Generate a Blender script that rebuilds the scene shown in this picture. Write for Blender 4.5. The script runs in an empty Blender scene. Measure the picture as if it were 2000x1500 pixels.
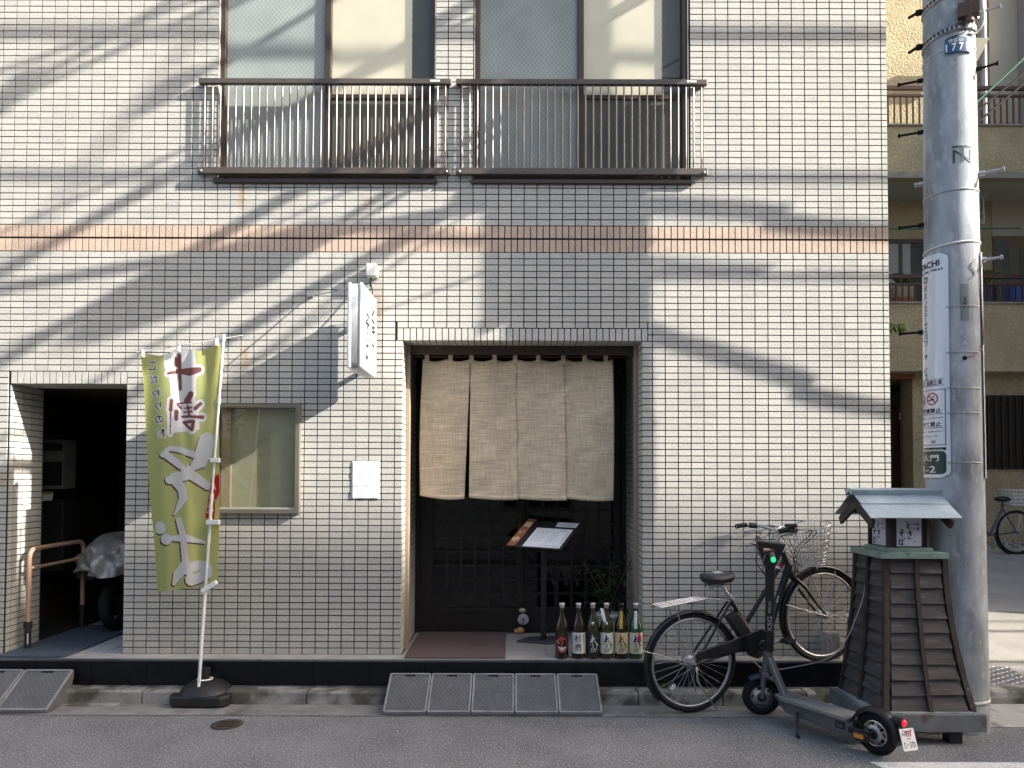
import bpy, math, random
import numpy as np
from mathutils import Vector, Matrix
R = math.radians
PI = math.pi
random.seed(7)
sc = bpy.context.scene
COL = sc.collection
# ------------------------------------------------------------ camera, sky, sun, exposure
F = 1425.0; D = 5.61; H = 1.65; PITCH = R(1.55); ROLL = 0.003
PX0 = 1000.0; PY0 = 930.0 - F * math.tan(PITCH)
MC = Matrix.Rotation(PI / 2 + PITCH, 3, 'X') @ Matrix.Rotation(ROLL, 3, 'Z')
CAM = Vector((0, -D, H))
cd = bpy.data.cameras.new('camera'); cam = bpy.data.objects.new('camera', cd); COL.objects.link(cam)
cam.matrix_world = Matrix.Translation(CAM) @ MC.to_4x4()
cd.sensor_width = 36; cd.sensor_fit = 'HORIZONTAL'; cd.lens = 36 * F / 2000.0
cd.shift_y = (PY0 - 750) / 2000.0; cd.clip_start = 0.05; cd.clip_end = 1500
sc.camera = cam
SUN = Vector((3.4, -1.0, 2.0))                       # towards the sun
EL = math.asin(SUN.z / SUN.length); AZ = math.atan2(SUN.x, SUN.y)
w = bpy.data.worlds.new('World'); sc.world = w; w.use_nodes = True
nt = w.node_tree; nt.nodes.clear()
sky = nt.nodes.new('ShaderNodeTexSky'); sky.sky_type = 'NISHITA'; sky.sun_disc = False
sky.sun_elevation = EL; sky.sun_rotation = AZ; sky.air_density = 1.0; sky.dust_density = 5.5; sky.ozone_density = 0.5
bg = nt.nodes.new('ShaderNodeBackground'); bg.inputs[1].default_value = 0.13
wo = nt.nodes.new('ShaderNodeOutputWorld')
nt.links.new(sky.outputs[0], bg.inputs[0]); nt.links.new(bg.outputs[0], wo.inputs[0])
sl = bpy.data.lights.new('sun', 'SUN'); sl.energy = 4.6; sl.angle = R(0.53); sl.color = (1.0, 0.955, 0.88)
so = bpy.data.objects.new('sun', sl); COL.objects.link(so)
so.rotation_euler = SUN.to_track_quat('Z', 'Y').to_euler(); so.location = (20, -10, 20)
sc.view_settings.view_transform = 'Standard'; sc.view_settings.look = 'None'
sc.view_settings.exposure = 1.75; sc.view_settings.gamma = 1.0; sc.view_settings.use_curve_mapping = False
sc.cycles.use_denoising = True
sc.cycles.max_bounces = 8; sc.cycles.transparent_max_bounces = 12
sc.cycles.sample_clamp_indirect = 6.0
# ------------------------------------------------------------ helpers
def ray(px, py): return MC @ Vector(((px - PX0) / F, -(py - PY0) / F, -1.0))
def at(px, py, Y=0.0):
    r = ray(px, py); return CAM + r * ((Y + D) / r.y)
def gr(px, py, z=0.0):
    r = ray(px, py); return CAM + r * ((z - H) / r.z)
def onpl(px, py, p, n):
    r = ray(px, py); return CAM + r * ((p - CAM).dot(n) / r.dot(n))
def ax(px, py=930, Y=0.0): return at(px, py, Y).x
def az(py, Y=0.0, px=1000): return at(px, py, Y).z

class MB:
    def __init__(s): s.v = []; s.f = []; s.sm = []
    def add(s, vs, fs, smooth=False):
        b = len(s.v); s.v.extend([tuple(p) for p in vs])
        for f in fs: s.f.append(tuple(i + b for i in f)); s.sm.append(smooth)
        return s
    def box(s, x0, x1, y0, y1, z0, z1):
        return s.add([(x0,y0,z0),(x1,y0,z0),(x1,y1,z0),(x0,y1,z0),(x0,y0,z1),(x1,y0,z1),(x1,y1,z1),(x0,y1,z1)],
              [(3,2,1,0),(4,5,6,7),(0,1,5,4),(1,2,6,5),(2,3,7,6),(3,0,4,7)])
    def obox(s, c, a, b, d):
        c, a, b, d = Vector(c), Vector(a), Vector(b), Vector(d)
        if a.cross(b).dot(d) < 0: a = -a
        P = [c-a-b-d, c+a-b-d, c+a+b-d, c-a+b-d, c-a-b+d, c+a-b+d, c+a+b+d, c-a+b+d]
        return s.add(P, [(3,2,1,0),(4,5,6,7),(0,1,5,4),(1,2,6,5),(2,3,7,6),(3,0,4,7)])
    def bar(s, p, q, w, h, up=(0,0,1)):
        p, q = Vector(p), Vector(q); d = q - p; t = d.normalized(); up = Vector(up)
        a = t.cross(up)
        if a.length < 1e-4: a = t.cross(Vector((1,0,0)))
        a.normalize(); b = a.cross(t).normalized()
        return s.obox((p+q)/2, d/2, a*w/2, b*h/2)
    def tube(s, pts, r, n=8, closed=False, smooth=True, flat=1.0):
        pts = [Vector(p) for p in pts]; m = len(pts)
        rs = r if isinstance(r, (list, tuple)) else [r]*m
        T = []
        for i in range(m):
            if closed: t = pts[(i+1) % m] - pts[i-1]
            else: t = pts[min(i+1, m-1)] - pts[max(i-1, 0)]
            T.append(t.normalized() if t.length > 1e-9 else Vector((0,0,1)))
        ref = Vector((0,0,1)) if abs(T[0].z) < 0.9 else Vector((1,0,0))
        nn = (ref - T[0]*ref.dot(T[0])).normalized(); V = []; Fc = []
        for i in range(m):
            nn = nn - T[i]*nn.dot(T[i])
            nn = nn.normalized() if nn.length > 1e-6 else T[i].orthogonal().normalized()
            bb = T[i].cross(nn)
            for k in range(n):
                a = 2*PI*k/n
                V.append(pts[i] + nn*(rs[i]*math.cos(a)) + bb*(rs[i]*flat*math.sin(a)))
        for i in range(m if closed else m-1):
            j = (i+1) % m
            for k in range(n):
                k2 = (k+1) % n
                Fc.append((i*n+k, i*n+k2, j*n+k2, j*n+k))
        s.add(V, Fc, smooth)
        if not closed:
            s.add(V[:n], [tuple(range(n-1, -1, -1))]); s.add(V[-n:], [tuple(range(n))])
        return s
    def lathe(s, prof, c, axis=(0,0,1), n=24, smooth=True):
        c = Vector(c); a = Vector(axis).normalized(); u = a.orthogonal().normalized(); v = a.cross(u)
        V = []; Fc = []; m = len(prof)
        for (r, h) in prof:
            for k in range(n):
                t = 2*PI*k/n; V.append(c + a*h + u*(r*math.cos(t)) + v*(r*math.sin(t)))
        for i in range(m-1):
            for k in range(n):
                k2 = (k+1) % n; Fc.append((i*n+k, i*n+k2, (i+1)*n+k2, (i+1)*n+k))
        return s.add(V, Fc, smooth)
    def torus(s, c, axis, Rr, r, n=40, m=10, a0=0, a1=2*PI, ref=None, flat=1.0):
        c = Vector(c); a = Vector(axis).normalized()
        u = Vector(ref) if ref is not None else a.orthogonal()
        u = (u - a*u.dot(a)).normalized(); v = a.cross(u)
        full = abs(a1-a0-2*PI) < 1e-6; cnt = n if full else n+1; V = []; Fc = []
        for i in range(cnt):
            t = a0 + (a1-a0)*i/n; e = u*math.cos(t) + v*math.sin(t)
            for k in range(m):
                p = 2*PI*k/m; V.append(c + e*(Rr + r*math.cos(p)) + a*(r*flat*math.sin(p)))
        for i in range(n):
            j = (i+1) % cnt
            for k in range(m):
                k2 = (k+1) % m; Fc.append((i*m+k, i*m+k2, j*m+k2, j*m+k))
        return s.add(V, Fc, True)
    def prism(s, poly, ext):
        poly = [Vector(p) for p in poly]; e = Vector(ext); n = len(poly)
        nrm = Vector((0,0,0))
        for i in range(n): nrm += (poly[i]-poly[0]).cross(poly[(i+1) % n]-poly[0])
        if nrm.dot(e) > 0: poly = poly[::-1]
        V = poly + [p+e for p in poly]
        Fc = [tuple(range(n)), tuple(range(2*n-1, n-1, -1))]
        for i in range(n):
            j = (i+1) % n; Fc.append((j, i, i+n, j+n))
        return s.add(V, Fc)
    def sphere(s, c, r, n=12, m=8, sc_=(1,1,1)):
        c = Vector(c); prof = []; V = []; Fc = []
        for i in range(m+1):
            t = PI*i/m
            for k in range(n):
                p = 2*PI*k/n
                V.append(c + Vector((r*sc_[0]*math.sin(t)*math.cos(p), r*sc_[1]*math.sin(t)*math.sin(p), -r*sc_[2]*math.cos(t))))
        for i in range(m):
            for k in range(n):
                k2 = (k+1) % n; Fc.append((i*n+k, i*n+k2, (i+1)*n+k2, (i+1)*n+k))
        return s.add(V, Fc, True)
    def grid(s, fn, nu, nv, smooth=True):
        V = [fn(i/nu, j/nv) for j in range(nv+1) for i in range(nu+1)]
        Fc = [(j*(nu+1)+i, j*(nu+1)+i+1, (j+1)*(nu+1)+i+1, (j+1)*(nu+1)+i) for j in range(nv) for i in range(nu)]
        return s.add(V, Fc, smooth)
    def mesh(s, name, m=None, off=(0,0,0)):
        me = bpy.data.meshes.new(name); o = off
        me.from_pydata([(p[0]-o[0], p[1]-o[1], p[2]-o[2]) for p in s.v], [], s.f)
        me.polygons.foreach_set('use_smooth', s.sm)
        if m: me.materials.append(m)
        me.update(); return me
    def build(s, name, m, parent=None, bevel=0, seg=2, solid=0, subs=0):
        off = rootloc(parent) if parent else Vector((0,0,0))
        o = bpy.data.objects.new(name, s.mesh(name, m, off)); COL.objects.link(o)
        if parent: o.parent = parent
        if solid:
            md = o.modifiers.new('solid', 'SOLIDIFY'); md.thickness = solid; md.offset = 0
        if bevel:
            md = o.modifiers.new('bevel', 'BEVEL'); md.width = bevel; md.segments = seg; md.limit_method = 'ANGLE'; md.angle_limit = R(40)
        if subs:
            md = o.modifiers.new('sub', 'SUBSURF'); md.levels = subs; md.render_levels = subs
        return o

def rootloc(o):
    while o.parent: o = o.parent
    return Vector(o.location) if o.type == 'EMPTY' else Vector((0,0,0))
def thing(name, loc, label, cat, group=None, kind=None):
    o = bpy.data.objects.new(name, None); COL.objects.link(o); o.location = loc; o.empty_display_size = 0.1
    return tag(o, label, cat, group, kind)
def tag(o, label=None, cat=None, group=None, kind=None):
    if label: o['label'] = label
    if cat: o['category'] = cat
    if group: o['group'] = group
    if kind: o['kind'] = kind
    return o
def inst(me, name, loc, parent):
    o = bpy.data.objects.new(name, me); COL.objects.link(o)
    o.parent = parent; o.location = Vector(loc) - rootloc(parent)
    return o
def spline(pts, n=8):
    pts = [Vector(p) for p in pts]; out = []
    P = [2*pts[0]-pts[1]] + pts + [2*pts[-1]-pts[-2]]
    for i in range(1, len(P)-2):
        a, b, c, d = P[i-1], P[i], P[i+1], P[i+2]
        for k in range(n):
            t = k/n
            out.append(0.5*((2*b) + (c-a)*t + (2*a-5*b+4*c-d)*t*t + (3*b-a-3*c+d)*t**3))
    out.append(pts[-1]); return out

# ------------------------------------------------------------ materials
def M(name, col, rough=0.6, metal=0.0, var=0.0, vs=6.0, bump=0.0, bs=80.0, speck=0.0, ss=300.0, speckcol=None,
      trans=0.0, coat=0.0, spec=0.5, emit=None, stretch=None, tint=None, ts=3.0, tcov=0.55):
    m = bpy.data.materials.new(name); m.use_nodes = True; t = m.node_tree; N = t.nodes; L = t.links
    b = N['Principled BSDF']; b.inputs['Roughness'].default_value = rough; b.inputs['Metallic'].default_value = metal
    b.inputs['Specular IOR Level'].default_value = spec
    if coat: b.inputs['Coat Weight'].default_value = coat; b.inputs['Coat Roughness'].default_value = 0.08
    if emit: b.inputs['Emission Color'].default_value = (*emit[:3], 1); b.inputs['Emission Strength'].default_value = emit[3]
    g = N.new('ShaderNodeNewGeometry'); pos = g.outputs['Position']
    if stretch:
        mp = N.new('ShaderNodeMapping'); mp.inputs['Scale'].default_value = stretch; L.new(pos, mp.inputs[0]); pos = mp.outputs[0]
    rgb = N.new('ShaderNodeRGB'); rgb.outputs[0].default_value = (*col, 1); c = rgb.outputs[0]
    def noise(scale, det=4.0):
        n = N.new('ShaderNodeTexNoise'); n.inputs['Scale'].default_value = scale; n.inputs['Detail'].default_value = det
        L.new(pos, n.inputs['Vector']); return n.outputs['Fac']
    def mixf(fac, a, bcol, mode='MIX'):
        x = N.new('ShaderNodeMix'); x.data_type = 'RGBA'; x.blend_type = mode
        if isinstance(fac, float): x.inputs[0].default_value = fac
        else: L.new(fac, x.inputs[0])
        L.new(a, x.inputs[6])
        if isinstance(bcol, tuple): x.inputs[7].default_value = (*bcol, 1)
        else: L.new(bcol, x.inputs[7])
        return x.outputs[2]
    def ramp(v, a, bb, lo=0.0, hi=1.0):
        r = N.new('ShaderNodeMapRange'); r.inputs[1].default_value = a; r.inputs[2].default_value = bb
        r.inputs[3].default_value = lo; r.inputs[4].default_value = hi; L.new(v, r.inputs[0]); return r.outputs[0]
    if tint:
        c = mixf(ramp(noise(ts, 8.0), tcov, tcov+0.12), c, tint)
    if var:
        f = ramp(noise(vs, 6.0), 0.25, 0.75, 1-var, 1+var)
        h = N.new('ShaderNodeHueSaturation'); L.new(c, h.inputs['Color']); L.new(f, h.inputs['Value']); c = h.outputs[0]
    if speck:
        f = ramp(noise(ss, 2.0), 0.56, 0.66, 0.0, speck)
        c = mixf(f, c, speckcol or tuple(x*0.35 for x in col))
    L.new(c, b.inputs['Base Color'])
    if trans:
        tb = N.new('ShaderNodeBsdfTranslucent'); L.new(c, tb.inputs[0]); ms = N.new('ShaderNodeMixShader'); ms.inputs[0].default_value = trans
        L.new(b.outputs[0], ms.inputs[1]); L.new(tb.outputs[0], ms.inputs[2]); L.new(ms.outputs[0], N['Material Output'].inputs[0])
    if bump:
        bm = N.new('ShaderNodeBump'); bm.inputs['Strength'].default_value = 1.0; bm.inputs['Distance'].default_value = bump
        L.new(noise(bs, 6.0), bm.inputs['Height']); L.new(bm.outputs[0], b.inputs['Normal'])
    m['c'] = 1
    return m

def glassmat(name, tintc=(0.9,0.95,0.93), ior=1.5, rough=0.0, dust=0.03, dcol=(0.5,0.5,0.48)):
    m = bpy.data.materials.new(name); m.use_nodes = True; t = m.node_tree; N = t.nodes; L = t.links; N.clear()
    o = N.new('ShaderNodeOutputMaterial'); tr = N.new('ShaderNodeBsdfTransparent'); tr.inputs[0].default_value = (*tintc, 1)
    gl = N.new('ShaderNodeBsdfGlossy'); gl.inputs['Roughness'].default_value = rough
    lw = N.new('ShaderNodeLayerWeight'); lw.inputs[0].default_value = 0.5; pw = N.new('ShaderNodeMath'); pw.operation = 'POWER'; L.new(lw.outputs['Facing'], pw.inputs[0]); pw.inputs[1].default_value = 5.0
    f0 = ((ior-1)/(ior+1))**2; fr = N.new('ShaderNodeMath'); fr.operation = 'MULTIPLY_ADD'; L.new(pw.outputs[0], fr.inputs[0]); fr.inputs[1].default_value = 1-f0; fr.inputs[2].default_value = f0
    ms = N.new('ShaderNodeMixShader'); L.new(fr.outputs[0], ms.inputs[0]); L.new(tr.outputs[0], ms.inputs[1]); L.new(gl.outputs[0], ms.inputs[2])
    df = N.new('ShaderNodeBsdfDiffuse'); df.inputs[0].default_value = (*dcol, 1)
    m2 = N.new('ShaderNodeMixShader'); m2.inputs[0].default_value = dust
    L.new(ms.outputs[0], m2.inputs[1]); L.new(df.outputs[0], m2.inputs[2]); L.new(m2.outputs[0], o.inputs[0])
    return m

# ------------------------------------------------------------ lettering
_tc = {}
def glyphs(s, bold=0.0):
    k = (s, bold)
    if k in _tc: return _tc[k]
    cu = bpy.data.curves.new('t', 'FONT'); cu.body = s; cu.size = 1.0; cu.offset = bold; cu.resolution_u = 3; cu.fill_mode = 'FRONT'
    o = bpy.data.objects.new('t', cu); COL.objects.link(o)
    dg = bpy.context.evaluated_depsgraph_get(); me = o.evaluated_get(dg).to_mesh()
    vs = [(v.co.x, v.co.y) for v in me.vertices]; fs = [tuple(p.vertices) for p in me.polygons]
    o.evaluated_get(dg).to_mesh_clear(); bpy.data.objects.remove(o); bpy.data.curves.remove(cu)
    _tc[k] = (vs, fs); return _tc[k]
def put_text(mb, s, fn, x, y, size, bold=0.0, center=True, wid=None, flip=False):
    """text s drawn through fn(u, v) -> point; (x, y) the centre, size its height; wid forces the width"""
    vs, fs = glyphs(s, bold)
    if not vs: return
    xs = [v[0] for v in vs]; ys = [v[1] for v in vs]
    cx = (min(xs)+max(xs))/2; cy = (min(ys)+max(ys))/2
    k = size/max(1e-6, (max(ys)-min(ys))); kx = wid/max(1e-6, (max(xs)-min(xs))) if wid else k
    P = [fn(x + (-1 if flip else 1)*(v[0]-(cx if center else min(xs)))*kx, y + (v[1]-cy)*k) for v in vs]
    mb.add(P, [f[::-1] for f in fs] if flip else fs)
_bk = [0]
def brush(mb, fn, pts, wid, n=7):
    """a brush stroke: pts [(u,v)...] smoothed, wid [half widths...], rounded ends, lifted a hair above the one before"""
    P = spline([(p[0], p[1], wid[min(i, len(wid)-1)]) for i, p in enumerate(pts)], n)
    def end(q, d, rev):
        r = max(q.z, 0.0005)
        e = [Vector((q.x+d.x*r*t, q.y+d.y*r*t, r*math.sqrt(max(0.0, 1-t*t)))) for t in (0.4, 0.75, 0.98)]
        return e[::-1] if rev else e
    d0 = (P[0]-P[1]); d0 = Vector((d0.x, d0.y)).normalized(); d1 = P[-1]-P[-2]; d1 = Vector((d1.x, d1.y)).normalized()
    P = end(P[0], d0, True) + P + end(P[-1], d1, False)
    u0, v0 = P[len(P)//2].x, P[len(P)//2].y; h = 1e-3
    o = Vector(fn(u0, v0)); nv = (Vector(fn(u0+h, v0))-o).cross(Vector(fn(u0, v0+h))-o).normalized()
    _bk[0] = (_bk[0]+1) % 12; V1 = []; V2 = []
    for i, p in enumerate(P):
        t = (P[min(i+1, len(P)-1)] - P[max(i-1, 0)]); t = Vector((t.x, t.y)); t = t.normalized() if t.length > 0 else Vector((1,0))
        r = max(p.z, 0.0003); nn = Vector((-t.y, t.x))*r; lift = nv*(0.0001*_bk[0] + 0.00001*i)
        V1.append(Vector(fn(p.x+nn.x, p.y+nn.y))+lift); V2.append(Vector(fn(p.x-nn.x, p.y-nn.y))+lift)
    k = len(P)
    mb.add(V1+V2, [(i+1, i, k+i, k+i+1) for i in range(k-1)])
# calligraphy, unit boxes (u right, v up), half widths
TO = [([(.30,.95),(.36,.70),(.42,.52)], [.05,.06,.03]), ([(.78,.72),(.50,.50),(.28,.30),(.36,.12),(.80,.10)], [.03,.05,.06,.06,.02])]
KI = [([(.22,.78),(.50,.82),(.80,.90)], [.03,.05,.03]), ([(.20,.60),(.52,.64),(.84,.72)], [.03,.05,.03]),
      ([(.46,1.0),(.56,.70),(.70,.42),(.56,.40)], [.04,.06,.05,.02]), ([(.30,.32),(.28,.14),(.44,.04),(.74,.06)], [.03,.05,.05,.02])]
SOH = [([(.30,.92),(.66,.90),(.40,.68)], [.03,.05,.03]), ([(.40,.68),(.20,.54),(.84,.60)], [.04,.05,.03]),
       ([(.84,.60),(.48,.44),(.42,.22),(.62,.06)], [.03,.05,.06,.02])]
BA = [([(.20,.92),(.14,.50),(.24,.10)], [.05,.06,.02]), ([(.40,.66),(.80,.72)], [.04,.04]),
      ([(.60,.94),(.62,.50),(.58,.22),(.42,.12),(.44,.26),(.66,.22),(.86,.08)], [.04,.05,.05,.05,.04,.04,.02]),
      ([(.86,.98),(.92,.90)], [.04,.03]), ([(.98,1.02),(1.04,.94)], [.04,.03])]
def callig(mb, strokes, fn, x, y, w, h, k=1.0):
    for pts, wd in strokes:
        brush(mb, fn, [(x + p[0]*w, y + p[1]*h) for p in pts], [a*k*(w+h)/2 for a in wd])
# ------------------------------------------------------------ materials of the place
def tile_mat(name, base, pink=False):
    m = bpy.data.materials.new(name); m.use_nodes = True; t = m.node_tree; N = t.nodes; L = t.links; b = N['Principled BSDF']
    g = N.new('ShaderNodeNewGeometry'); sep = N.new('ShaderNodeSeparateXYZ'); L.new(g.outputs['Position'], sep.inputs[0])
    def mth(op, a, bb=None):
        x = N.new('ShaderNodeMath'); x.operation = op
        for i, q in enumerate((a, bb)):
            if q is None: continue
            if isinstance(q, (int, float)): x.inputs[i].default_value = q
            else: L.new(q, x.inputs[i])
        return x.outputs[0]
    cx = mth('FLOOR', mth('DIVIDE', mth('SUBTRACT', sep.outputs[0], 0.0885), 0.0497 if pink else 0.0993))
    cz = mth('FLOOR', mth('DIVIDE', mth('SUBTRACT', sep.outputs[2], 3.384), 0.0492))
    cmb = N.new('ShaderNodeCombineXYZ'); L.new(cx, cmb.inputs[0]); L.new(cz, cmb.inputs[1])
    wn = N.new('ShaderNodeTexWhiteNoise'); wn.noise_dimensions = '2D'; L.new(cmb.outputs[0], wn.inputs['Vector'])
    def rng(v, a, bb, lo, hi):
        r = N.new('ShaderNodeMapRange'); r.inputs[1].default_value = a; r.inputs[2].default_value = bb; r.inputs[3].default_value = lo; r.inputs[4].default_value = hi
        L.new(v, r.inputs[0]); return r.outputs[0]
    def noise(scale, det):
        n = N.new('ShaderNodeTexNoise'); n.inputs['Scale'].default_value = scale; n.inputs['Detail'].default_value = det; n.inputs['Roughness'].default_value = 0.7
        L.new(g.outputs['Position'], n.inputs['Vector']); return n.outputs['Fac']
    f = rng(wn.outputs['Value'], 0, 1, 0.94, 1.05)
    f = mth('MULTIPLY', f, rng(noise(1.3, 5), 0.3, 0.7, 0.93, 1.05))
    f = mth('MULTIPLY', f, rng(noise(115, 4), 0.30, 0.70, 0.52, 1.45))
    hs = N.new('ShaderNodeHueSaturation'); hs.inputs['Color'].default_value = (*base, 1); L.new(f, hs.inputs['Value'])
    # a slight warm or cool cast from tile to tile
    mx = N.new('ShaderNodeMix'); mx.data_type = 'RGBA'; mx.blend_type = 'MULTIPLY'; L.new(rng(wn.outputs['Value'], 0.55, 1.0, 0.0, 0.5), mx.inputs[0])
    L.new(hs.outputs[0], mx.inputs[6]); mx.inputs[7].default_value = (1.0, 0.965, 0.91, 1); c = mx.outputs[2]
    # rust and grime runs
    for (sx, szz, rx, rz, st) in (RUST if not pink else []):
        dx = mth('DIVIDE', mth('SUBTRACT', sep.outputs[0], sx), rx); dz = mth('DIVIDE', mth('SUBTRACT', sep.outputs[2], szz), rz)
        d2 = mth('ADD', mth('MULTIPLY', dx, dx), mth('MULTIPLY', dz, dz))
        k = mth('MULTIPLY', rng(d2, 0, 1, st, 0), rng(noise(45, 5), 0.35, 0.6, 0.2, 1))
        mx = N.new('ShaderNodeMix'); mx.data_type = 'RGBA'; L.new(k, mx.inputs[0]); L.new(c, mx.inputs[6]); mx.inputs[7].default_value = (0.42, 0.22, 0.05, 1); c = mx.outputs[2]
    # splash dirt close to the ledge
    k = mth('MULTIPLY', rng(sep.outputs[2], 0.28, 0.5, 0.15, 0.0), rng(noise(7, 6), 0.35, 0.7, 0.2, 1))
    mx = N.new('ShaderNodeMix'); mx.data_type = 'RGBA'; L.new(k, mx.inputs[0]); L.new(c, mx.inputs[6]); mx.inputs[7].default_value = (0.20, 0.185, 0.16, 1); c = mx.outputs[2]
    L.new(c, b.inputs['Base Color']); b.inputs['Roughness'].default_value = 0.62; b.inputs['Specular IOR Level'].default_value = 0.35
    bm = N.new('ShaderNodeBump'); bm.inputs['Distance'].default_value = 0.0006; bm.inputs['Strength'].default_value = 0.6
    L.new(noise(260, 3), bm.inputs['Height']); L.new(bm.outputs[0], b.inputs['Normal'])
    return m
RUST = [(ax(472, 390), az(385), 0.035, 0.14, 0.75), (ax(478, 690), az(700), 0.04, 0.12, 0.75), (ax(737, 600), az(600), 0.07, 0.17, 0.55),
        (ax(716, 395), az(395), 0.06, 0.09, 0.35), (ax(5, 940), az(940), 0.05, 0.09, 0.4)]
m_tile = tile_mat('wall tile', (0.475, 0.465, 0.425))
m_pink = tile_mat('band tile', (0.52, 0.40, 0.315), True)
m_grout = M('dark grout', (0.018, 0.016, 0.014), 0.95, var=0.3, vs=9)
m_grout2 = M('interior plaster', (0.10, 0.085, 0.07), 0.9, var=0.15)
m_black = M('black glazed tile', (0.007, 0.008, 0.011), 0.22, spec=0.25, var=0.25, vs=14, bump=0.0004, bs=30)
m_granite = M('granite floor', (0.30, 0.29, 0.275), 0.55, speck=0.5, ss=240, var=0.12, vs=20)
m_ledge = M('washed ledge', (0.36, 0.35, 0.33), 0.8, speck=0.6, ss=180, var=0.15)
m_conc = M('kerb concrete', (0.25, 0.245, 0.23), 0.95, var=0.35, vs=7, bump=0.004, bs=70, speck=0.5, ss=160, tint=(0.075, 0.074, 0.058), ts=4.5, tcov=0.47)
m_apron = M('gutter concrete', (0.20, 0.198, 0.19), 0.95, var=0.3, vs=5, bump=0.003, bs=90, speck=0.5, ss=220, tint=(0.07, 0.068, 0.06), ts=2.5)
m_rail = M('brown rail enamel', (0.085, 0.068, 0.058), 0.45, metal=0.2, var=0.12, vs=20)
m_bronze = M('bronze aluminium', (0.05, 0.035, 0.027), 0.45, metal=0.25, var=0.12, vs=20)
m_railbar = M('satin bronze bar', (0.21, 0.17, 0.145), 0.36, metal=0.6, var=0.1, vs=12)
m_dkwood = M('near black lacquer wood', (0.008, 0.0055, 0.0045), 0.5, var=0.4, vs=10, stretch=(6, 6, 0.6))
m_tan = M('tan painted steel', (0.33, 0.25, 0.17), 0.5, var=0.12)
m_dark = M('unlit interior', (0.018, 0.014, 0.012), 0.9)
m_white = M('white plastic', (0.78, 0.78, 0.77), 0.35, var=0.04)
m_offwhite = M('aged white', (0.60, 0.58, 0.53), 0.6, var=0.08)
m_paper = M('paper', (0.80, 0.80, 0.82), 0.8, var=0.05, vs=30, bump=0.002, bs=16)
m_ink = M('black ink', (0.012, 0.012, 0.014), 0.7)
m_greyink = M('grey ink', (0.22, 0.22, 0.24), 0.8)
m_chrome = M('chromed steel', (0.62, 0.62, 0.63), 0.22, metal=1.0, var=0.1, vs=40)
m_steel = M('brushed steel', (0.42, 0.42, 0.43), 0.4, metal=0.9, var=0.12, vs=30)
m_blackmetal = M('black enamel', (0.008, 0.009, 0.012), 0.25, spec=0.4, coat=0.25, var=0.2, vs=20)
m_rubber = M('black rubber', (0.011, 0.011, 0.012), 0.8, spec=0.25, var=0.25, vs=40, bump=0.0006, bs=300)
m_blackplastic = M('black plastic', (0.015, 0.0155, 0.017), 0.5, var=0.2, vs=25)
m_cable = M('cable sheath', (0.014, 0.014, 0.015), 0.7, spec=0.2)
m_glass = glassmat('clear glass', (0.98, 0.985, 0.975), 1.32, 0.0, 0.02)
m_doorglass = glassmat('dim door glass', (0.5, 0.5, 0.5), 1.45, 0.01, 0.006)

def asphalt():
    m = M('asphalt', (0.147, 0.151, 0.158), 0.92, var=0.22, vs=2.2, bump=0.005, bs=120, speck=0.85, ss=95, speckcol=(0.46, 0.46, 0.45), tint=(0.115, 0.119, 0.126), ts=0.9, tcov=0.5)
    return m
m_asph = asphalt()
m_lane = M('old lane asphalt', (0.32, 0.305, 0.275), 0.95, var=0.2, vs=1.6, bump=0.003, bs=140, speck=0.8, ss=120, speckcol=(0.42, 0.40, 0.36), tint=(0.26, 0.248, 0.225), ts=0.8)
m_paint = M('road paint', (0.62, 0.62, 0.60), 0.8, var=0.1, vs=12, speck=0.55, ss=60, tint=(0.12, 0.12, 0.12), ts=9, tcov=0.66)

# ------------------------------------------------------------ the ground
FZ = 0.284                                               # ledge, porch and hall floor
def struct(o): o['kind'] = 'structure'; return o
g = MB(); g.add([(-120,-120,-0.012),(120,-120,-0.012),(120,120,-0.012),(-120,120,-0.012)], [(0,1,2,3)]); struct(g.build('ground', m_lane))
g = MB(); g.add([(-60,-6.4,0),(60,-6.4,0),(60,-0.30,0),(-60,-0.30,0)], [(0,1,2,3)]); struct(g.build('road', m_asph))
g = MB(); g.add([(-40,-0.56,0.004),(2.2,-0.56,0.004),(2.2,-0.315,0.006),(-40,-0.315,0.006)], [(0,1,2,3)]); struct(g.build('gutter_apron', m_apron))
g = MB()
a = gr(1698, 1488, 0.004); g.add([(a.x, a.y, .004), (30, a.y-0.02, .004), (30, a.y-0.19, .004), (a.x+0.07, a.y-0.19, .004)], [(3,2,1,0)])
struct(g.build('road_marking', m_paint))
kb = MB(); kb.box(-40, 2.9, -0.205, 0.0, -0.1, 0.104); kerb = struct(kb.build('kerb', m_conc))
x = -6.2; ki = 0
while x < 2.15:
    Lk = 0.6 + random.uniform(-.02, .02)
    if x + Lk > 2.2: Lk = 2.2 - x
    b = MB(); zt = 0.098 + random.uniform(-.004, .004); yo = random.uniform(-.004, .004)
    b.prism([(x+.004, -0.33+yo, -0.05), (x+.004, -0.318+yo, zt-0.012), (x+.004, -0.306+yo, zt), (x+.004, -0.207, zt), (x+.004, -0.207, -0.05)], (Lk-.008, 0, 0))
    b.build('kerb_stone', m_conc, kerb, bevel=0.006); x += Lk
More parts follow.
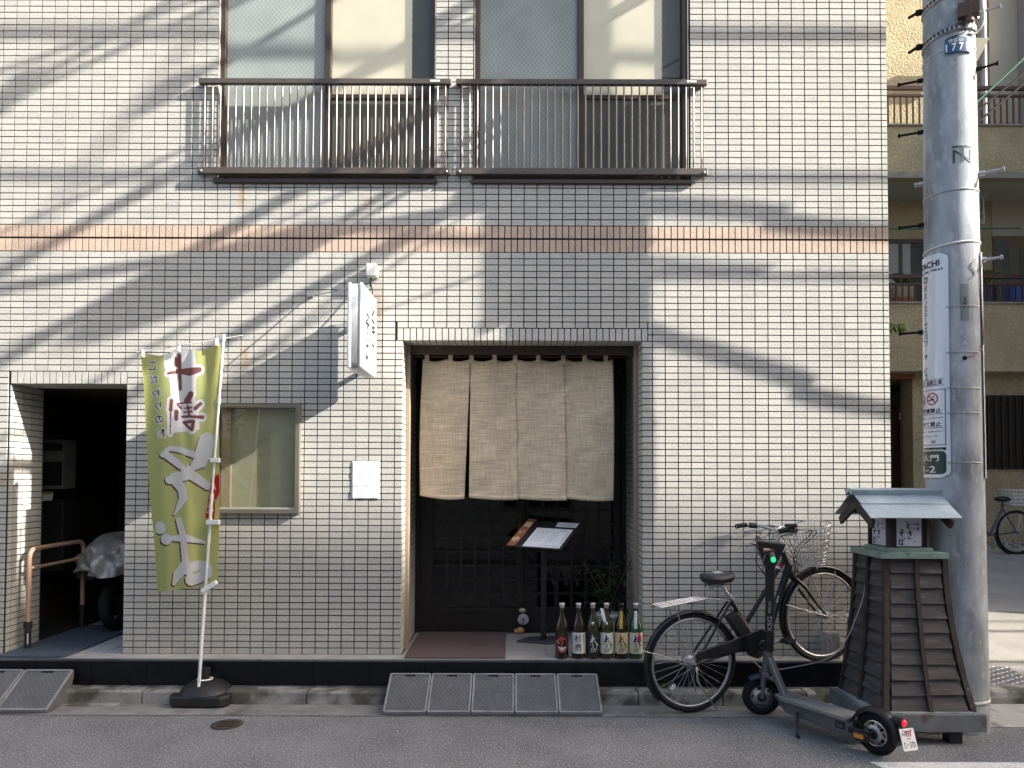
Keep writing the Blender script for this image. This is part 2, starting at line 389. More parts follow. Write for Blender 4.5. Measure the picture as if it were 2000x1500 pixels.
# side lane to the right of the tiled building, rising to the back
lz = lambda y: 0.04 if y < 0.5 else 0.04 + 0.096*(y-0.5)
g = MB(); g.add([(2.93,-0.02,lz(0)),(14,-0.02,lz(0)),(14,0.5,lz(.5)),(2.93,0.5,lz(.5)),(14,12,lz(12)),(2.93,12,lz(12))], [(0,1,2,3),(3,2,4,5)]); struct(g.build('side_lane', m_lane))
g = MB(); g.add([(2.93,0.62,lz(.62)+.004),(14,0.80,lz(.8)+.004),(14,2.15,lz(2.15)+.004),(2.93,2.3,lz(2.3)+.004)], [(0,1,2,3)])
struct(g.build('concrete_strip', M('pale pebbly concrete', (0.22, 0.205, 0.18), 0.95, var=0.15, vs=3, bump=0.004, bs=90, speck=0.6, ss=90)))
g = MB(); g.add([(2.3,-0.75,0.004),(14,-0.75,0.004),(14,-0.28,0.012),(2.3,-0.28,0.012)], [(0,1,2,3)])
struct(g.build('corner_apron', M('pale gutter concrete', (0.34, 0.335, 0.32), 0.95, var=0.18, vs=4, bump=0.002, bs=90, tint=(0.14, 0.135, 0.12), ts=3.5, tcov=0.6)))
kb = MB(); kb.box(2.93, 14, -0.1, -0.02, -0.1, 0.036); kerb2 = struct(kb.build('side_kerb', m_conc))
for i in range(12):
    x = 3.3 + i*0.9; b = MB()
    b.prism([(x, -0.28, -0.03), (x, -0.272, 0.05), (x, -0.25, 0.088), (x, -0.215, 0.10), (x, -0.10, 0.10), (x, -0.10, -0.03)], (0.89, 0, 0))
    b.build('kerb_stone', m_conc, kerb2, bevel=0.008)

# ------------------------------------------------------------ the tiled building
TP = 0.0993; TV = 0.0492; TX = 0.0885; ZB = 3.384; ZBT = 3.592; XR = 2.917; XL = -6.2; ZTOP = 7.0
DOOR = (-0.845, 1.002, FZ, 2.6952); HALL = (-3.868, -2.972, FZ, 2.3508); SWIN = (-2.27, -1.635, 1.372, 2.186)
W1 = (-2.30, -0.607, 3.95, 5.9); W2 = (-0.304, 1.367, 3.95, 5.9)
OPEN = [DOOR, HALL, SWIN, W1, W2]
bld = thing('tiled_building', (-1.6, 0.5, 0), 'pale grey tiled building with a pink tile band, dark doorway and two barred upper windows', 'building')
# core behind the tiles, with the openings left out
GO = 0.0063; OPENC = [(o[0]-GO, o[1]+GO, o[2], o[3]+GO) for o in (DOOR, HALL)] + [SWIN, W1, W2]
xs = sorted({XL, XR-0.006, *[v for o in OPENC for v in o[:2]]}); zs = sorted({0.0, ZTOP+0.15, *[v for o in OPENC for v in o[2:]]})
wm = MB()
for i in range(len(xs)-1):
    for j in range(len(zs)-1):
        cx = (xs[i]+xs[i+1])/2; cz = (zs[j]+zs[j+1])/2
        if any(o[0] < cx < o[1] and o[2] < cz < o[3] for o in OPENC) or (cz < FZ and any(o[0] < cx < o[1] for o in OPENC[:2])): continue
        wm.box(xs[i], xs[i+1], 0.0075, 0.2, zs[j], zs[j+1])
wm.build('wall', m_grout, bld)
s = MB()
s.box(XR-0.2, XR-0.008, 0.201, 9, 0, ZTOP+0.149); s.box(XL, XL+0.2, 0.201, 9, 0, ZTOP+0.149); s.box(XL+.2, XR-.2, 8.8, 9, 0, ZTOP+.149)
s.build('side_walls', m_grout, bld)
s = MB(); s.box(XL-.02, XR+.02, -.03, 9.02, ZTOP+.151, ZTOP+.33); s.build('roof_slab', m_grout2, bld)
# tiles
stuff = MB(); singles = []
GAP = 0.0078
def cut(rects, o):
    out = []
    for (a, b, c, d) in rects:
        if b <= o[0] or a >= o[1] or d <= o[2] or c >= o[3]: out.append((a, b, c, d)); continue
        if a < o[0]: out.append((a, o[0], c, d))
        if b > o[1]: out.append((o[1], b, c, d))
        a2, b2 = max(a, o[0]), min(b, o[1])
        if c < o[2]: out.append((a2, b2, c, o[2]))
        if d > o[3]: out.append((a2, b2, o[3], d))
    return out
SOLD = [(-0.890, 1.047, 2.6952, 2.7936), (-3.868, -2.973, 2.3508, 2.4492)]
HOLES = OPEN + SOLD
def tile5(mb, a, b, c, d, Y=0.0, jit=0.0005, th=0.0085):
    h = GAP/2; a += h; b -= h; c += h; d -= h
    if b-a < 0.008 or d-c < 0.008: return
    j = [Y + random.uniform(-jit, jit) for _ in range(3)]
    y0, y1, y3 = j; y2 = y1 + y3 - y0
    mb.add([(a,y0,c),(b,y1,c),(b,y2,d),(a,y3,d),(a,Y+th,c),(b,Y+th,c),(b,Y+th,d),(a,Y+th,d)], [(0,1,2,3),(1,0,4,5),(2,1,5,6),(3,2,6,7),(0,3,7,4)])
cells = []
rows = [(ZB-(k+1)*TV, ZB-k*TV) for k in range(63)] + [(ZBT+k*TV, ZBT+(k+1)*TV) for k in range(int((ZTOP-ZBT)/TV))]
for (c, d) in rows:
    i0 = int(math.floor((XL-TX)/TP)); i1 = int(math.ceil((XR-TX)/TP))
    for i in range(i0, i1):
        a = max(XL, TX+i*TP); b = min(XR, TX+(i+1)*TP); rs = [(a, b, c, d)]
        for o in HOLES: rs = cut(rs, o)
        full = len(rs) == 1 and abs(rs[0][1]-rs[0][0]-TP) < 1e-6 and abs(rs[0][3]-rs[0][2]-TV) < 1e-6
        for r in rs: cells.append((full, r))
fulls = sorted([r for f, r in cells if f], key=lambda r: (Vector(((r[0]+r[1])/2, 0, (r[2]+r[3])/2)) - CAM).length)
near = set(fulls[:300])
tm = MB(); tile5(tm, -TP/2, TP/2, -TV/2, TV/2, jit=0); tme = tm.mesh('wall_tile', m_tile)
for f, r in cells:
    if r in near:
        o = inst(tme, 'wall_tile', ((r[0]+r[1])/2, random.uniform(-.0004, .0004), (r[2]+r[3])/2), bld)
        o.rotation_euler = (random.uniform(-.012, .012), 0, random.uniform(-.009, .009))
    else: tile5(stuff, *r)
# reveals of the two doorways: tiles on planes x = const and the soffits
def reveal(x, sgn, y0, y1, z0, z1):
    """tiles on a jamb; sgn +1 faces right"""
    k = 0
    zz = ZB - 63*TV
    while zz < z1-0.001:
        t = min(zz+TV, z1); yy = y0
        for wdt in [0.05] + [TP]*20:
            if yy >= y1-0.01: break
            e = min(yy+wdt, y1); h = GAP/2; j = random.uniform(-.0004, .0004)
            f = x + sgn*j; bk = x - sgn*0.0065
            P = [(f,yy+h,zz+h),(f,e-h,zz+h),(f,e-h,t-h),(f,yy+h,t-h),(bk,yy+h,zz+h),(bk,e-h,zz+h),(bk,e-h,t-h),(bk,yy+h,t-h)]
            Fq = [(0,1,2,3),(1,0,4,5),(2,1,5,6),(3,2,6,7),(0,3,7,4)]
            stuff.add(P, Fq if sgn > 0 else [q[::-1] for q in Fq]); yy = e
        zz += TV
def soffit(x0, x1, y0, y1, z):
    n = int(round((x1-x0)/0.0497)); wd = (x1-x0)/n; h = GAP/2
    for i in range(n):
        a, b = x0+i*wd+h, x0+(i+1)*wd-h; yy = y0
        for dep in [0.05] + [TP]*12:
            if yy >= y1-.01: break
            e = min(yy+dep, y1); c0, d0 = yy+h, e-h
            stuff.add([(a,c0,z),(b,c0,z),(b,d0,z),(a,d0,z),(a,c0,z+.0065),(b,c0,z+.0065),(b,d0,z+.0065),(a,d0,z+.0065)], [(3,2,1,0),(0,1,5,4),(1,2,6,5),(2,3,7,6),(3,0,4,7)]); yy = e
reveal(DOOR[0], 1, 0.004, 0.80, FZ, DOOR[3]); reveal(DOOR[1], -1, 0.004, 0.80, FZ, DOOR[3]); soffit(DOOR[0], DOOR[1], 0.004, 0.25, DOOR[3])
reveal(HALL[0], 1, 0.004, 0.40, FZ, HALL[3]); soffit(HALL[0], HALL[1], 0.004, 0.30, HALL[3]); reveal(HALL[1], -1, 0.004, 0.2, FZ, HALL[3])
# corner return on the right flank
for zz in [ZB-63*TV + k*TV for k in range(int(6.6/TV))]:
    for yy in [0.006+TP*k for k in range(6)]:
        stuff.add([(XR,yy+.003,zz+.003),(XR,yy+TP-.003,zz+.003),(XR,yy+TP-.003,zz+TV-.003),(XR,yy+.003,zz+TV-.003)], [(0,1,2,3)])
o = stuff.build('wall_tiles', m_tile, bld); o['kind'] = 'stuff'
# soldier course over the doorways and the pink band
def soldiers(name, x0, x1, z0, z1, m, limit=None):
    n = int(round((x1-x0)/0.0497)); wd = (x1-x0)/n
    me = MB(); tile5(me, -wd/2, wd/2, -(z1-z0)/2, (z1-z0)/2, jit=0); me = me.mesh(name, m)
    for i in range(n):
        o = inst(me, name, (x0+(i+.5)*wd, random.uniform(-.0005, .0005), (z0+z1)/2), bld)
        o.rotation_euler = (random.uniform(-.006, .006), 0, random.uniform(-.014, .014))
for s_ in SOLD: soldiers('lintel_tile', *s_, m_tile)
xb0 = TX - 41*TP
soldiers('band_tile', xb0, XR, 3.4935, ZBT, m_pink); soldiers('band_tile', xb0, XR, ZB, 3.4855, m_pink)
b = MB()
for i in range(44):
    for (z0, z1) in ((3.4935, ZBT), (ZB, 3.4855)):
        x1 = xb0 - i*.0497
        if x1 - .0497 > XL: tile5(b, x1-.0497, x1, z0, z1)
o = b.build('band_tiles', m_pink, bld); o['kind'] = 'stuff'
# black plinth, ledge, porch floor
x = XL; pm = MB(); pm.box(XL, XR-.002, -0.194, 0.007, 0.105, FZ-.012); pm.build('plinth_core', m_grout, bld)
off = ax(613, 1300, -0.2) - 0.4095*20
for i in range(40):
    a = off + i*0.4095; b_ = a+0.4095
    if b_ < XL+.1 or a > XR-.05: continue
    a = max(a, XL); b_ = min(b_, XR)
    t = MB(); t.box(a+.0015, b_-.0015, -0.203, -0.1945, 0.107, FZ-.005); t.build('plinth_tile', m_black, bld, bevel=0.003)
    t = MB(); t.box(a+.0015, b_-.0015, -0.203, -0.155, FZ-.0045, FZ+.004); t.build('plinth_cap', M('slate cap', (0.05, 0.06, 0.075), 0.3, var=0.2) if i == 0 or 'slate cap' not in bpy.data.materials else bpy.data.materials['slate cap'], bld, bevel=0.003)
l = MB(); l.box(XL, XR-.004, -0.154, 0.007, FZ-.011, FZ+.0005); l.build('ledge', m_ledge, bld)
for i in range(5):
    x0 = DOOR[0] + 0.0075 + i*0.369
    for (y0, y1) in ((0.006, 0.395), (0.398, 0.83)):
        t = MB(); t.box(x0+.001, x0+.366, y0, y1, FZ-.03, FZ); t.build('porch_floor_tile', m_granite, bld, bevel=0.002)
# jamb boxes, porch ceiling and shutter guides
j = MB(); j.box(DOOR[0]-.18, DOOR[0]-.0066, 0.2005, 0.86, FZ-.02, 2.9); j.box(DOOR[1]+.0066, DOOR[1]+.18, 0.2005, 0.86, FZ-.02, 2.9)
j.box(DOOR[0]-.0066, DOOR[1]+.0066, 0.2505, 0.86, 2.78, 2.9); j.box(DOOR[0]-.0066, DOOR[1]+.0066, 0.2005, .25, 2.7018, 2.9); j.build('porch_shell', m_grout2, bld)
for sx, nm in ((DOOR[0]+.001, 1), (DOOR[1]-.001, -1)):
    t = MB(); a, b_ = sorted((sx, sx+nm*0.03)); t.box(a, b_, 0.18, 0.245, FZ+.001, 2.694); t.build('shutter_guide', m_tan, bld, bevel=.003)
t = MB(); t.box(DOOR[0]+.032, DOOR[1]-.032, .205, .215, 2.62, 2.694); t.build('shutter_slat', m_bronze, bld)
for k in range(3):
    t = MB(); t.bar((DOOR[0]+.002, .36+.03*k, 2.745-.03*k), (DOOR[1]-.002, .36+.03*k, 2.745-.03*k), .02, .016); t.build('pelmet_slat', m_dkwood, bld)
# hall floor tiles (white squares)
fm = MB(); fm.box(-.0675, .0675, -.0675, .0675, -.02, 0); fme = fm.mesh('hall_floor_tile', M('white hall tile', (0.50, 0.52, 0.53), 0.3, var=0.08, vs=15))
for i in range(6):
    for jn in range(16):
        inst(fme, 'hall_floor_tile', (HALL[0]+.085+i*.1465, .085+jn*.1465, FZ-.0005), bld)
for i in range(6):
    for jn in range(1):
        pass
h = MB()
h.box(HALL[0]-.7, HALL[1]+.9, .2005, 2.7, .1, FZ-.022); h.build('hall_slab', m_grout, bld)
h = MB()
h.box(HALL[0]-.2, HALL[0]-.0066, .2005, .42, FZ-.02, 2.6); h.box(HALL[0]-.7, HALL[0]-.5, .2005, 2.7, FZ-.02, 2.6); h.box(HALL[1]+.9, HALL[1]+1.05, .2005, 2.7, FZ-.02, 2.6)
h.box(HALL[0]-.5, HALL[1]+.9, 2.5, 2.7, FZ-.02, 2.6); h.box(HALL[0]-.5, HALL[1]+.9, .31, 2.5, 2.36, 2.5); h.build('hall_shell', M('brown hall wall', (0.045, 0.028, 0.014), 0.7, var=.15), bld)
# room behind the shop door
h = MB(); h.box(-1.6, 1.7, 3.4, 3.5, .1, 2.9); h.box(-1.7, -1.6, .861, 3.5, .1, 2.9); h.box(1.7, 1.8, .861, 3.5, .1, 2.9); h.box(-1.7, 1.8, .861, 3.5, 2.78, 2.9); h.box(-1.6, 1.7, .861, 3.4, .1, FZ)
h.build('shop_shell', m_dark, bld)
for (x0, x1, y, z0, z1, cc) in ((-1.2, -.55, 2.3, FZ, .98, (.10,.05,.025)), (.35, 1.2, 2.6, FZ, 1.0, (.09,.05,.03)), (-.75, -.45, 1.6, 1.45, 1.72, (.35,.2,.08)), (.55,.8,2.2,1.5,1.6,(.4,.38,.34))):
    t = MB(); t.box(x0, x1, y, y+.35, z0, z1); t.build('shop_furniture', M('shop wood', cc, .6), bld)
# ------------------------------------------------------------ windows, rails, door (parts of the building)
def wired_mat(name, base, line, rough=0.12, pitch=0.034, lw=0.07, cw=0.6):
    m = bpy.data.materials.new(name); m.use_nodes = True; t = m.node_tree; N = t.nodes; L = t.links; b = N['Principled BSDF']
    g = N.new('ShaderNodeNewGeometry'); sp = N.new('ShaderNodeSeparateXYZ'); L.new(g.outputs['Position'], sp.inputs[0])
    def mth(op, a, bb=None):
        x = N.new('ShaderNodeMath'); x.operation = op
        for i, q in enumerate((a, bb)):
            if q is None: continue
            if isinstance(q, (int, float)): x.inputs[i].default_value = q
            else: L.new(q, x.inputs[i])
        return x.outputs[0]
    def ln(op):
        u = mth('DIVIDE', mth(op, sp.outputs[0], mth('MULTIPLY', sp.outputs[2], 0.8)), pitch)
        return mth('LESS_THAN', mth('ABSOLUTE', mth('SUBTRACT', mth('FRACT', u), 0.5)), lw)
    k = mth('MAXIMUM', ln('ADD'), ln('SUBTRACT'))
    n = N.new('ShaderNodeTexNoise'); n.inputs['Scale'].default_value = 2.2; L.new(g.outputs['Position'], n.inputs['Vector'])
    r = N.new('ShaderNodeMapRange'); r.inputs[1].default_value = .3; r.inputs[2].default_value = .7; r.inputs[3].default_value = .8; r.inputs[4].default_value = 1.15; L.new(n.outputs['Fac'], r.inputs[0])
    hs = N.new('ShaderNodeHueSaturation'); hs.inputs['Color'].default_value = (*base, 1); L.new(r.outputs[0], hs.inputs['Value'])
    mx = N.new('ShaderNodeMix'); mx.data_type = 'RGBA'; L.new(mth('MULTIPLY', k, 0.55), mx.inputs[0]); L.new(hs.outputs[0], mx.inputs[6]); mx.inputs[7].default_value = (*line, 1)
    L.new(mx.outputs[2], b.inputs['Base Color']); b.inputs['Roughness'].default_value = 0.45
    b.inputs['Coat Weight'].default_value = cw; b.inputs['Specular IOR Level'].default_value = 0.2; b.inputs['Coat Roughness'].default_value = rough; b.inputs['Coat IOR'].default_value = 1.42
    return m
m_wired = wired_mat('frosted wired glass', (0.30, 0.335, 0.31), (0.10, 0.13, 0.14), 0.03)
m_wired2 = wired_mat('dim wired glass', (0.10, 0.098, 0.078), (0.045, 0.047, 0.04), 0.05, cw=0.3)
m_blind = M('cream blind', (0.80, 0.73, 0.57), 0.85, var=0.05, vs=4, bump=0.0005, bs=300)
m_frame2 = M('silver bronze frame', (0.28, 0.25, 0.205), 0.35, metal=0.6, var=0.1)
def upper_window(w):
    x0, x1, z0, z1 = w; mid = (x0+x1)/2; yf = 0.12
    f = MB(); f.box(x0+.004, x0+.044, .022, .11, z0+.05, z1); f.box(x1-.044, x1-.004, .022, .11, z0+.05, z1); f.box(x0+.004, x1-.004, .018, .11, z0+.004, z0+.05)
    win = f.build('window', m_bronze, bld, bevel=.004)
    r = MB(); r.box(x0+.0002, x0+.0038, .0005, .11, z0+.002, z1); r.box(x1-.0038, x1-.0002, .0005, .11, z0+.002, z1); r.build('reveal', m_tile, win)
    s = MB(); s.box(mid-.024, mid+.024, .03, .09, z0+.0505, z1); s.build('meeting_stile', m_bronze, win, bevel=.004)
    g = MB(); g.box(x0+.045, mid-.0245, .058, .064, z0+.0505, z1); g.build('glass_pane', m_wired, win)
    zm = az(199, .12); ed = mid + .024 + (x1-.044-mid-.024)*.805
    s = MB(); s.box(mid+.0245, x1-.0445, .04, .085, zm-.018, zm+.018); s.build('sash_rail', m_bronze, win, bevel=.003)
    g = MB(); g.box(mid+.0245, x1-.0445, .050, .056, z0+.0505, zm-.0185); g.build('glass_pane', m_wired2, win)
    g = MB(); g.box(mid+.0245, x1-.0445, .050, .054, zm+.0185, z1); g.build('glass_pane', m_glass, win)
    n = 90
    def bl(u, v): return (mid+.02 + (ed-mid-.02)*u + (0.004*abs(math.sin(v*61)) if u > .99 else 0), .072 + .002*math.sin(u*9), zm-.02 + (z1-zm)*v)
    b = MB(); b.grid(bl, 6, n); b.build('blind', m_blind, win)
    k = MB(); k.box(x0, x1, .15, .16, z0, z1); k.build('dim_room', M('dim room tone', (.12,.125,.11), .9) if 'dim room tone' not in bpy.data.materials else bpy.data.materials['dim room tone'], win)  # dark panel standing in for the unlit room behind the glass
    s = MB(); s.box(x0-.02, x1+.02, -.028, .0175, z0-.035, z0-.0005); s.build('sill', m_bronze, win, bevel=.004)
upper_window(W1); upper_window(W2)
def railing(x0, x1, n):
    zt, zt0, zb1, zb = 4.719, 4.676, 4.024, 3.972
    r = MB(); r.box(x0, x1, -.058, -.022, zt0, zt); rl = r.build('window_railing', m_rail, bld, bevel=.005)
    r = MB(); r.box(x0, x1, -.058, -.022, zb, zb1); r.build('bottom_rail', m_rail, rl, bevel=.005)
    t = MB(); t.tube([(0,0,zb1-.004), (0,0,zt0+.004)], .0068, 8); me = t.mesh('bar', m_railbar)
    for i in range(n):
        inst(me, 'bar', (x0+.045+(x1-x0-.09)*i/(n-1), -.042, 0), rl)
    for x in (x0+.03, x1-.03):
        for z in (zt0+.005, zb+.008):
            b = MB(); b.box(x-.016, x+.016, -.0215, .002, z, z+.032); b.build('bracket', m_rail, rl)
            b = MB(); b.lathe([(.0,0),(.009,0),(.009,.006),(0,.008)], (x, -.04, zt) if z > 4.3 else (x, -.0585, z+.012), (0,0,1) if z > 4.3 else (0,-1,0), 8); b.build('bolt', m_steel, rl)
    b = MB(); b.box(x1-.16, x1-.085, -.0595, -.0585, zt-.026, zt-.012); b.build('maker_label', m_white, rl)
railing(ax(389,155,-.045), ax(881,155,-.045), 32); railing(ax(891,155,-.045), ax(1381,157,-.045), 32)
# the small window by the banner
x0, x1, z0, z1 = SWIN
f = MB(); f.box(x0-.012, x0+.022, -.045, .05, z0-.012, z1+.012); f.box(x1-.022, x1+.012, -.045, .05, z0-.012, z1+.012)
f.box(x0+.022, x1-.022, -.045, .05, z1-.018, z1+.012); f.box(x0+.022, x1-.022, -.045, .05, z0-.012, z0+.02); sw = f.build('small_window', m_frame2, bld, bevel=.002)
g = MB(); g.box(x0+.0225, x1-.0225, -.012, -.008, z0+.0205, z1-.0185); g.build('glass_pane', glassmat('small window glass', (.95,.96,.93), 1.7, .0, .03, (.45,.45,.35)), sw)
g = MB(); g.box(x0+.0225, x1-.0225, .05, .06, z0+.0205, z1-.0185); g.build('inner_screen', M('olive screen', (.34,.335,.235), .8, var=.1, vs=3, bump=.001, bs=200, stretch=(1,1,6)), sw)
g = MB(); g.box(x0+.03, x0+.10, .01, .045, z0+.0205, z1-.0185); g.build('inner_post', m_tan, sw)
g = MB(); g.box(x0+.0225, x1-.0225, -.03, -.013, z0+.0205, z0+.034); g.build('glazing_bead', M('pale bead', (.5,.5,.46), .4, metal=.4), sw)
g = MB(); g.box(x0-.03, x1+.03, .0065, .2, z0-.03, z0); 
# sliding lattice door
def leaf(x0, x1, Y, px0, px1):
    zb, zt = FZ+.004, 2.55; pz = .497
    f = MB(); f.box(x0, px0, Y, Y+.035, zb, zt); f.box(px1, x1, Y, Y+.035, zb, zt); f.box(px0, px1, Y, Y+.035, zt-.06, zt); f.box(px0, px1, Y, Y+.035, pz-.04, pz)
    lf = f.build('sliding_door', m_dkwood, bld, bevel=.002)
    k = MB(); k.box(px0, px1, Y+.008, Y+.028, zb, pz-.0405); k.build('kick_board', m_dkwood, lf)
    w = (px1-px0)/6
    v = MB(); v.box(-.011, .011, Y+.004, Y+.026, pz+.0005, zt-.0605); me = v.mesh('lattice_bar', m_dkwood)
    for i in range(1, 6): inst(me, 'lattice_bar', (px0+i*w, 0, 0), lf)
    hb = MB(); hb.box(px0+.0005, px1-.0005, Y+.006, Y+.024, -.009, .009); me = hb.mesh('lattice_bar', m_dkwood); z = pz + .122
    while z < zt-.1: inst(me, 'lattice_bar', (0, 0, z), lf); z += .122
    g = MB(); g.box(px0+.0005, px1-.0005, Y+.027, Y+.031, pz+.0005, zt-.0605); g.build('glass_pane', m_doorglass, lf)
    return lf
lf1 = leaf(-.80, .10, .80, -.69, .045); lf2 = leaf(.06, .96, .845, .155, .90)
t = MB(); t.box(.035+.03, .035+.045, .79, .7995, 1.15, 1.32); t.build('door_pull', M('worn brass', (.10,.07,.035), .4, metal=.8), lf1)
d = MB(); d.box(DOOR[0]+.001, -.80, .79, .86, FZ, 2.78); d.box(.96, DOOR[1]-.001, .79, .9, FZ, 2.78); d.box(-.80, .96, .79, .88, 2.55, 2.78); d.box(-.8, .96, .79, .9, FZ-.01, FZ+.0035)
d.build('door_frame', m_dkwood, bld)

# ------------------------------------------------------------ noren
def linen():
    m = bpy.data.materials.new('natural linen'); m.use_nodes = True; t = m.node_tree; N = t.nodes; L = t.links; b = N['Principled BSDF']
    g = N.new('ShaderNodeNewGeometry')
    def ns(scl, sc_=1.0):
        mp = N.new('ShaderNodeMapping'); mp.inputs['Scale'].default_value = scl; L.new(g.outputs['Position'], mp.inputs[0])
        n = N.new('ShaderNodeTexNoise'); n.inputs['Scale'].default_value = sc_; n.inputs['Detail'].default_value = 5; L.new(mp.outputs[0], n.inputs['Vector']); return n.outputs['Fac']
    def rg(v, lo, hi):
        r = N.new('ShaderNodeMapRange'); r.inputs[1].default_value = .3; r.inputs[2].default_value = .7; r.inputs[3].default_value = lo; r.inputs[4].default_value = hi; L.new(v, r.inputs[0]); return r.outputs[0]
    def mul(a, bb):
        x = N.new('ShaderNodeMath'); x.operation = 'MULTIPLY'; L.new(a, x.inputs[0]); L.new(bb, x.inputs[1]); return x.outputs[0]
    f = mul(mul(rg(ns((6, 6, 150)), .74, 1.18), rg(ns((170, 170, 7)), .82, 1.15)), rg(ns((2.2, 2.2, 2.2)), .88, 1.1))
    hs = N.new('ShaderNodeHueSaturation'); hs.inputs['Color'].default_value = (.74, .62, .45, 1); L.new(f, hs.inputs['Value'])
    L.new(hs.outputs[0], b.inputs['Base Color']); b.inputs['Roughness'].default_value = .95; b.inputs['Specular IOR Level'].default_value = .1
    tb = N.new('ShaderNodeBsdfTranslucent'); L.new(hs.outputs[0], tb.inputs[0]); ms = N.new('ShaderNodeMixShader'); ms.inputs[0].default_value = .2
    L.new(b.outputs[0], ms.inputs[1]); L.new(tb.outputs[0], ms.inputs[2]); L.new(ms.outputs[0], N['Material Output'].inputs[0])
    bm = N.new('ShaderNodeBump'); bm.inputs['Distance'].default_value = .002; L.new(ns((10, 10, 120)), bm.inputs['Height']); L.new(bm.outputs[0], b.inputs['Normal'])
    return m
m_linen = linen(); NY = .30
nor = thing('noren_curtain', at(1010, 698, NY), 'natural linen noren curtain of four panels hanging across the dark doorway', 'curtain')
rodz = az(697, NY)
t = MB(); t.tube([(ax(806,697,NY), NY, rodz), (ax(1228,697,NY), NY, rodz)], .008, 8); t.build('rod', M('dark red rod', (.06,.02,.012), .5), nor)
for px in (828, 902, 1020, 1140, 1216):
    t = MB(); t.tube([(ax(px,690,NY), NY+.001, rodz), (ax(px,690,NY), NY+.012, 2.69)], .003, 5); t.build('hanger', m_blackmetal, nor)
tops = [826, 919, 1009, 1102, 1197]; bots = [(820, 907), (916, 1011), (1010, 1107), (1106, 1198)]; ybot = [(968, 976), (972, 977), (974, 978), (974, 979)]
for i in range(4):
    ph = random.uniform(0, 6)
    def fn(u, v, i=i, ph=ph):
        px = (tops[i] + (tops[i+1]-tops[i])*u)*(1-v) + (bots[i][0] + (bots[i][1]-bots[i][0])*u)*v
        if i == 0: px -= 3*math.sin(v*PI)*(1-u)
        if i == 3: px += 2*math.sin(v*PI)*u
        py = 701 + (ybot[i][0]+(ybot[i][1]-ybot[i][0])*math.sin(u*PI*.7)-701)*v + 5*abs(math.sin(2*PI*u))*(1-v)**3
        Y = NY + .004*i - .010*v + (.011*math.sin(u*5+ph+v*1.5) + .007*math.sin(u*11+ph*2-v*2.2))*(.35+.65*v) + .003*math.sin(v*17+u*6+ph) + .0022*math.sin(v*43+u*9+ph*3)
        return at(px, py, Y)
    p = MB(); p.grid(fn, 22, 60); pn = p.build('curtain_panel', m_linen, nor, solid=.0016)
    h = MB(); h.grid(lambda u, v: Vector(fn(u, .968+.032*v)) + Vector((0, -.0035, 0)), 22, 2); h.build('hem', m_linen, pn, solid=.002)
for px in (834, 880, 921, 966, 1006, 1051, 1100, 1142, 1183):
    t = MB(); xx = ax(px, 700, NY); wv = .017
    t.box(xx-wv, xx+wv, NY-.0115, NY-.0095, az(711, NY), rodz+.012); t.box(xx-wv, xx+wv, NY+.0095, NY+.0115, az(706, NY), rodz+.012); t.box(xx-wv, xx+wv, NY-.0115, NY+.0115, rodz+.0121, rodz+.0135)
    t.build('tab', m_linen, nor)

# ------------------------------------------------------------ projecting sign
SX1 = -1.032; SX0 = -1.142; SY0 = -.60; SY1 = -.09; SZ0 = 2.395; SZ1 = 2.985
sg = thing('projecting_sign', (-1.087, 0, 2.69), 'white projecting light box sign with black brush lettering above the notice', 'sign')
f = MB(); f.box(SX0+.028, SX1-.028, SY0+.008, SY1-.008, SZ0+.008, SZ1-.008); f.build('frame', M('grey aluminium', (.45,.46,.47), .35, metal=.7), sg, bevel=.02, seg=3)
for k in range(7):
    xx = SX0+.033+k*.0073
    r = MB(); pts = []
    for (yy, zz) in ((SY1, SZ1-.0), (SY0+.03, SZ1), (SY0+.006, SZ1-.01), (SY0, SZ1-.035), (SY0, SZ0+.035), (SY0+.006, SZ0+.01), (SY0+.03, SZ0), (SY1, SZ0)): pts.append((xx, yy+.004, zz))
    r.tube(pts, .0027, 6); r.build('rib', M('pale aluminium', (.62,.64,.66), .3, metal=.6) if 'pale aluminium' not in bpy.data.materials else bpy.data.materials['pale aluminium'], sg)
m_acry = M('white acrylic', (.80,.81,.81), .25, coat=.3)
for (a, b_) in ((SX1-.030, SX1), (SX0, SX0+.030)):
    p = MB(); p.box(a, b_, SY0-.004, SY1+.002, SZ0-.004, SZ1+.004); p.build('face_panel', m_acry, sg, bevel=.022, seg=4)
lt = MB(); fnS = lambda u, v: (SX1+.0012, SY1-.03-(1-u)*.46, SZ0+.03+v*.53)
callig(lt, TO, fnS, .52, .66, .46, .30, 1.25); callig(lt, KI, fnS, .54, .34, .44, .32, 1.25); callig(lt, SOH, fnS, .10, .40, .42, .32, 1.25); callig(lt, BA, fnS, .06, .06, .40, .32, 1.25)
lt.build('lettering', m_ink, sg)
for z in (SZ0+.1, SZ1-.1):
    t = MB(); t.bar((-1.087, SY1-.01, z), (-1.087, .0, z), .03, .03); t.build('wall_arm', m_steel, sg)
    t = MB(); t.box(-1.125, -1.05, -.008, -.0006, z-.05, z+.05); t.build('wall_plate', m_steel, sg)
A = at(608, 578, -.02); B = Vector((SX0+.03, SY0+.12, SZ1))
t = MB(); t.tube([A, B], .005, 6); t.build('stay_rod', m_steel, sg)
t = MB(); t.box(A.x-.03, A.x+.01, -.022, -.0006, A.z-.008, A.z+.008); t.build('stay_bracket', m_steel, sg)
jb = MB(); c = at(727, 530, -.04); jb.box(c.x-.042, c.x+.042, -.085, -.0006, c.z-.048, c.z+.05); tag(jb.build('junction_box', m_offwhite, None, bevel=.008), 'small off-white electrical box on the wall above the projecting sign', 'junction box')
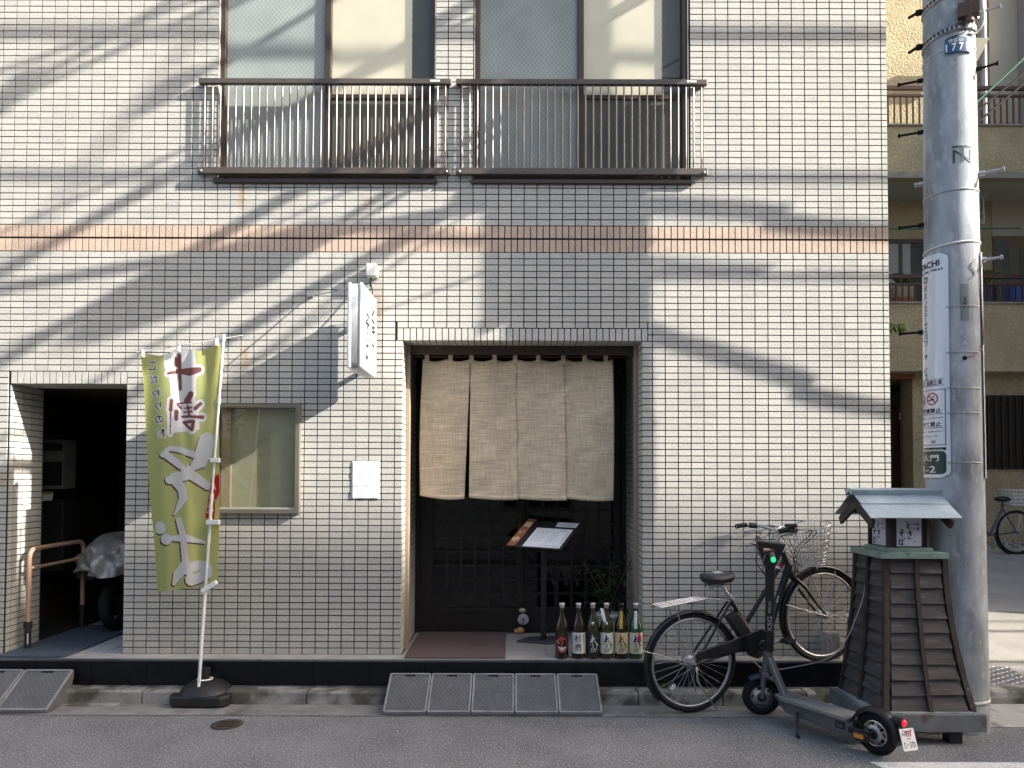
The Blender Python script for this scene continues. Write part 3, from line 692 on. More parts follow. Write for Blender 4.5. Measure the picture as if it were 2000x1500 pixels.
t = MB(); t.tube(spline([(c.x-.005, -.05, c.z-.046), (c.x-.01, -.06, c.z-.09), (-1.06, -.12, SZ1+.06), (-1.07, -.16, SZ1)], 6), .005, 6); t.build('power_lead', m_cable, sg)

# ------------------------------------------------------------ notice
n0 = at(687, 901, -.004); n1 = at(741, 975, -.004)
nt_ = thing('paper_notice', ((n0.x+n1.x)/2, 0, n1.z), 'crinkled white paper notice taped to the wall left of the doorway', 'notice')
pm = MB(); pm.grid(lambda u, v: (n0.x+(n1.x-n0.x)*u, -.003-.0035*abs(math.sin(u*7+v*5))*(.3+v)-.002*math.sin(v*13)**2, n0.z+(n1.z-n0.z)*v), 16, 22); pm.build('sheet', m_paper, nt_, solid=.0008)
tx = MB(); fnN = lambda u, v: (n0.x+(n1.x-n0.x)*u, -.0095, n1.z+(n0.z-n1.z)*v)
put_text(tx, 'ランチタイム', fnN, .5, .90, .05, .01, wid=.4)
for k, s in enumerate(('こちらのランチも承りますので電話', 'です。', '当日の予約は正午と致します', 'のでご了承下さい', '当日分の麺が無くなり次第', '営業を終了致します', '定休日の場合もございます', '願います。')):
    put_text(tx, s, fnN, .14, .78-.085*k, .035, 0, center=False, wid=.72*min(1, len(s)/14))
tx.build('lettering', m_greyink, nt_)

# ------------------------------------------------------------ banner on a stand
TL = (275, 690); TR = (430, 671); BL = (307, 1157); BR = (427, 1141); FYB = -.42
flag = thing('banner_stand', gr(384, 1372, 0), 'tall yellow-green nobori banner on a white pole in a black base', 'banner')
NU, NV = 150, 430
def flag_px(u, v):
    l = (TL[0]+(BL[0]-TL[0])*v, TL[1]+(BL[1]-TL[1])*v); r = (TR[0]+(BR[0]-TR[0])*v, TR[1]+(BR[1]-TR[1])*v)
    px = l[0]+(r[0]-l[0])*u; py = l[1]+(r[1]-l[1])*u
    sag = 9*(math.sin(2*PI*u)**2)*(1-v)**6
    return px + 1.2*math.sin(v*9+u*2), py + sag
def flag_pt(u, v):
    px, py = flag_px(u, v)
    fold = .026*math.sin(u*7.2+.8+v*1.6)*(.4+.6*v) + .010*math.sin(u*15+2.2*v+1) + .040*math.exp(-((u-.47-.22*v)/.09)**2)*(1-v)**1.2 - .034*math.exp(-((u-.95+.28*v)/.10)**2)*(1-v)**1.5 + .010*math.sin(v*5.5+u*3) + .035*(u-.5)*math.sin(v*3)
    return at(px, py, FYB + fold)
U, Vv = np.meshgrid(np.linspace(0, 1, NU+1), np.linspace(0, 1, NV+1))
PXg = np.vectorize(lambda u, v: flag_px(u, v)[0])(U, Vv).ravel(); PYg = np.vectorize(lambda u, v: flag_px(u, v)[1])(U, Vv).ravel()
def capd(pts, ws, dx=0, dy=0, s=5.357, ox=260, oy=640):
    best = np.full(PXg.shape, 1e9); X = PXg-dx; Y = PYg-dy
    for i in range(len(pts)-1):
        ax_, ay_ = pts[i][0]/s+ox, pts[i][1]/s+oy; bx, by = pts[i+1][0]/s+ox, pts[i+1][1]/s+oy; w0, w1 = ws[i]/s, ws[i+1]/s
        t = np.clip(((X-ax_)*(bx-ax_)+(Y-ay_)*(by-ay_))/max(1e-6, (bx-ax_)**2+(by-ay_)**2), 0, 1)
        best = np.minimum(best, np.hypot(X-ax_-t*(bx-ax_), Y-ay_-t*(by-ay_)) - (w0+(w1-w0)*t))
    return best
def inpoly(poly, s=5.357, ox=260, oy=640):
    P = [(p[0]/s+ox, p[1]/s+oy) for p in poly]; r = np.zeros(PXg.shape, bool); j = len(P)-1
    for i in range(len(P)):
        (xi, yi), (xj, yj) = P[i], P[j]; c = ((yi > PYg) != (yj > PYg)) & (PXg < (xj-xi)*(PYg-yi)/(yj-yi+1e-9)+xi); r ^= c; j = i
    return r
K1 = [([(480,290),(488,470),(495,645)], (20,19,15)), ([(450,330),(450,390)], (22,22)), ([(365,480),(480,455),(590,462),(690,440)], (12,24,42,28)),
      ([(400,760),(393,860)], (17,20)), ([(393,860),(388,1110)], (9,4)), ([(452,880),(450,955)], (24,20)),
      ([(605,690),(565,765)], (28,34)), ([(465,800),(500,845)], (10,12)), ([(465,795),(610,782)], (9,8)), ([(705,795),(650,845)], (18,22)),
      ([(570,820),(590,930)], (12,12)), ([(545,845),(612,835)], (10,10)), ([(535,885),(615,876)], (10,10)), ([(512,930),(610,930),(725,936)], (12,14,20)),
      ([(530,990),(630,980)], (14,18)), ([(632,985),(615,1065)], (18,20)), ([(528,990),(605,1065)], (13,14))]
o2 = 1393  # offset of the second crop in the first crop's units
K2 = [([(770,1180),(735,1320)], (82,88)), ([(700,1400),(650,1440)], (75,50)), ([(640,1330),(480,1275),(380,1262),(310,1330)], (34,30,22,28)),
      ([(330,1320),(480,1430),(600,1500)], (36,38,44)), ([(560,110+o2),(780,265+o2)], (56,40)), ([(560,150+o2),(430,180+o2)], (50,58)), ([(420,190+o2),(380,200+o2)], (46,44)),
      ([(440,200+o2),(510,290+o2),(525,390+o2),(470,500+o2),(430,560+o2)], (56,46,44,26,10)),
      ([(280,690+o2),(285,715+o2)], (54,52)), ([(345,820+o2),(348,822+o2)], (56,56)), ([(480,620+o2),(520,780+o2),(548,1060+o2)], (32,34,36)),
      ([(425,810+o2),(560,810+o2),(745,853+o2)], (30,38,14)), ([(540,1090+o2),(470,1190+o2),(425,1290+o2)], (50,52,16)),
      ([(560,1130+o2),(700,1100+o2),(770,1115+o2),(770,1180+o2)], (62,60,54,60)), ([(740,1200+o2),(610,1240+o2)], (60,66))]
col = np.zeros((len(PXg), 4)); col[:, 3] = 1
g1 = np.array([.42, .45, .18]); g2 = np.array([.60, .56, .17]); k = np.clip((PXg-395)/40, 0, 1)[:, None]*.8
col[:, :3] = g1*(1-k) + g2*k
pan = inpoly([(318,290),(330,420),(380,520),(392,740),(400,1105),(690,1065),(690,960),(650,760),(660,520),(650,230),(500,215)])
WH = np.array([.70, .70, .72]); col[pan, :3] = WH
d1 = np.min([capd(*s_) for s_ in K1], axis=0); col[d1 < 5.5, :3] = WH; col[d1 < 0, :3] = (.22, .075, .07)
d2 = np.min([capd(*s_) for s_ in K2], axis=0); d3 = np.min([capd(*s_, dx=-2.0, dy=2.4) for s_ in K2], axis=0)
hole = capd([(630,1175+o2),(700,1150+o2)], (10,12)) < 0; hole2 = inpoly([(410,1310),(540,1335),(570,1400),(560,1470),(470,1370)])
d2[hole | hole2] = 9
col[(d3 < .6), :3] = (.10, .055, .045); col[hole | hole2, :3] = g1; col[d2 < 0, :3] = (.60, .61, .64)
def textmask(s, cx, cy, size, dx=0, dy=0):
    vs, fs = glyphs(s, .02); xs = [v[0] for v in vs]; ys = [v[1] for v in vs]; mx = (min(xs)+max(xs))/2; my = (min(ys)+max(ys))/2; kk = size/max(max(xs)-min(xs), max(ys)-min(ys))
    r = np.zeros(PXg.shape, bool); sel = np.where((abs(PXg-cx) < size) & (abs(PYg-cy) < size))[0]; X = PXg[sel]-dx; Y = PYg[sel]-dy
    q = [(cx-(v[0]-mx)*kk, cy-(v[1]-my)*kk) for v in vs]; acc = np.zeros(X.shape, bool)
    for f_ in fs:
        for i in range(1, len(f_)-1):
            a, b, c = q[f_[0]], q[f_[i]], q[f_[i+1]]
            d_ = (b[1]-c[1])*(a[0]-c[0])+(c[0]-b[0])*(a[1]-c[1])
            if abs(d_) < 1e-9: continue
            l1 = ((b[1]-c[1])*(X-c[0])+(c[0]-b[0])*(Y-c[1]))/d_; l2 = ((c[1]-a[1])*(X-c[0])+(a[0]-c[0])*(Y-c[1]))/d_
            acc |= (l1 >= 0) & (l2 >= 0) & (l1+l2 <= 1)
    r[sel] = acc; return r
for ch, x_, y_ in (('こ',200,400),('だ',215,540),('わ',245,680),('り',262,820),('の',275,960),('麺',295,1100)):
    cx, cy = x_/5.357+260, y_/5.357+640
    halo = np.zeros(PXg.shape, bool)
    for dx, dy in ((1.3,0),(-1.3,0),(0,1.3),(0,-1.3),(1,1),(-1,1),(1,-1),(-1,-1)): halo |= textmask(ch, cx, cy, 17, dx, dy)
    col[halo, :3] = WH; col[textmask(ch, cx, cy, 17), :3] = (.06, .04, .04)
rd = inpoly([(820,180+o2),(870,150+o2),(905,140+o2),(905,330+o2),(858,440+o2),(852,610+o2),(755,600+o2)]); col[rd, :3] = (.50, .02, .012)
for s_ in ([(785,480+o2),(830,470+o2)], [(775,540+o2),(840,520+o2)], [(795,440+o2),(800,560+o2)], [(835,390+o2),(855,420+o2)], [(845,240+o2),(860,300+o2)]):
    col[capd(s_, (6, 6)) < 0, :3] = (.7, .6, .55)
edge = (U.ravel() < .045); col[edge, :3] = (.42, .45, .12)
def flagmat():
    m = bpy.data.materials.new('printed banner cloth'); m.use_nodes = True; t = m.node_tree; N = t.nodes; L = t.links; b = N['Principled BSDF']
    a = N.new('ShaderNodeAttribute'); a.attribute_name = 'print'
    L.new(a.outputs['Color'], b.inputs['Base Color']); b.inputs['Roughness'].default_value = .6; b.inputs['Specular IOR Level'].default_value = .25
    tb = N.new('ShaderNodeBsdfTranslucent'); L.new(a.outputs['Color'], tb.inputs[0]); ms = N.new('ShaderNodeMixShader'); ms.inputs[0].default_value = .45
    L.new(b.outputs[0], ms.inputs[1]); L.new(tb.outputs[0], ms.inputs[2]); L.new(ms.outputs[0], N['Material Output'].inputs[0]); return m
c = MB(); c.grid(flag_pt, NU, NV); fo = c.build('banner_cloth', flagmat(), flag)
at_ = fo.data.color_attributes.new('print', 'FLOAT_COLOR', 'POINT'); at_.data.foreach_set('color', col.ravel())
fo['label'] = 'yellow-green banner cloth, its brush lettering seen mirrored from behind'
pb = at(388, 1322, -.36); pt = at(437, 657, -.43)
t = MB(); t.tube([pb + Vector((0,0,-.1)), pb + (pt-pb)*.53], .0115, 10); t.build('pole', m_white, flag)
t = MB(); t.tube([pb + (pt-pb)*.53, pt], .0088, 10); t.build('pole_upper', m_white, flag)
for k in (.53, .81):
    q = pb + (pt-pb)*k; t = MB(); t.tube([q-(pt-pb).normalized()*.02, q+(pt-pb).normalized()*.02], .014, 10); t.build('pole_clip', m_white, flag)
t = MB(); t.tube([at(268, 688, -.43), at(475, 655, -.43)], .0035, 6); t.build('cross_rod', m_white, flag)
t = MB(); t.tube([pt + Vector((0,0,-.03)), pt + Vector((0,0,.012))], .013, 10); t.build('pole_cap', m_white, flag)
for (px, py, w) in ((279, 690, 8), (349, 679, 10), (424, 668, 10)):
    t = MB(); a, b_ = at(px-w/2, py-8, -.45), at(px+w/2, py+9, -.415); t.box(a.x, b_.x, -.446, -.416, b_.z, a.z); t.build('tab', m_white, flag, bevel=.004)
for py, px0 in ((899, 415), (1020, 407), (1143, 398)):
    t = MB(); a = at(px0-3, py+(12 if py > 1100 else 0), -.425); b_ = at(429 if py < 1100 else 423, py-(6 if py > 1100 else 0), -.43); t.bar(a, b_, .030, .032); t.build('side_loop', m_white, flag, bevel=.003)
bc = gr(384, 1385, 0); bx, by = bc.x, bc.y + .17
s = MB(); s.prism([(bx-.215, by-.13, .012), (bx-.165, by-.18, .012), (bx+.165, by-.18, .012), (bx+.215, by-.13, .012), (bx+.215, by+.13, .012), (bx+.165, by+.18, .012), (bx-.165, by+.18, .012), (bx-.215, by+.13, .012)], (0, 0, .075))
s.build('water_tank', m_blackplastic, flag, bevel=.015, seg=3)
s = MB(); s.lathe([(.185,.085),(.175,.10),(.15,.125),(.115,.15),(.07,.163),(.0,.165)], (bx, by, 0), (0,0,1), 28); s.build('tank_dome', m_blackplastic, flag)
for sx in (-.12, .12):
    for sy in (-.1, .1):
        s = MB(); s.box(bx+sx-.06, bx+sx+.06, by+sy-.05, by+sy+.05, 0, .0125); s.build('foot', m_blackplastic, flag)
s = MB(); s.tube([(pb.x-.004, by, .16), (pb.x, by, .20)], .028, 14); s.tube([(pb.x, by, .20), (pb.x+.003, by, .245)], .036, 14); s.build('socket', m_blackplastic, flag)
s = MB(); s.torus((pb.x-.004, by, .166), (0,0,1), .05, .006, 20, 6); s.build('socket_ring', m_white, flag)
# ------------------------------------------------------------ kerb ramps
m_ramp = M('recycled rubber', (0.10, 0.104, 0.11), 0.6, var=0.2, vs=10, bump=.0008, bs=200)
m_rampedge = M('scuffed rubber rim', (0.24, 0.245, 0.25), 0.7, var=0.3, vs=14)
def ramp(x0, x1, y0, y1, h, label, group):
    """x0..x1 wide, y0 the front on the road, y1 the back at the kerb"""
    t = thing('kerb_ramp', ((x0+x1)/2, (y0+y1)/2, 0), label, 'ramp', group)
    zf = .022; Lw = math.hypot(y1-y0, h-zf); n = Vector((0, -(h-zf)/Lw, (y1-y0)/Lw))
    P = lambda u, v, e=0: Vector((x0+(x1-x0)*u, y0+(y1-y0)*v, zf+(h-zf)*v)) + n*e
    b = MB(); b.prism([(x0+.003, y0, .006), (x0+.003, y0, zf), (x0+.003, y1, h), (x0+.003, y1, h-.045), (x0+.003, y1-.05, .006)], (x1-x0-.006, 0, 0)); b.build('body', m_ramp, t, bevel=.003)
    r = MB()
    for (u0, v0, u1, v1) in ((.03,.03,.97,.03), (.03,.97,.97,.97), (.03,.03,.03,.97), (.97,.03,.97,.97)): r.bar(P(u0,v0,.003), P(u1,v1,.003), .012, .008, n)
    r.build('rim', m_rampedge, t)
    s = MB(); nu, nv = 8, 15
    for j in range(nv):
        for i in range(nu):
            c = P(.13+.74*(i+.0+(.5 if j % 2 else 0))/(nu-.5), .11+.80*j/(nv-1)); a = Vector((1,0,0))*.0125; bb = P(0,1)-P(0,0); bb = bb.normalized()*.0105
            V = [c-a-bb*.2, c-bb, c+a-bb*.2, c+bb, c+n*.0065]
            s.add([V[0],V[1],V[2],V[3],V[4]], [(0,1,4),(1,2,4),(2,3,4),(3,0,4)])
    o = s.build('tread_studs', m_ramp, t); o['kind'] = 'stuff'
    k = MB(); k.bar(P(.38,.935,.002), P(.62,.935,.002), .018, .006, n); k.build('grip_slot', m_rubber, t)
xl, xr = ax(746, 1393, -.56), ax(1178, 1393, -.56); w5 = (xr-xl)/5
pos = ('leftmost', 'second from the left', 'middle', 'second from the right', 'rightmost')
for i in range(5): ramp(xl+i*w5, xl+(i+1)*w5, -.555, -.225, .205, 'grey studded rubber kerb ramp below the doorway, %s of the five' % pos[i], 'kerb ramps below the doorway')
xq = ax(93, 1380, -.53)
ramp(xq-.36, xq, -.535, -.225, .225, 'studded rubber kerb ramp before the hall entrance, with its right flank exposed', 'kerb ramps before the hall')
ramp(xq-.722, xq-.362, -.535, -.225, .225, 'studded rubber kerb ramp before the hall entrance, cut by the left picture edge', 'kerb ramps before the hall')
# ------------------------------------------------------------ ironware in the road
c = gr(443, 1416); t = thing('valve_cover', (c.x, c.y, 0), 'small round iron valve cover in the asphalt below the banner', 'cover')
b = MB(); b.lathe([(0,.005),(.07,.005),(.074,.0045),(.085,.005),(.1,.004),(.1,.0)], (c.x,c.y,.002), (0,0,1), 28); b.build('rim', M('rusty iron', (.06,.05,.042), .7, metal=.4, var=.35, vs=30, tint=(.09,.06,.045), ts=20), t)
b = MB()
for i in range(-2, 3): b.box(c.x-.05, c.x+.05, c.y+i*.024-.006, c.y+i*.024+.006, .007, .010)
o = b.build('cast_ribs', bpy.data.materials['rusty iron'], t); o['kind'] = 'stuff'
a0, a1 = gr(125, 1381), gr(278, 1363)
t = MB(); t.prism([(a0.x, a0.y, .0005), (a1.x-.1, a0.y-.0, .0005), (a1.x, a1.y+.02, .0005), (a0.x+.15, a1.y+.02, .0005)], (0,0,.012)); tag(t.build('gutter_lid', m_conc, None, bevel=.004), 'flat concrete gutter lid beside the left kerb ramp', 'lid')
lf = MB()
for i in range(16):
    c = gr(random.uniform(165, 190) if i < 4 else random.uniform(100, 1500), random.uniform(1362, 1376), .012) if i else gr(178, 1365, .016)
    a = random.uniform(0, 6.28); l = random.uniform(.008, .014) if i else .028; d = Vector((math.cos(a), math.sin(a), .1))*l; e = Vector((-math.sin(a), math.cos(a), .2))*l*.45
    lf.add([c-d, c-e, c+d, c+e], [(0,1,2,3)])
o = lf.build('leaf_litter', M('dry leaves', (.30,.22,.09), .8, var=.3, vs=40)); tag(o, 'dry leaf scraps lying along the gutter', 'leaves', kind='stuff')
# drain grating in the side lane
t = thing('drain_cover', (3.93, .34, .042), 'pale steel chequered drain cover in the side lane by the pole', 'cover')
da, db = Vector((.965, -.26, 0)), Vector((.26, .965, 0)); dc = Vector((3.93, .34, .0465))
b = MB(); b.obox(dc, da*.20, db*.33, (0,0,.005)); b.build('plate', M('galvanised plate', (.34,.35,.36), .45, metal=.7, var=.2, vs=20), t, bevel=.002)
b = MB()
for i in range(8):
    for j in range(13):
        c = dc + da*(-.17+i*.0485) + db*(-.30+j*.05) + Vector((0,0,.0065)); s_ = 1 if (i+j) % 2 else -1
        b.bar(c - da*.013 - db*(.011*s_), c + da*.013 + db*(.011*s_), .006, .004)
o = b.build('raised_tread', M('worn tread', (.55,.56,.57), .35, metal=.8), t); o['kind'] = 'stuff'

# ------------------------------------------------------------ hall entrance
m_pipe = M('pinkish tan coated pipe', (.42,.26,.18), .45, var=.06)
hr = thing('handrail', gr(45, 1272, FZ), 'pinkish tan pipe handrail on black posts in the left entrance', 'handrail')
p0 = gr(46, 1268, FZ+.004); p1 = Vector((p0.x+.02, .66, FZ+.004))
p1 = gr(153, 1228, FZ+.004); p0.x += .03; p1.x += .03
zt = 1.065
t = MB(); t.tube([p0+Vector((0,0,.19)), Vector((p0.x,p0.y,zt-.07)), *[Vector((p0.x, p0.y, zt-.07)) + (p1-p0).normalized()*.07*(1-math.cos(a)) + Vector((0,0,.07*math.sin(a))) for a in (.4,.8,1.2,PI/2)],
   *[Vector((p1.x, p1.y, zt-.07)) - (p1-p0).normalized()*.07*(1-math.cos(a)) + Vector((0,0,.07*math.sin(a))) for a in (PI/2,1.2,.8,.4)], Vector((p1.x,p1.y,zt-.07)), p1+Vector((0,0,.19))], .018, 12); t.build('rail', m_pipe, hr)
t = MB(); t.tube([Vector((p0.x,p0.y,zt-.15)), Vector((p1.x,p1.y,zt-.15))], .0135, 10); t.build('middle_rail', m_pipe, hr)
for p in (p0, p1):
    t = MB(); t.tube([p, p+Vector((0,0,.19))], .024, 14); t.tube([p+Vector((0,0,.165)), p+Vector((0,0,.215))], .031, 14); t.build('post', m_blackplastic, hr)
t = MB(); t.box(p0.x+.012, p0.x+.020, p0.y-.0255, p0.y-.0225, FZ+.05, FZ+.13); t.build('sticker', m_white, hr)
mt = MB(); q = [gr(8,1283,FZ+.002), gr(142,1281,FZ+.002)]
x0_ = HALL[0]+.02; x1_ = -3.33
def rr(x0, x1, y0, y1, r, z, n=5):
    P = []
    for (cx, cy, a0) in ((x1-r, y0+r, -PI/2), (x1-r, y1-r, 0), (x0+r, y1-r, PI/2), (x0+r, y0+r, PI)):
        for i in range(n+1): a = a0+PI/2*i/n; P.append((cx+r*math.cos(a), cy+r*math.sin(a), z))
    return P
mt.prism(rr(x0_, x1_, -.14, 1.0, .06, FZ+.0055), (.0, 0, .010)); o = mt.build('blue_mat', M('blue grey rubber mat', (.055,.072,.10), .7, var=.2, vs=12, bump=.0006, bs=300), None, bevel=.003)
tag(o, 'blue-grey rubber mat with rounded corners on the hall floor', 'mat')
mx0, mx1 = ax(79, 950, 1.0), ax(122, 950, 1.0); mzz = lambda py: at(100, py, 1.0).z
mb_ = thing('mailbox_column', ((mx0+mx1)/2, 1.1, .9), 'dim white and black mailbox column on the left wall of the hall', 'mailbox')
b = MB(); b.box(mx0-.15, mx1, 1.0, 1.2, mzz(955), mzz(858)); b.build('white_panel', M('grey white panel', (.16,.16,.15), .6), mb_, bevel=.004)
b = MB(); b.box(mx0+.02, mx1-.004, .985, .9995, mzz(948), mzz(902)); b.build('mail_door', m_blackplastic, mb_); b = MB(); b.box(mx0+.02, mx1-.004, .985, .9995, mzz(880), mzz(866)); b.build('mail_slot', m_blackplastic, mb_)
b = MB(); b.box(mx0-.15, mx1+.03, .97, 1.22, mzz(1115), mzz(976)); b.build('black_box', m_blackplastic, mb_, bevel=.01)
b = MB(); b.obox(((mx0+mx1)/2-.03, .95, mzz(970)), (.075,0,0), (0,.012,.035), (0,.003,-.001)); b.build('leaflet', M('leaflet', (.5,.55,.45), .7), mb_)
b = MB(); b.obox(((mx0+mx1)/2-.03, .952, mzz(962)), (.075,0,0), (0,.004,.010), (0,.003,-.001)); b.build('leaflet_stripe', M('green stripe', (.16,.30,.06), .7), mb_)
hd = thing('hall_door', (-3.1, 2.3, FZ), 'dim brown panelled door at the back of the hall', 'door')
b = MB(); b.box(-3.62, -2.78, 2.2, 2.25, FZ, 2.3); b.build('door_slab', M('hall door brown', (.07,.042,.018), .6, var=.15), hd, bevel=.004)
for (x0, x1, z0, z1) in ((-3.5,-3.3,1.3,1.85), (-3.2,-3.0,1.3,1.85), (-3.5,-3.3,.55,1.1), (-3.2,-3.0,.55,1.1)):
    b = MB(); b.box(x0, x1, 2.188, 2.1995, z0, z1); b.build('dark_panel', m_dkwood, hd, bevel=.004)
# covered motor scooter
cv = thing('covered_scooter', (-3.48, 1.15, FZ), 'motor scooter under a silver grey crumpled cover in the left hall', 'scooter')
def cover(u, v):
    a = 2*PI*u; top = 1.075 - .02*math.cos(a); zz = .74 + (top-.74)*math.sin(v*PI/2); sp = math.cos(v*PI/2)**.55
    rx, ry = .33*sp, .55*sp; wr = 1 + .07*math.sin(a*7+v*4) + .05*math.sin(a*13-v*9) + .04*math.sin(a*23+v*17)
    return Vector((-3.48 + rx*1.2*wr*math.cos(a), 1.15 + ry*wr*math.sin(a), zz + .028*math.sin(a*5+v*11)*(1-v) - .06*math.cos(a*2)*(1-v) + .05*math.exp(-((u-.6)/.1)**2)))
b = MB(); b.grid(cover, 90, 26); b.build('cover', M('silver cover sheet', (.36,.36,.35), .38, metal=.25, var=.25, vs=9, bump=.012, bs=13), cv)
for yy in (.82, 1.55):
    b = MB(); b.torus((-3.48, yy, FZ+.21), (1,0,.15), .16, .05, 26, 10); b.build('wheel', m_rubber, cv)
b = MB(); b.box(-3.56, -3.40, .92, 1.5, FZ+.18, .76); b.build('body', m_blackplastic, cv, bevel=.05)
b = MB(); b.tube([(-3.20, 1.0, .75), (-3.14, .82, FZ+.005)], .008, 6); b.build('stand', m_steel, cv)

# ------------------------------------------------------------ doorway things
dm = MB(); a, b_ = gr(803, 1281, FZ+.003), gr(987, 1281, FZ+.003)
dm.box(-.80, b_.x, -.125, .775, FZ+.001, FZ+.013); tag(dm.build('door_mat', M('heather brown mat', (.10,.066,.066), .95, var=.2, vs=30, speck=.5, ss=420, speckcol=(.2,.15,.15), bump=.003, bs=400), None, bevel=.002), 'reddish brown fibre door mat before the sliding door', 'mat')
ms = thing('menu_stand', gr(1058, 1256, FZ), 'black menu stand with an open white menu in the doorway', 'menu stand')
c = gr(1056, 1254, FZ)
b = MB(); b.prism([(c.x-.20, c.y-.02, FZ+.001), (c.x+.06, c.y-.10, FZ+.001), (c.x+.19, c.y-.02, FZ+.001), (c.x+.13, c.y+.16, FZ+.001), (c.x-.09, c.y+.13, FZ+.001)], (0,0,.018)); b.build('base_plate', M('slate base', (.045,.048,.055), .5, var=.2), ms, bevel=.004)
tz = 1.36; b = MB(); b.box(c.x+.0, c.x+.048, c.y+.0, c.y+.03, FZ+.0195, 1.185); b.build('post', m_blackmetal, ms, bevel=.004)
Yt = c.y-.12
PT = [at(1030,1016,Yt+.2), at(1125,1020,Yt+.2), at(1098,1073,Yt), at(990,1063,Yt)]
Otr = at(988, 1066, Yt); eu = at(1094, 1073, Yt) - Otr; ev = at(1031, 1015, Yt+.22) - Otr; nn = eu.cross(ev).normalized()
if nn.z < 0: nn = -nn
TP_ = lambda u, v, e=0.0: Otr + eu*u + ev*v + nn*e
b = MB(); b.prism([TP_(0,0,-.016), TP_(1.02,0,-.016), TP_(1.02,1.0,-.016), TP_(0,1.0,-.016)], nn*.014); b.build('tray', m_blackplastic, ms, bevel=.003)
b = MB(); b.prism([TP_(0.01,-.01,.0), TP_(.17,.0,.0), TP_(.17,1.0,.0), TP_(.01,1.0,.0)], nn*.014); b.build('wood_plaque', M('chestnut plaque', (.28,.105,.035), .5, var=.25, vs=20, stretch=(8,2,2)), ms, bevel=.002)
tx = MB(); put_text(tx, '商', lambda u, v: TP_(u, v, .0155), .095, .78, .20, .02, wid=.13); put_text(tx, 'い', lambda u, v: TP_(u, v, .0155), .09, .50, .10, .02, wid=.09); put_text(tx, '中', lambda u, v: TP_(u, v, .0155), .085, .22, .20, .02, wid=.12); tx.build('plaque_lettering', M('cream letters', (.75,.62,.42), .6), ms)
for (u0, u1) in ((.29, .622), (.628, .97)):
    b = MB(); b.prism([TP_(u0,.02,.001), TP_(u1,.02,.001), TP_(u1,.72,.001), TP_(u0,.72,.001)], nn*.003); b.build('menu_page', m_paper, ms)
b = MB(); b.prism([TP_(.60,.80,.001), TP_(.99,.80,.001), TP_(.99,.97,.001), TP_(.60,.97,.001)], nn*.003); b.build('menu_strip', m_paper, ms)
tx = MB(); fq = lambda u, v: TP_(u, v, .0046)
put_text(tx, 'お品書', fq, .80, .655, .035, .01)
for k, s in enumerate(('もりそば', 'かけそば', 'とろろそば', '天ぷらそば', '鴨南蛮そば', 'ざるそば', 'きつね', '天せいろそば')):
    put_text(tx, s, fq, .66, .585-.056*k, .030, .012, center=False, wid=.026*len(s)); put_text(tx, str(800+k*70), fq, .90, .585-.056*k, .026, .008, center=False)
put_text(tx, '大盛 ¥200   日本酒各種', fq, .80, .09, .03, .01, wid=.27)
put_text(tx, '本日のおすすめ 新そば', fq, .79, .91, .05, .012, wid=.34); put_text(tx, '数量限定', fq, .82, .84, .04, .01, wid=.2)
for k in range(7): put_text(tx, 'そばの実の香りと風味', fq, .45, .60-.06*k, .022, 0, wid=.22)
tx.build('menu_lettering', m_greyink, ms)
b = MB(); b.obox(TP_(.625,.735,.006), eu.normalized()*.007, ev.normalized()*.008, nn*.003); b.build('clip', m_chrome, ms)
# stickers on the door
c = at(1020, 1192, .797); b = MB(); b.lathe([(0,0),(.030,0),(.030,.001),(0,.0011)], (0,0,0), (0,-1,0), 24); b.v = [(v[0]*1.0+c.x, v[1]+.7985, v[2]*.62+c.z) for v in b.v]; tag(b.build('oval_sticker', M('cream sticker', (.55,.52,.33), .5)), 'small oval cream sticker on the dark sliding door', 'sticker')
c = at(1022, 1210, .797); st = thing('round_sticker', (c.x, .797, c.z), 'round white certification sticker with a flower emblem on the sliding door', 'sticker')
b = MB(); b.lathe([(0,0),(.048,0),(.048,.001),(0,.0011)], (c.x,.7985,c.z), (0,-1,0), 30); b.build('disc', M('lilac white', (.55,.55,.62), .5), st)
b = MB(); nvy = M('navy print', (.02,.025,.10), .6)
def ring(mb, c, r0, r1, y, n=28):
    mb.add([(c.x+r*math.cos(2*PI*k/n), y, c.z+r*math.sin(2*PI*k/n)) for r in (r0, r1) for k in range(n)], [(k, (k+1) % n, n+(k+1) % n, n+k) for k in range(n)])
ring(b, c, .024, .027, .7966)
for k in range(4): brush(b, lambda u, v: (c.x+u, .7965, c.z+v), [(math.cos(k*PI/2)*.004, math.sin(k*PI/2)*.004), (math.cos(k*PI/2)*.013, math.sin(k*PI/2)*.013)], [.004, .006])
for k in range(13):
    a = PI*.06 + PI*.88*k/12; put_text(b, '東京都優良飲食店認証事業所'[k], lambda u, v, a=a: (c.x+.037*math.cos(PI-a)+u*math.sin(PI-a)+v*math.cos(PI-a)*1, .7966, c.z+.037*math.sin(PI-a)-u*math.cos(PI-a)+v*math.sin(PI-a)), 0, 0, .009, .02)
put_text(b, '東', lambda u, v: (c.x+u, .7966, c.z+v), -.012, -.037, .009, .02); put_text(b, '京', lambda u, v: (c.x+u, .7966, c.z+v), .012, -.037, .009, .02)
b.build('emblem', nvy, st)
c = gr(1016, 1232, FZ+.002)
cat = thing('cat_ornament', (c.x, c.y, FZ), 'small orange and white sleeping cat ornament at the door foot', 'ornament')
b = MB(); b.sphere((c.x, .755, FZ+.028), .034, 14, 10, (1.1, .7, .85)); b.sphere((c.x-.036, .745, FZ+.028), .02, 12, 8, (1,.9,.95)); b.build('body', M('ginger glaze', (.42,.18,.05), .4, var=.1, tint=(.6,.52,.42), ts=30, tcov=.52), cat)
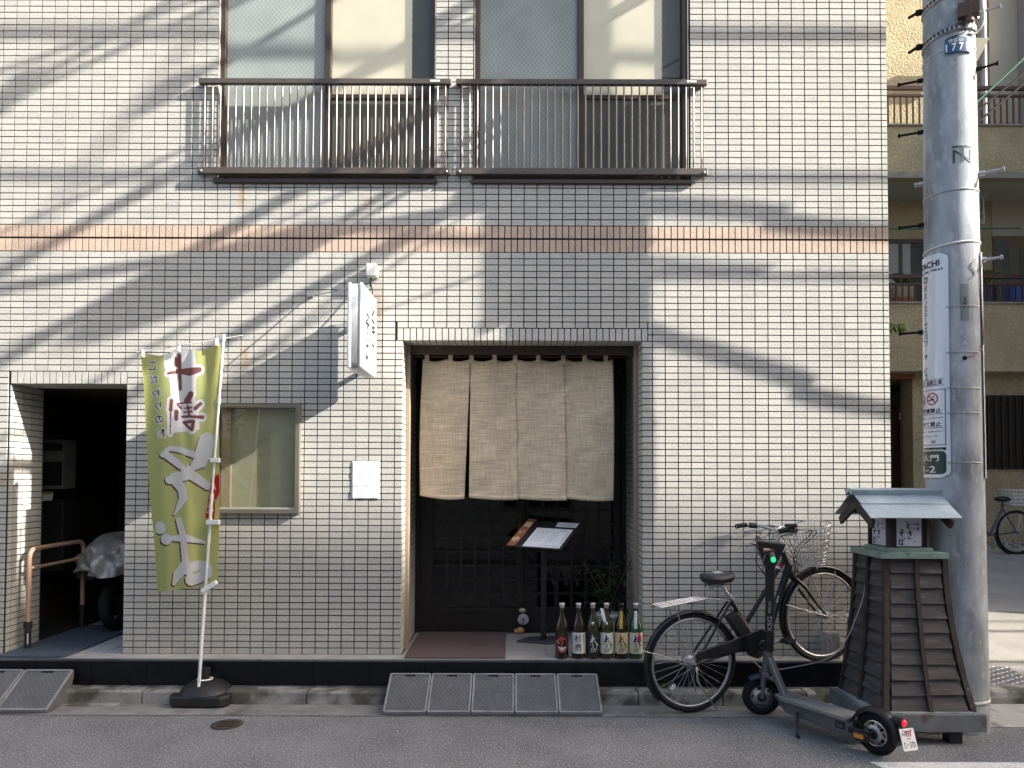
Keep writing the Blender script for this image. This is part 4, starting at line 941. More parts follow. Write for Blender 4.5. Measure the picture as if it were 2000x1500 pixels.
# ------------------------------------------------------------ sake bottles
m_lab = lambda n, c: M(n, c, .65, var=.04)
def bottle_glass(n, c):
    m = bpy.data.materials.new(n); m.use_nodes = True; b = m.node_tree.nodes['Principled BSDF']; b.inputs['Base Color'].default_value = (*c, 1); b.inputs['Roughness'].default_value = .05
    b.inputs['Transmission Weight'].default_value = .45; b.inputs['IOR'].default_value = 1.5; b.inputs['Coat Weight'].default_value = .5; return m
gl_br = bottle_glass('brown bottle glass', (.03,.012,.006)); gl_ol = bottle_glass('olive bottle glass', (.045,.05,.012)); gl_gn = bottle_glass('green bottle glass', (.02,.14,.02))
def bottle(px, gm, lab, labcol, inkcol, text, kind, scale=1.0):
    c = gr(px, 1279, FZ+.005); bx, by = c.x, -.085; r = .0515*scale; Hh = .40
    t = thing('sake_bottle', (bx, by, FZ+.005), lab, 'bottle', 'row of sake bottles')
    base = FZ + .005
    b = MB(); b.lathe([(0,.002),(r*.9,0),(r,.008),(r,.215),(r*.97,.235),(r*.80,.265),(r*.52,.305),(r*.36,.335),(r*.30,.36),(r*.30,.375),(0,.375)], (bx,by,base), (0,0,1), 28); b.build('glass', gm, t)
    b = MB(); b.lathe([(0,.372),(r*.33,.372),(r*.33,.395),(r*.40,.397),(r*.40,.405),(0,.407)], (bx,by,base), (0,0,1), 20); b.build('cap', m_offwhite if kind != 5 else m_blackplastic, t)
    b = MB(); b.lathe([(r*.325,.345),(r*.325,.369)], (bx,by,base), (0,0,1), 20); b.build('neck_band', m_blackplastic, t)
    view = math.atan2(CAM.y-by, CAM.x-bx)
    cyl = lambda u, v, e=.0006: (bx+(r+e)*math.cos(view+u/r), by+(r+e)*math.sin(view+u/r), base+v)
    if labcol:
        z0, z1 = (.04, .195); hw = r*1.45 if kind != 1 else 0
        if kind != 1:
            b = MB(); b.grid(lambda u, v: cyl(-hw+2*hw*u, z0+(z1-z0)*v), 20, 2); b.build('label', m_lab('label %d' % kind, labcol), t)
        else:
            b = MB(); n = 26
            pts = [cyl(.042*(1+.07*math.cos(7*a))*math.cos(a), .105+.058*(1+.07*math.cos(7*a))*math.sin(a)) for a in [2*PI*k/n for k in range(n)]]; b.add([cyl(0,.105,.0008)]+pts, [(0, 1+k, 1+(k+1) % n) for k in range(n)])
            b.build('label', m_lab('red label', (.52,.06,.05)), t)
            b = MB(); brush(b, lambda u, v: cyl(u, v, .0022), [(-.025,.09),(0,.075),(.028,.088)], [.004,.012,.003]); b.build('label_mark', m_lab('silver mark', (.5,.5,.55)), t)
            b = MB(); brush(b, lambda u, v: cyl(u, v, .0022), [(-.03,.13),(-.022,.115)], [.008,.004]); b.build('label_mark', m_lab('orange mark', (.7,.30,.05)), t)
    tx = MB(); ee = .002
    if kind == 2:
        put_text(tx, '杉', lambda u, v: cyl(u, v, ee), -.004, .152, .055, .018, wid=.052); put_text(tx, '勇', lambda u, v: cyl(u, v, ee), -.004, .088, .058, .012, wid=.046)
        put_text(tx, '純', lambda u, v: cyl(u, v, ee), .040, .17, .014, .01); put_text(tx, '米', lambda u, v: cyl(u, v, ee), .040, .15, .014, .01); put_text(tx, '酒', lambda u, v: cyl(u, v, ee), .040, .13, .014, .01)
        tx.build('lettering', m_ink, t)
    elif kind == 1:
        for k in range(3): brush(tx, lambda u, v: cyl(u, v, ee), [(-.006, .15-.013*k), (.006, .152-.013*k)], [.0018, .0025])
        tx.build('lettering', m_ink, t)
    else:
        f = lambda u, v: cyl(u, v, ee)
        for st_ in ([(-.004,.178),(.000,.16),(.006,.145)], [(-.012,.148),(.004,.150),(.016,.156)], [(.000,.150),(-.006,.137),(-.018,.128)]): brush(tx, f, st_, [.003,.006,.003])
        tx.build('large_lettering', m_lab('ink %d' % kind, inkcol), t)
        tx = MB()
        for st_ in ([(-.015,.125),(.004,.13)], [(-.02,.11),(-.012,.105)], [(-.004,.12),(.004,.10),(-.004,.085)], [(.012,.14),(.026,.115),(.03,.08),(.012,.058),(-.018,.055)], [(-.012,.08),(-.004,.07),(-.014,.066)], [(.006,.085),(.014,.074),(.004,.068)], [(.014,.13),(.045,.10)]): brush(tx, f, st_, [.0018,.003,.002])
        tx.build('lettering', m_ink if kind != 3 else m_offwhite, t)
    if kind in (5, 6):
        cc = (.55,.36,.04) if kind == 5 else (.72,.74,.78)
        def nk(u, v): 
            z = .225+.125*v; rad = np.interp(z, [.215,.235,.265,.305,.335,.36], [r, r*.97, r*.80, r*.52, r*.36, r*.30]) + .0012
            return (bx+rad*math.cos(view+(u-.5)*.022/rad), by+rad*math.sin(view+(u-.5)*.022/rad), base+z)
        b = MB(); b.grid(nk, 4, 14); b.build('neck_label', m_lab('neck label %d' % kind, cc), t)
        tx = MB()
        for k, ch in enumerate('純米吟醸生酒' if kind == 6 else '特別純米原酒'): put_text(tx, ch, lambda u, v: (Vector(nk(.5+u, v)) + Vector((0,-.001,0))), 0, .85-.14*k, .09, .01, wid=.5)
        tx.build('neck_lettering', m_ink if kind == 6 else m_lab('brown ink', (.2,.1,.02)), t)
    if kind in (3, 4):
        b = MB(); q = Vector((bx+r*.85*math.cos(view), by+r*.85*math.sin(view), base+.262)); b.sphere(q, .012, 10, 6, (1,.35,1)); b.build('seal', M('silver seal %d' % kind, (.55,.55,.6), .3, metal=.5), t)
bottle(1096, gl_br, 'dark brown sake bottle with a red blossom-shaped label, leftmost of the row', (.5,.06,.05), None, '', 1)
bottle(1128, gl_br, 'sake bottle with a white label and two large black characters', (.66,.64,.58), None, '', 2)
bottle(1155.5, gl_ol, 'sake bottle with a black label and pale brush lettering', (.012,.011,.011), (.6,.6,.58), '', 3)
bottle(1182, gl_ol, 'olive sake bottle with a white label, blue lettering and a hanging white tag', (.62,.62,.52), (.02,.02,.28), '', 4)
bottle(1210, gl_br, 'sake bottle with a cream label and a yellow neck strip', (.62,.50,.30), (.30,.05,.015), '', 5)
bottle(1238, gl_gn, 'green sake bottle with a white neck strip beside the bicycle wheel', (.63,.60,.42), (.02,.02,.28), '', 6)
# potted plant behind the bottles
pp = thing('potted_plant', (.80, .42, FZ), 'dark leafy potted plant standing behind the sake bottles', 'plant')
b = MB(); b.lathe([(0,0),(.07,0),(.085,.15),(.10,.22),(.105,.22),(.105,.245),(.085,.245),(.08,.2),(0,.2)], (.80,.42,FZ+.001), (0,0,1), 24); b.build('pot', m_offwhite, pp)
b = MB(); stems = []
for k in range(6):
    a = random.uniform(0, 6.28); top = Vector((.80+.22*math.cos(a), .40+.16*math.sin(a), FZ+.45+random.uniform(0,.28))); P = spline([(.80,.42,FZ+.2), (.80+.05*math.cos(a),.42+.03*math.sin(a),FZ+.38), top], 6); b.tube(P, .004, 5); stems.append(P)
b.build('stem', M('twig', (.09,.06,.035), .8), pp)
b = MB()
for P in stems:
    for k in range(34):
        q = P[min(len(P)-1, random.randint(4, len(P)-1))] + Vector((random.gauss(0,.07), random.gauss(0,.06), random.gauss(0,.06))); a = random.uniform(0, 6.28); d = Vector((math.cos(a), math.sin(a), random.uniform(-.7,.2))).normalized()*random.uniform(.028,.05); e = d.cross(Vector((0,0,1))).normalized()*.012; f = Vector((0,0,.005))
        b.add([q-d, q-e+f, q+d, q+e+f], [(0,1,2),(0,2,3)])
o = b.build('foliage', M('deep green leaf', (.03,.065,.022), .45, var=.3, vs=20), pp); o['kind'] = 'stuff'
t = MB(); c4 = gr(1176, 1279, FZ); t.obox((c4.x-.012, -.15, FZ+.335), (.011,0,.002), (-.012,0,.05), (0,.0006,0)); tag(t.build('bottle_tag', m_paper), 'white paper tag hanging on the neck of the fourth sake bottle', 'tag')
# ------------------------------------------------------------ wooden lantern tower
m_board = M('weathered dark board', (.060,.051,.049), .7, var=.45, vs=3.5, stretch=(1.2,1.2,9), bump=.0015, bs=30, tint=(.095,.083,.076), ts=5, tcov=.56)
m_post = M('peeling brown post', (.04,.028,.022), .75, var=.4, vs=9, tint=(.22,.18,.14), ts=24, tcov=.66)
m_verd = M('chalky green paint', (.19,.27,.225), .75, var=.25, vs=10, tint=(.10,.045,.035), ts=11, tcov=.60)
m_base = M('stained grey board', (.15,.155,.155), .8, var=.3, vs=8, tint=(.10,.045,.042), ts=7, tcov=.58)
m_roof = M('blue grey sheet metal', (.38,.455,.50), .45, metal=.25, var=.1, vs=6, tint=(.46,.53,.56), ts=3)
tw = thing('lantern_tower', (2.58, -.78, 0), 'dark shingled wooden lantern tower with a blue-grey metal roof beside the pole', 'lantern')
TB = [Vector((2.335,-1.02,0)), Vector((2.87,-1.02,0)), Vector((2.70,-.55,0)), Vector((2.275,-.55,0))]
TT = [Vector((2.41,-.895,0)), Vector((2.775,-.895,0)), Vector((2.72,-.575,0)), Vector((2.375,-.575,0))]
Z0, Z1 = .195, 1.13
def tc(i, t, out=0.0):
    e = (1-t)**1.75; p = TT[i]*(1-e) + TB[i]*e; c = sum(TT, Vector((0,0,0)))/4; d = (p-c); d.z = 0
    p = p + d.normalized()*out; return Vector((p.x, p.y, Z0+(Z1-Z0)*t))
b = MB()
for k in range(8):
    A = [tc(i, k/8, -.02) for i in range(4)]; B_ = [tc(i, (k+1)/8, -.02) for i in range(4)]
    for i in range(4): b.add([A[i], A[(i+1) % 4], B_[(i+1) % 4], B_[i]], [(0,1,2,3)])
b.build('body_core', m_dkwood, tw)
NR = 10
for fi in range(4):
    i, j = fi, (fi+1) % 4; nm = ((TB[j]-TB[i]).cross(Vector((0,0,1)))).normalized()
    for r in range(NR):
        t0, t1 = r/NR, (r+1)/NR + .012
        for (s0, s1) in ((.055, .475), (.525, .945)):
            jz = random.uniform(-.004, .004); o0, o1 = .021 + random.uniform(-.003, .003), .001
            P = [tc(i,t0)*(1-s0)+tc(j,t0)*s0 + nm*o0, tc(i,t0)*(1-s1)+tc(j,t0)*s1 + nm*o0, tc(i,min(1,t1))*(1-s1)+tc(j,min(1,t1))*s1 + nm*o1, tc(i,min(1,t1))*(1-s0)+tc(j,min(1,t1))*s0 + nm*o1]
            P[0].z += jz; P[1].z += jz + random.uniform(-.003, .003)
            bb = MB(); bb.add(P + [p - nm*.012 for p in P], [(0,1,2,3),(7,6,5,4),(1,0,4,5),(2,1,5,6),(3,2,6,7),(0,3,7,4)]); bb.build('shingle_board', m_board, tw)
    # centre batten
    b = MB(); V = []
    for k in range(9):
        t = k/8; c = (tc(i,t)+tc(j,t))/2; d = (tc(j,t)-tc(i,t)).normalized()*.013
        V += [c-d+nm*.034, c+d+nm*.034, c+d-nm*.005, c-d-nm*.005]
    Fc = [(4*k+a, 4*k+(a+1) % 4, 4*k+4+(a+1) % 4, 4*k+4+a) for k in range(8) for a in range(4)]; b.add(V, Fc + [(0,1,2,3)]); b.build('batten', m_post, tw)
for i in range(4):
    b = MB(); V = []
    for k in range(11):
        t = k/10; c = tc(i, t, .006); s_ = .017 + random.uniform(-.0015, .0015)
        V += [c+Vector((-s_,-s_,0)), c+Vector((s_,-s_,0)), c+Vector((s_,s_,0)), c+Vector((-s_,s_,0))]
    b.add(V, [(4*k+a, 4*k+(a+1) % 4, 4*k+4+(a+1) % 4, 4*k+4+a) for k in range(10) for a in range(4)] + [(3,2,1,0)]); b.build('corner_post', m_post, tw)
def boardbox(nm_, x0, x1, y0, y1, z0, z1, m, bev=.003): t = MB(); t.box(x0, x1, y0, y1, z0, z1); return t.build(nm_, m, tw, bevel=bev)
boardbox('base_board', 2.215, 2.925, -1.085, -1.06, .085, .192, m_base); boardbox('base_board', 2.215, 2.24, -1.059, -.49, .085, .192, m_base)
boardbox('base_board', 2.241, 2.70, -.515, -.49, .085, .192, m_base); boardbox('base_board', 2.84, 2.865, -1.059, -.97, .085, .185, m_base)
t = MB(); t.prism([(2.241,-1.059,.1925),(2.86,-1.059,.1925),(2.69,-.516,.1925),(2.241,-.516,.1925)], (0,0,.004)); t.build('base_top', M('pale teal sheet', (.27,.32,.32), .6, var=.2), tw)
for (x, y) in ((2.30,-1.0), (2.76,-1.0), (2.30,-.56), (2.62,-.56)): boardbox('foot', x-.04, x+.04, y-.04, y+.04, .0, .0845, m_blackplastic)
boardbox('deck', 2.35, 2.785, -.95, -.53, 1.131, 1.168, m_verd); boardbox('box_plinth', 2.415, 2.72, -.89, -.60, 1.1685, 1.195, m_verd)
BX0, BX1, BY0, BY1, BZ0, BZ1 = 2.43, 2.705, -.878, -.615, 1.1955, 1.41
for (x, y) in ((BX0, BY0), (BX1-.022, BY0), (BX0, BY1-.022), (BX1-.022, BY1-.022)): boardbox('lantern_post', x, x+.022, y, y+.022, BZ0, BZ1, m_post)
boardbox('lantern_panel', BX0+.0225, BX1-.0225, BY0+.012, BY0+.016, BZ0+.001, BZ1-.001, m_dkwood, 0); boardbox('lantern_panel', BX0+.012, BX0+.016, BY0+.0225, BY1-.0225, BZ0+.001, BZ1-.001, m_dkwood, 0)
boardbox('lantern_panel', BX1-.016, BX1-.012, BY0+.0225, BY1-.0225, BZ0+.001, BZ1-.001, m_dkwood, 0); boardbox('lantern_panel', BX0+.0225, BX1-.0225, BY1-.016, BY1-.012, BZ0+.001, BZ1-.001, m_dkwood, 0)
m_lpaper = M('lilac paper', (.55,.54,.64), .7, var=.05)
pf = boardbox('front_paper', BX0+.065, BX1-.05, BY0+.008, BY0+.0115, BZ0+.008, BZ1-.008, m_lpaper, 0); pl = boardbox('side_paper', BX0+.008, BX0+.0115, BY0+.04, BY1-.05, BZ0+.008, BZ1-.008, m_lpaper, 0)
def shoptext(fn, k, par):
    lt = MB(); callig(lt, TO, fn, .34, .68, .30, .26, k); callig(lt, KI, fn, .38, .28, .28, .34, k); callig(lt, SOH, fn, .06, .36, .30, .30, k); callig(lt, BA, fn, .06, .03, .26, .28, k)
    put_text(lt, '新橋', fn, .80, .86, .12, .02, wid=.24); put_text(lt, '一番', fn, .80, .68, .11, .02, wid=.24)
    o = lt.build('lettering', m_ink, par)
    s_ = MB(); s_.add([fn(.69,.15), fn(.75,.15), fn(.75,.20), fn(.69,.20)], [(0,1,2,3)]); s_.build('seal', M('violet seal', (.12,.08,.30), .6) if 'violet seal' not in bpy.data.materials else bpy.data.materials['violet seal'], par)
shoptext(lambda u, v: (BX0+.065+u*(BX1-BX0-.115), BY0+.0072, BZ0+.006+v*(BZ1-BZ0-.016)*.86), 1.5, pf)
shoptext(lambda u, v: (BX0+.0072, BY1-.05-u*(BY1-BY0-.09), BZ0+.006+v*(BZ1-BZ0-.016)*.86), 1.5, pl)
# roof: ridge along x
RX0, RX1, RYm, RZ, EZ = 2.255, 2.83, -.76, 1.545, 1.392
def slope(y_e, nmz, name, parts=2):
    sy = 1 if y_e > RYm else -1
    n = Vector((0, sy*(RZ-EZ), abs(y_e-RYm))).normalized()
    for (v0, v1, us) in ((0, .48, ((0,.52),(.523,1))), (.47, 1.0, ((0,1),))):
        for (u0, u1) in us:
            lift = .006 if v0 == 0 else .0
            P = lambda u, v: Vector((RX0+(RX1-RX0)*u, RYm+(y_e-RYm)*v, RZ-(RZ-EZ)*v)) + n*lift
            b = MB(); b.prism([P(u0,v0), P(u1,v0), P(u1,v1), P(u0,v1)], n*.005); b.build('roof_sheet', m_roof, tw)
slope(-1.02, 0, ''); slope(-.50, 0, '')
for x in (RX0+.02, RX1-.06):
    for ye in (-1.0, -.52):
        b = MB(); e = Vector((x, RYm, RZ-.03)); q = Vector((x, ye, EZ-.02)); b.prism([e, q, q+Vector((0, (RYm-ye)*.10, -.045)), e+Vector((0,0,-.07))], (.02,0,0)); b.build('barge_board', m_post, tw)
b = MB(); b.prism([(RX0-.02, RYm-.062, RZ+.022), (RX0-.02, RYm-.038, RZ-.012), (RX0-.02, RYm, RZ+.012), (RX0-.02, RYm+.038, RZ-.012), (RX0-.02, RYm+.062, RZ+.022), (RX0-.02, RYm, RZ+.034)], (RX1-RX0+.05, 0, 0)); b.build('ridge_cap', m_roof, tw)
b = MB(); b.prism([(RX0+.05, RYm-.2, EZ+.018), (RX0+.05, RYm+.2, EZ+.018), (RX0+.05, RYm, RZ-.02)], (RX1-RX0-.1, 0, 0)); b.build('roof_timber', m_dkwood, tw)
t = MB(); t.tube(spline([(2.40,-.60,1.12), (2.37,-.70,.95), (2.31,-.72,.75), (2.2,-.62,.45), (1.98,-.40,.30), (1.80,-.38,.285), (1.70,-.40,.36)], 8), .0035, 5); t.build('power_lead', M('grey lead', (.45,.43,.40), .6), tw)

# ------------------------------------------------------------ utility pole
PO = Vector((2.965, -.72, 0)); vw = Vector((CAM.x-PO.x, CAM.y-PO.y, 0)).normalized(); rt = (-vw).cross(Vector((0,0,1))).normalized()
prad = lambda z: .182 - .0058*z
def PC(th, z, e=0.0): return PO + Vector((0,0,z)) + (vw*math.cos(th) + rt*math.sin(th))*(prad(z)+e)
pzz = lambda py: at(1865, py, -.72).z
m_pole = M('mottled grey pole', (.31,.33,.345), .72, spec=.25, var=.48, vs=7, stretch=(1,1,.35), tint=(.22,.24,.255), ts=5, tcov=.53, speck=.4, ss=34, speckcol=(.50,.52,.53), bump=.0006, bs=60)
up = thing('utility_pole', PO, 'thick grey utility pole with step bolts and bands behind the lantern tower', 'utility pole')
b = MB(); b.lathe([(prad(z), z) for z in (0, 1, 2, 3, 4, 5, 6, 7, 8, 9.5, 11)] + [(0, 11)], PO, (0,0,1), 48); b.build('shaft', m_pole, up)
def band(z, h, m, e=.004, tilt=0.0, nm='band'):
    b = MB(); n = 40
    V = [PC(2*PI*k/n, z+dz+tilt*math.sin(2*PI*k/n), e) for dz in (0, h) for k in range(n)]; b.add(V, [(k, (k+1) % n, n+(k+1) % n, n+k) for k in range(n)], True); return b.build(nm, m, up, solid=.003)
band(pzz(388), .008, m_steel, .003, .004); band(pzz(490), .012, m_offwhite, .004, .015); band(pzz(1362), .022, m_offwhite, .003); band(pzz(118), .005, m_offwhite, .003, .012)
for py in (88, 20):
    z = pzz(py); bo = band(z, .045, m_steel, .006, .02, 'pole_clamp')
    for k in range(9):
        th = -1.0 + k*.16; b = MB(); c = PC(th, z+.023+.02*math.sin(th), .0085); tt = (PC(th+.05, z)-PC(th-.05, z)).normalized(); b.obox(c, tt*.008, Vector((0,0,.010)), (c-PO-Vector((0,0,c.z))).normalized()*.001); b.build('clamp_slot', m_blackplastic, bo)
    b = MB(); c = PC(-1.35, z+.0, .02); b.tube([c+Vector((.02,0,.02)), c+Vector((-.05,-.02,-.01)), c+Vector((-.10,-.05,-.05))], .010, 8); b.tube([c+Vector((.01,0,.02)), c+Vector((-.02,-.01,.01))], .022, 8); b.build('clamp_bolt', m_rubber, bo)
for (py, sd, L_, br) in ((147, -1, .13, 0), (151, 1, .10, 0), (249, -1, .13, 0), (352, -1, .03, 1), (352, 1, .12, 1), (433, -1, .13, 0), (517, 1, .10, 1), (645, -1, .13, 0), (45, 1, .12, 1)):
    th = sd*1.45; z = pzz(py); a = PC(th, z, -.002); d = (PC(th, z, 1)-a).normalized(); b = MB()
    b.tube([a, a+d*(L_+.02)], .0085, 8); b.tube([a+d*(L_+.012), a+d*(L_+.026)], .015, 6); b.tube([a, a+d*.035], .017, 6); b.build('step_bolt', m_steel if br else m_rubber, up)
# cable guard pipe and bracket at the top
z = pzz(60); a = PC(.62, 0, .022)
b = MB(); b.tube([Vector((a.x,a.y,pzz(78))), Vector((a.x,a.y,9.5))], .024, 14); b.build('cable_guard', M('rusty brown pipe', (.10,.055,.04), .6, metal=.3, var=.25, vs=14), up)
b = MB(); b.obox(Vector((a.x,a.y,pzz(55))) + (PO-Vector((a.x,a.y,0))).normalized()*.01, rt*.06, Vector((0,0,.045)), vw*.03); b.build('guard_bracket', bpy.data.materials['rusty brown pipe'], up)
a = PC(.95, 0, .014); b = MB(); b.tube([Vector((a.x,a.y,pzz(70))), Vector((a.x,a.y,9.5))], .014, 10); b.build('conduit', m_chrome, up)
b = MB(); b.tube(spline([PC(1.2, pzz(0)+.1, .04), PC(1.25, pzz(30), .05), PC(1.2, pzz(70), .06), PC(1.1, pzz(90), .02), PC(.8, pzz(92), .004)], 6), .006, 6); b.build('lead', m_offwhite, up)
b = MB(); b.tube(spline([PC(.5, pzz(80), .02), PC(.62, pzz(90), .012), PC(.2, pzz(97), .006), PC(-.1, pzz(100), .006)], 6), .003, 5); b.build('lead', m_cable, up)
b = MB(); b.tube(spline([PC(1.25, pzz(490), .006), PC(1.2, pzz(560), .01), PC(1.28, pzz(620), .008), PC(1.25, pzz(680), .012), PC(.8, pzz(700), .008), PC(.42, pzz(706), .006)], 8), .003, 5); b.build('lead', M('red lead', (.30,.12,.10), .6), up)
b = MB(); b.sphere(PC(.40, pzz(707), .004), .014, 10, 6); b.build('lead_plug', m_rubber, up)
b = MB(); b.tube(spline([PC(1.2, pzz(510), .005), PC(.7, pzz(530), .004), PC(.85, pzz(548), .004), PC(.6, pzz(560), .004)], 8), .0028, 5); b.build('lead', m_greyink, up)
# small number tag and painted marks
def patch(nm_, th0, th1, z0, z1, e, m, par, n=8): b = MB(); b.grid(lambda u, v: PC(th0+(th1-th0)*u, z0+(z1-z0)*v, e), n, 2); return b.build(nm_, m, par)
def arc(z): return lambda u, v, z=z: PC(u, v, .0)
nt2 = patch('number_tag', .28, .58, pzz(635), pzz(567), .004, M('grey tag', (.16,.18,.185), .5, metal=.4), up)
tx = MB()
for ch, py in (('3', 597), ('7', 608)): put_text(tx, ch, lambda u, v: PC(.43+u/.16, v, .0058), 0, pzz(py), .034, .01)
tx.build('lettering', m_ink, nt2)
tx = MB(); put_text(tx, 'A', lambda u, v: PC(.42+u/.16, v, .002), 0, pzz(678), .03, .01); tx.build('stencil_letter', M('pale stencil', (.5,.52,.53), .7), up)
tx = MB()
for st_ in ([(-.055,.055),(.055,.055)], [(0,.055),(0,-.045)], [(-.052,-.05),(-.052,.03)], [(-.052,.03),(.045,-.045)], [(.052,-.05),(.052,.03)]): brush(tx, lambda u, v: PC(.46+u/.155, pzz(322)+v, .0016), st_, [.006, .006], 4)
tx.build('painted_mark', M('dark green paint', (.02,.05,.045), .6), up)
pl_ = patch('number_plate', -.14, .95, pzz(128), pzz(101), .012, M('blue enamel', (.012,.07,.16), .35), up, 14)
tx = MB(); put_text(tx, '港区街', lambda u, v: PC(.25+u/.155, v, .0138), 0, pzz(106), .024, .02, wid=.085); put_text(tx, '1 7 7 0', lambda u, v: PC(.33+u/.155, v, .0138), 0, pzz(118), .052, .03, wid=.135); tx.build('lettering', m_white, pl_)
# wrapped street advertisement
ad = thing('pole_sign', PC(-1.08, pzz(720), 0), 'white vertical advertising plate with black Japanese lettering wrapped round the pole', 'sign')
TC = -1.06; zA, zB = pzz(933), pzz(503); HWp = 0.95
m_adw = M('white enamel', (.66,.68,.71), .2, coat=.5)
def adp(u, v, e): return PC(TC+u, zA+(zB-zA)*v, e)
b = MB(); N_ = 30; rc = .14; V = []; poly = []
def adshape(e, m, name, par, u0, u1, v0, v1, rnd, nn=24):
    b = MB(); H_ = (zB-zA)
    def fn(a, c):
        v = v0+(v1-v0)*c; u = u0+(u1-u0)*a
        dv = min(v-v0, v1-v)*H_; r = rnd
        if dv < r: ins = (r - math.sqrt(max(0, r*r-(r-dv)**2)))/.165; u = max(u0+ins, min(u1-ins, u))
        return adp(u, v, e)
    b.grid(fn, nn, 60); return b.build(name, m, par)
adshape(.010, m_adw, 'plate', ad, -HWp, HWp, 0, 1, .045)
adshape(.0112, M('bottle green panel', (.008,.03,.022), .3), 'address_panel', ad, -HWp*.9, HWp*.86, .015, .118, .03)
adshape(.0112, M('black strip', (.012,.012,.014), .3), 'black_strip', ad, -HWp*.9, HWp*.86, .122, .134, .0)
tx = MB(); AW = lambda u, v: PC(TC+u/.168, v, .0118)
put_text(tx, 'HITACHI', AW, 0, pzz(521), .042, .03, wid=.22); put_text(tx, 'Inspire the Next', AW, 0, pzz(534), .028, .008, wid=.26)
for k, ch in enumerate('日立システムズパワーサービス'):
    y0_ = 564 + k*13.4
    if ch == 'ー': put_text(tx, '｜', AW, 0, pzz(y0_), .040, 0)
    else: put_text(tx, ch, AW, 0, pzz(y0_), .040 if ch not in 'ィッ' else .03, .012)
put_text(tx, '地域広告 協賛企業', AW, 0, pzz(750), .034, .008, wid=.24)
for py in (744, 756): brush(tx, AW, [(-.13, pzz(py)), (.13, pzz(py))], [.0012, .0012], 10)
put_text(tx, '路上喫煙禁止', AW, 0, pzz(804), .034, .02, wid=.225); put_text(tx, 'ポイ捨て禁止', AW, 0, pzz(830), .034, .02, wid=.225)
put_text(tx, 'Smoking on streets is prohibited', AW, 0, pzz(811), .012, .004, wid=.24); put_text(tx, 'Littering butts is prohibited', AW, 0, pzz(837), .012, .004, wid=.24)
put_text(tx, '路上吸烟禁止   노상흡연금지', AW, 0, pzz(818), .012, 0, wid=.24); put_text(tx, '乱扔烟头禁止   꽁초투기금지', AW, 0, pzz(844), .012, 0, wid=.24)
put_text(tx, 'みなとタバコルール', AW, -.01, pzz(853), .016, 0, wid=.20); put_text(tx, '港区', AW, .06, pzz(864), .018, 0)
tx.build('lettering', m_ink, ad)['kind'] = 'stuff'
tx = MB()
for k in range(20):
    a0, a1 = 2*PI*k/20, 2*PI*(k+1)/20
    for (r0, r1) in ((.021,.025),(.012,.015)): tx.add([AW(r*math.cos(a), pzz(548)+r*math.sin(a)) for r, a in ((r0,a0),(r1,a0),(r1,a1),(r0,a1))], [(0,1,2,3)])
for k in range(4): brush(tx, AW, [(.016*math.cos(k*PI/2+.78), pzz(548)+.016*math.sin(k*PI/2+.78)), (.024*math.cos(k*PI/2+.78), pzz(548)+.024*math.sin(k*PI/2+.78))], [.003,.003], 3)
tx.build('company_emblem', m_ink, ad)
tx = MB()
for (x0, y0_, x1, y1) in ((-.15,764,.135,764), (-.15,870,.135,870), (-.15,764,-.15,870), (.135,764,.135,870)): brush(tx, AW, [(x0, pzz(y0_)), (x1, pzz(y1))], [.0022,.0022], 12)
tx.build('blue_border', M('blue line', (.02,.07,.28), .4), ad)
tx = MB(); blk = MB()
for cx in (-.052, .052):
    cz = pzz(781)
    for k in range(24):
        a0, a1 = 2*PI*k/24, 2*PI*(k+1)/24; tx.add([AW(cx+r*math.cos(a), cz+r*math.sin(a)) for r, a in ((.034,a0),(.042,a0),(.042,a1),(.034,a1))], [(0,1,2,3)])
    brush(tx, AW, [(cx-.026, cz+.026), (cx+.026, cz-.026)], [.004,.004], 4)
    brush(blk, AW, [(cx-.022, cz-.008), (cx+.012, cz-.004)], [.004,.004], 4); brush(blk, AW, [(cx+.004, cz+.010), (cx+.016, cz+.018)], [.002,.002], 4)
tx.build('prohibition_rings', M('red print', (.45,.012,.02), .4), ad); blk.build('cigarette_icons', m_ink, ad)
tx = MB(); A2 = lambda u, v: PC(TC+u/.168, v, .0128); put_text(tx, '芝大門', A2, 0, pzz(895), .044, .01, wid=.19); put_text(tx, '1-2', A2, .02, pzz(917), .044, .01, wid=.11); put_text(tx, 'SHIBA DAIMON 1-chome', A2, 0, pzz(879), .010, 0, wid=.24); tx.build('address_lettering', m_white, ad)
for py in (608, 695, 763, 810, 904):
    b = MB(); b.tube([PC(TC+HWp-.03+.1*k, pzz(py), .006) for k in range(13)], .0022, 5); b.build('tie_wire', m_steel, ad)
    b = MB(); b.obox(PC(TC+HWp-.01, pzz(py), .012), rt*.014, Vector((0,0,.004)), vw*.002); b.build('tie_clip', m_steel, ad)
ad2 = MB(); 
def fn2(u, v): return PC(1.26+1.2*u, zA+(zB-zA)*v, .010)
ad2.grid(fn2, 16, 40); tag(ad2.build('side_plate', m_adw), 'white plate edge wrapped round the far right side of the pole', 'sign')
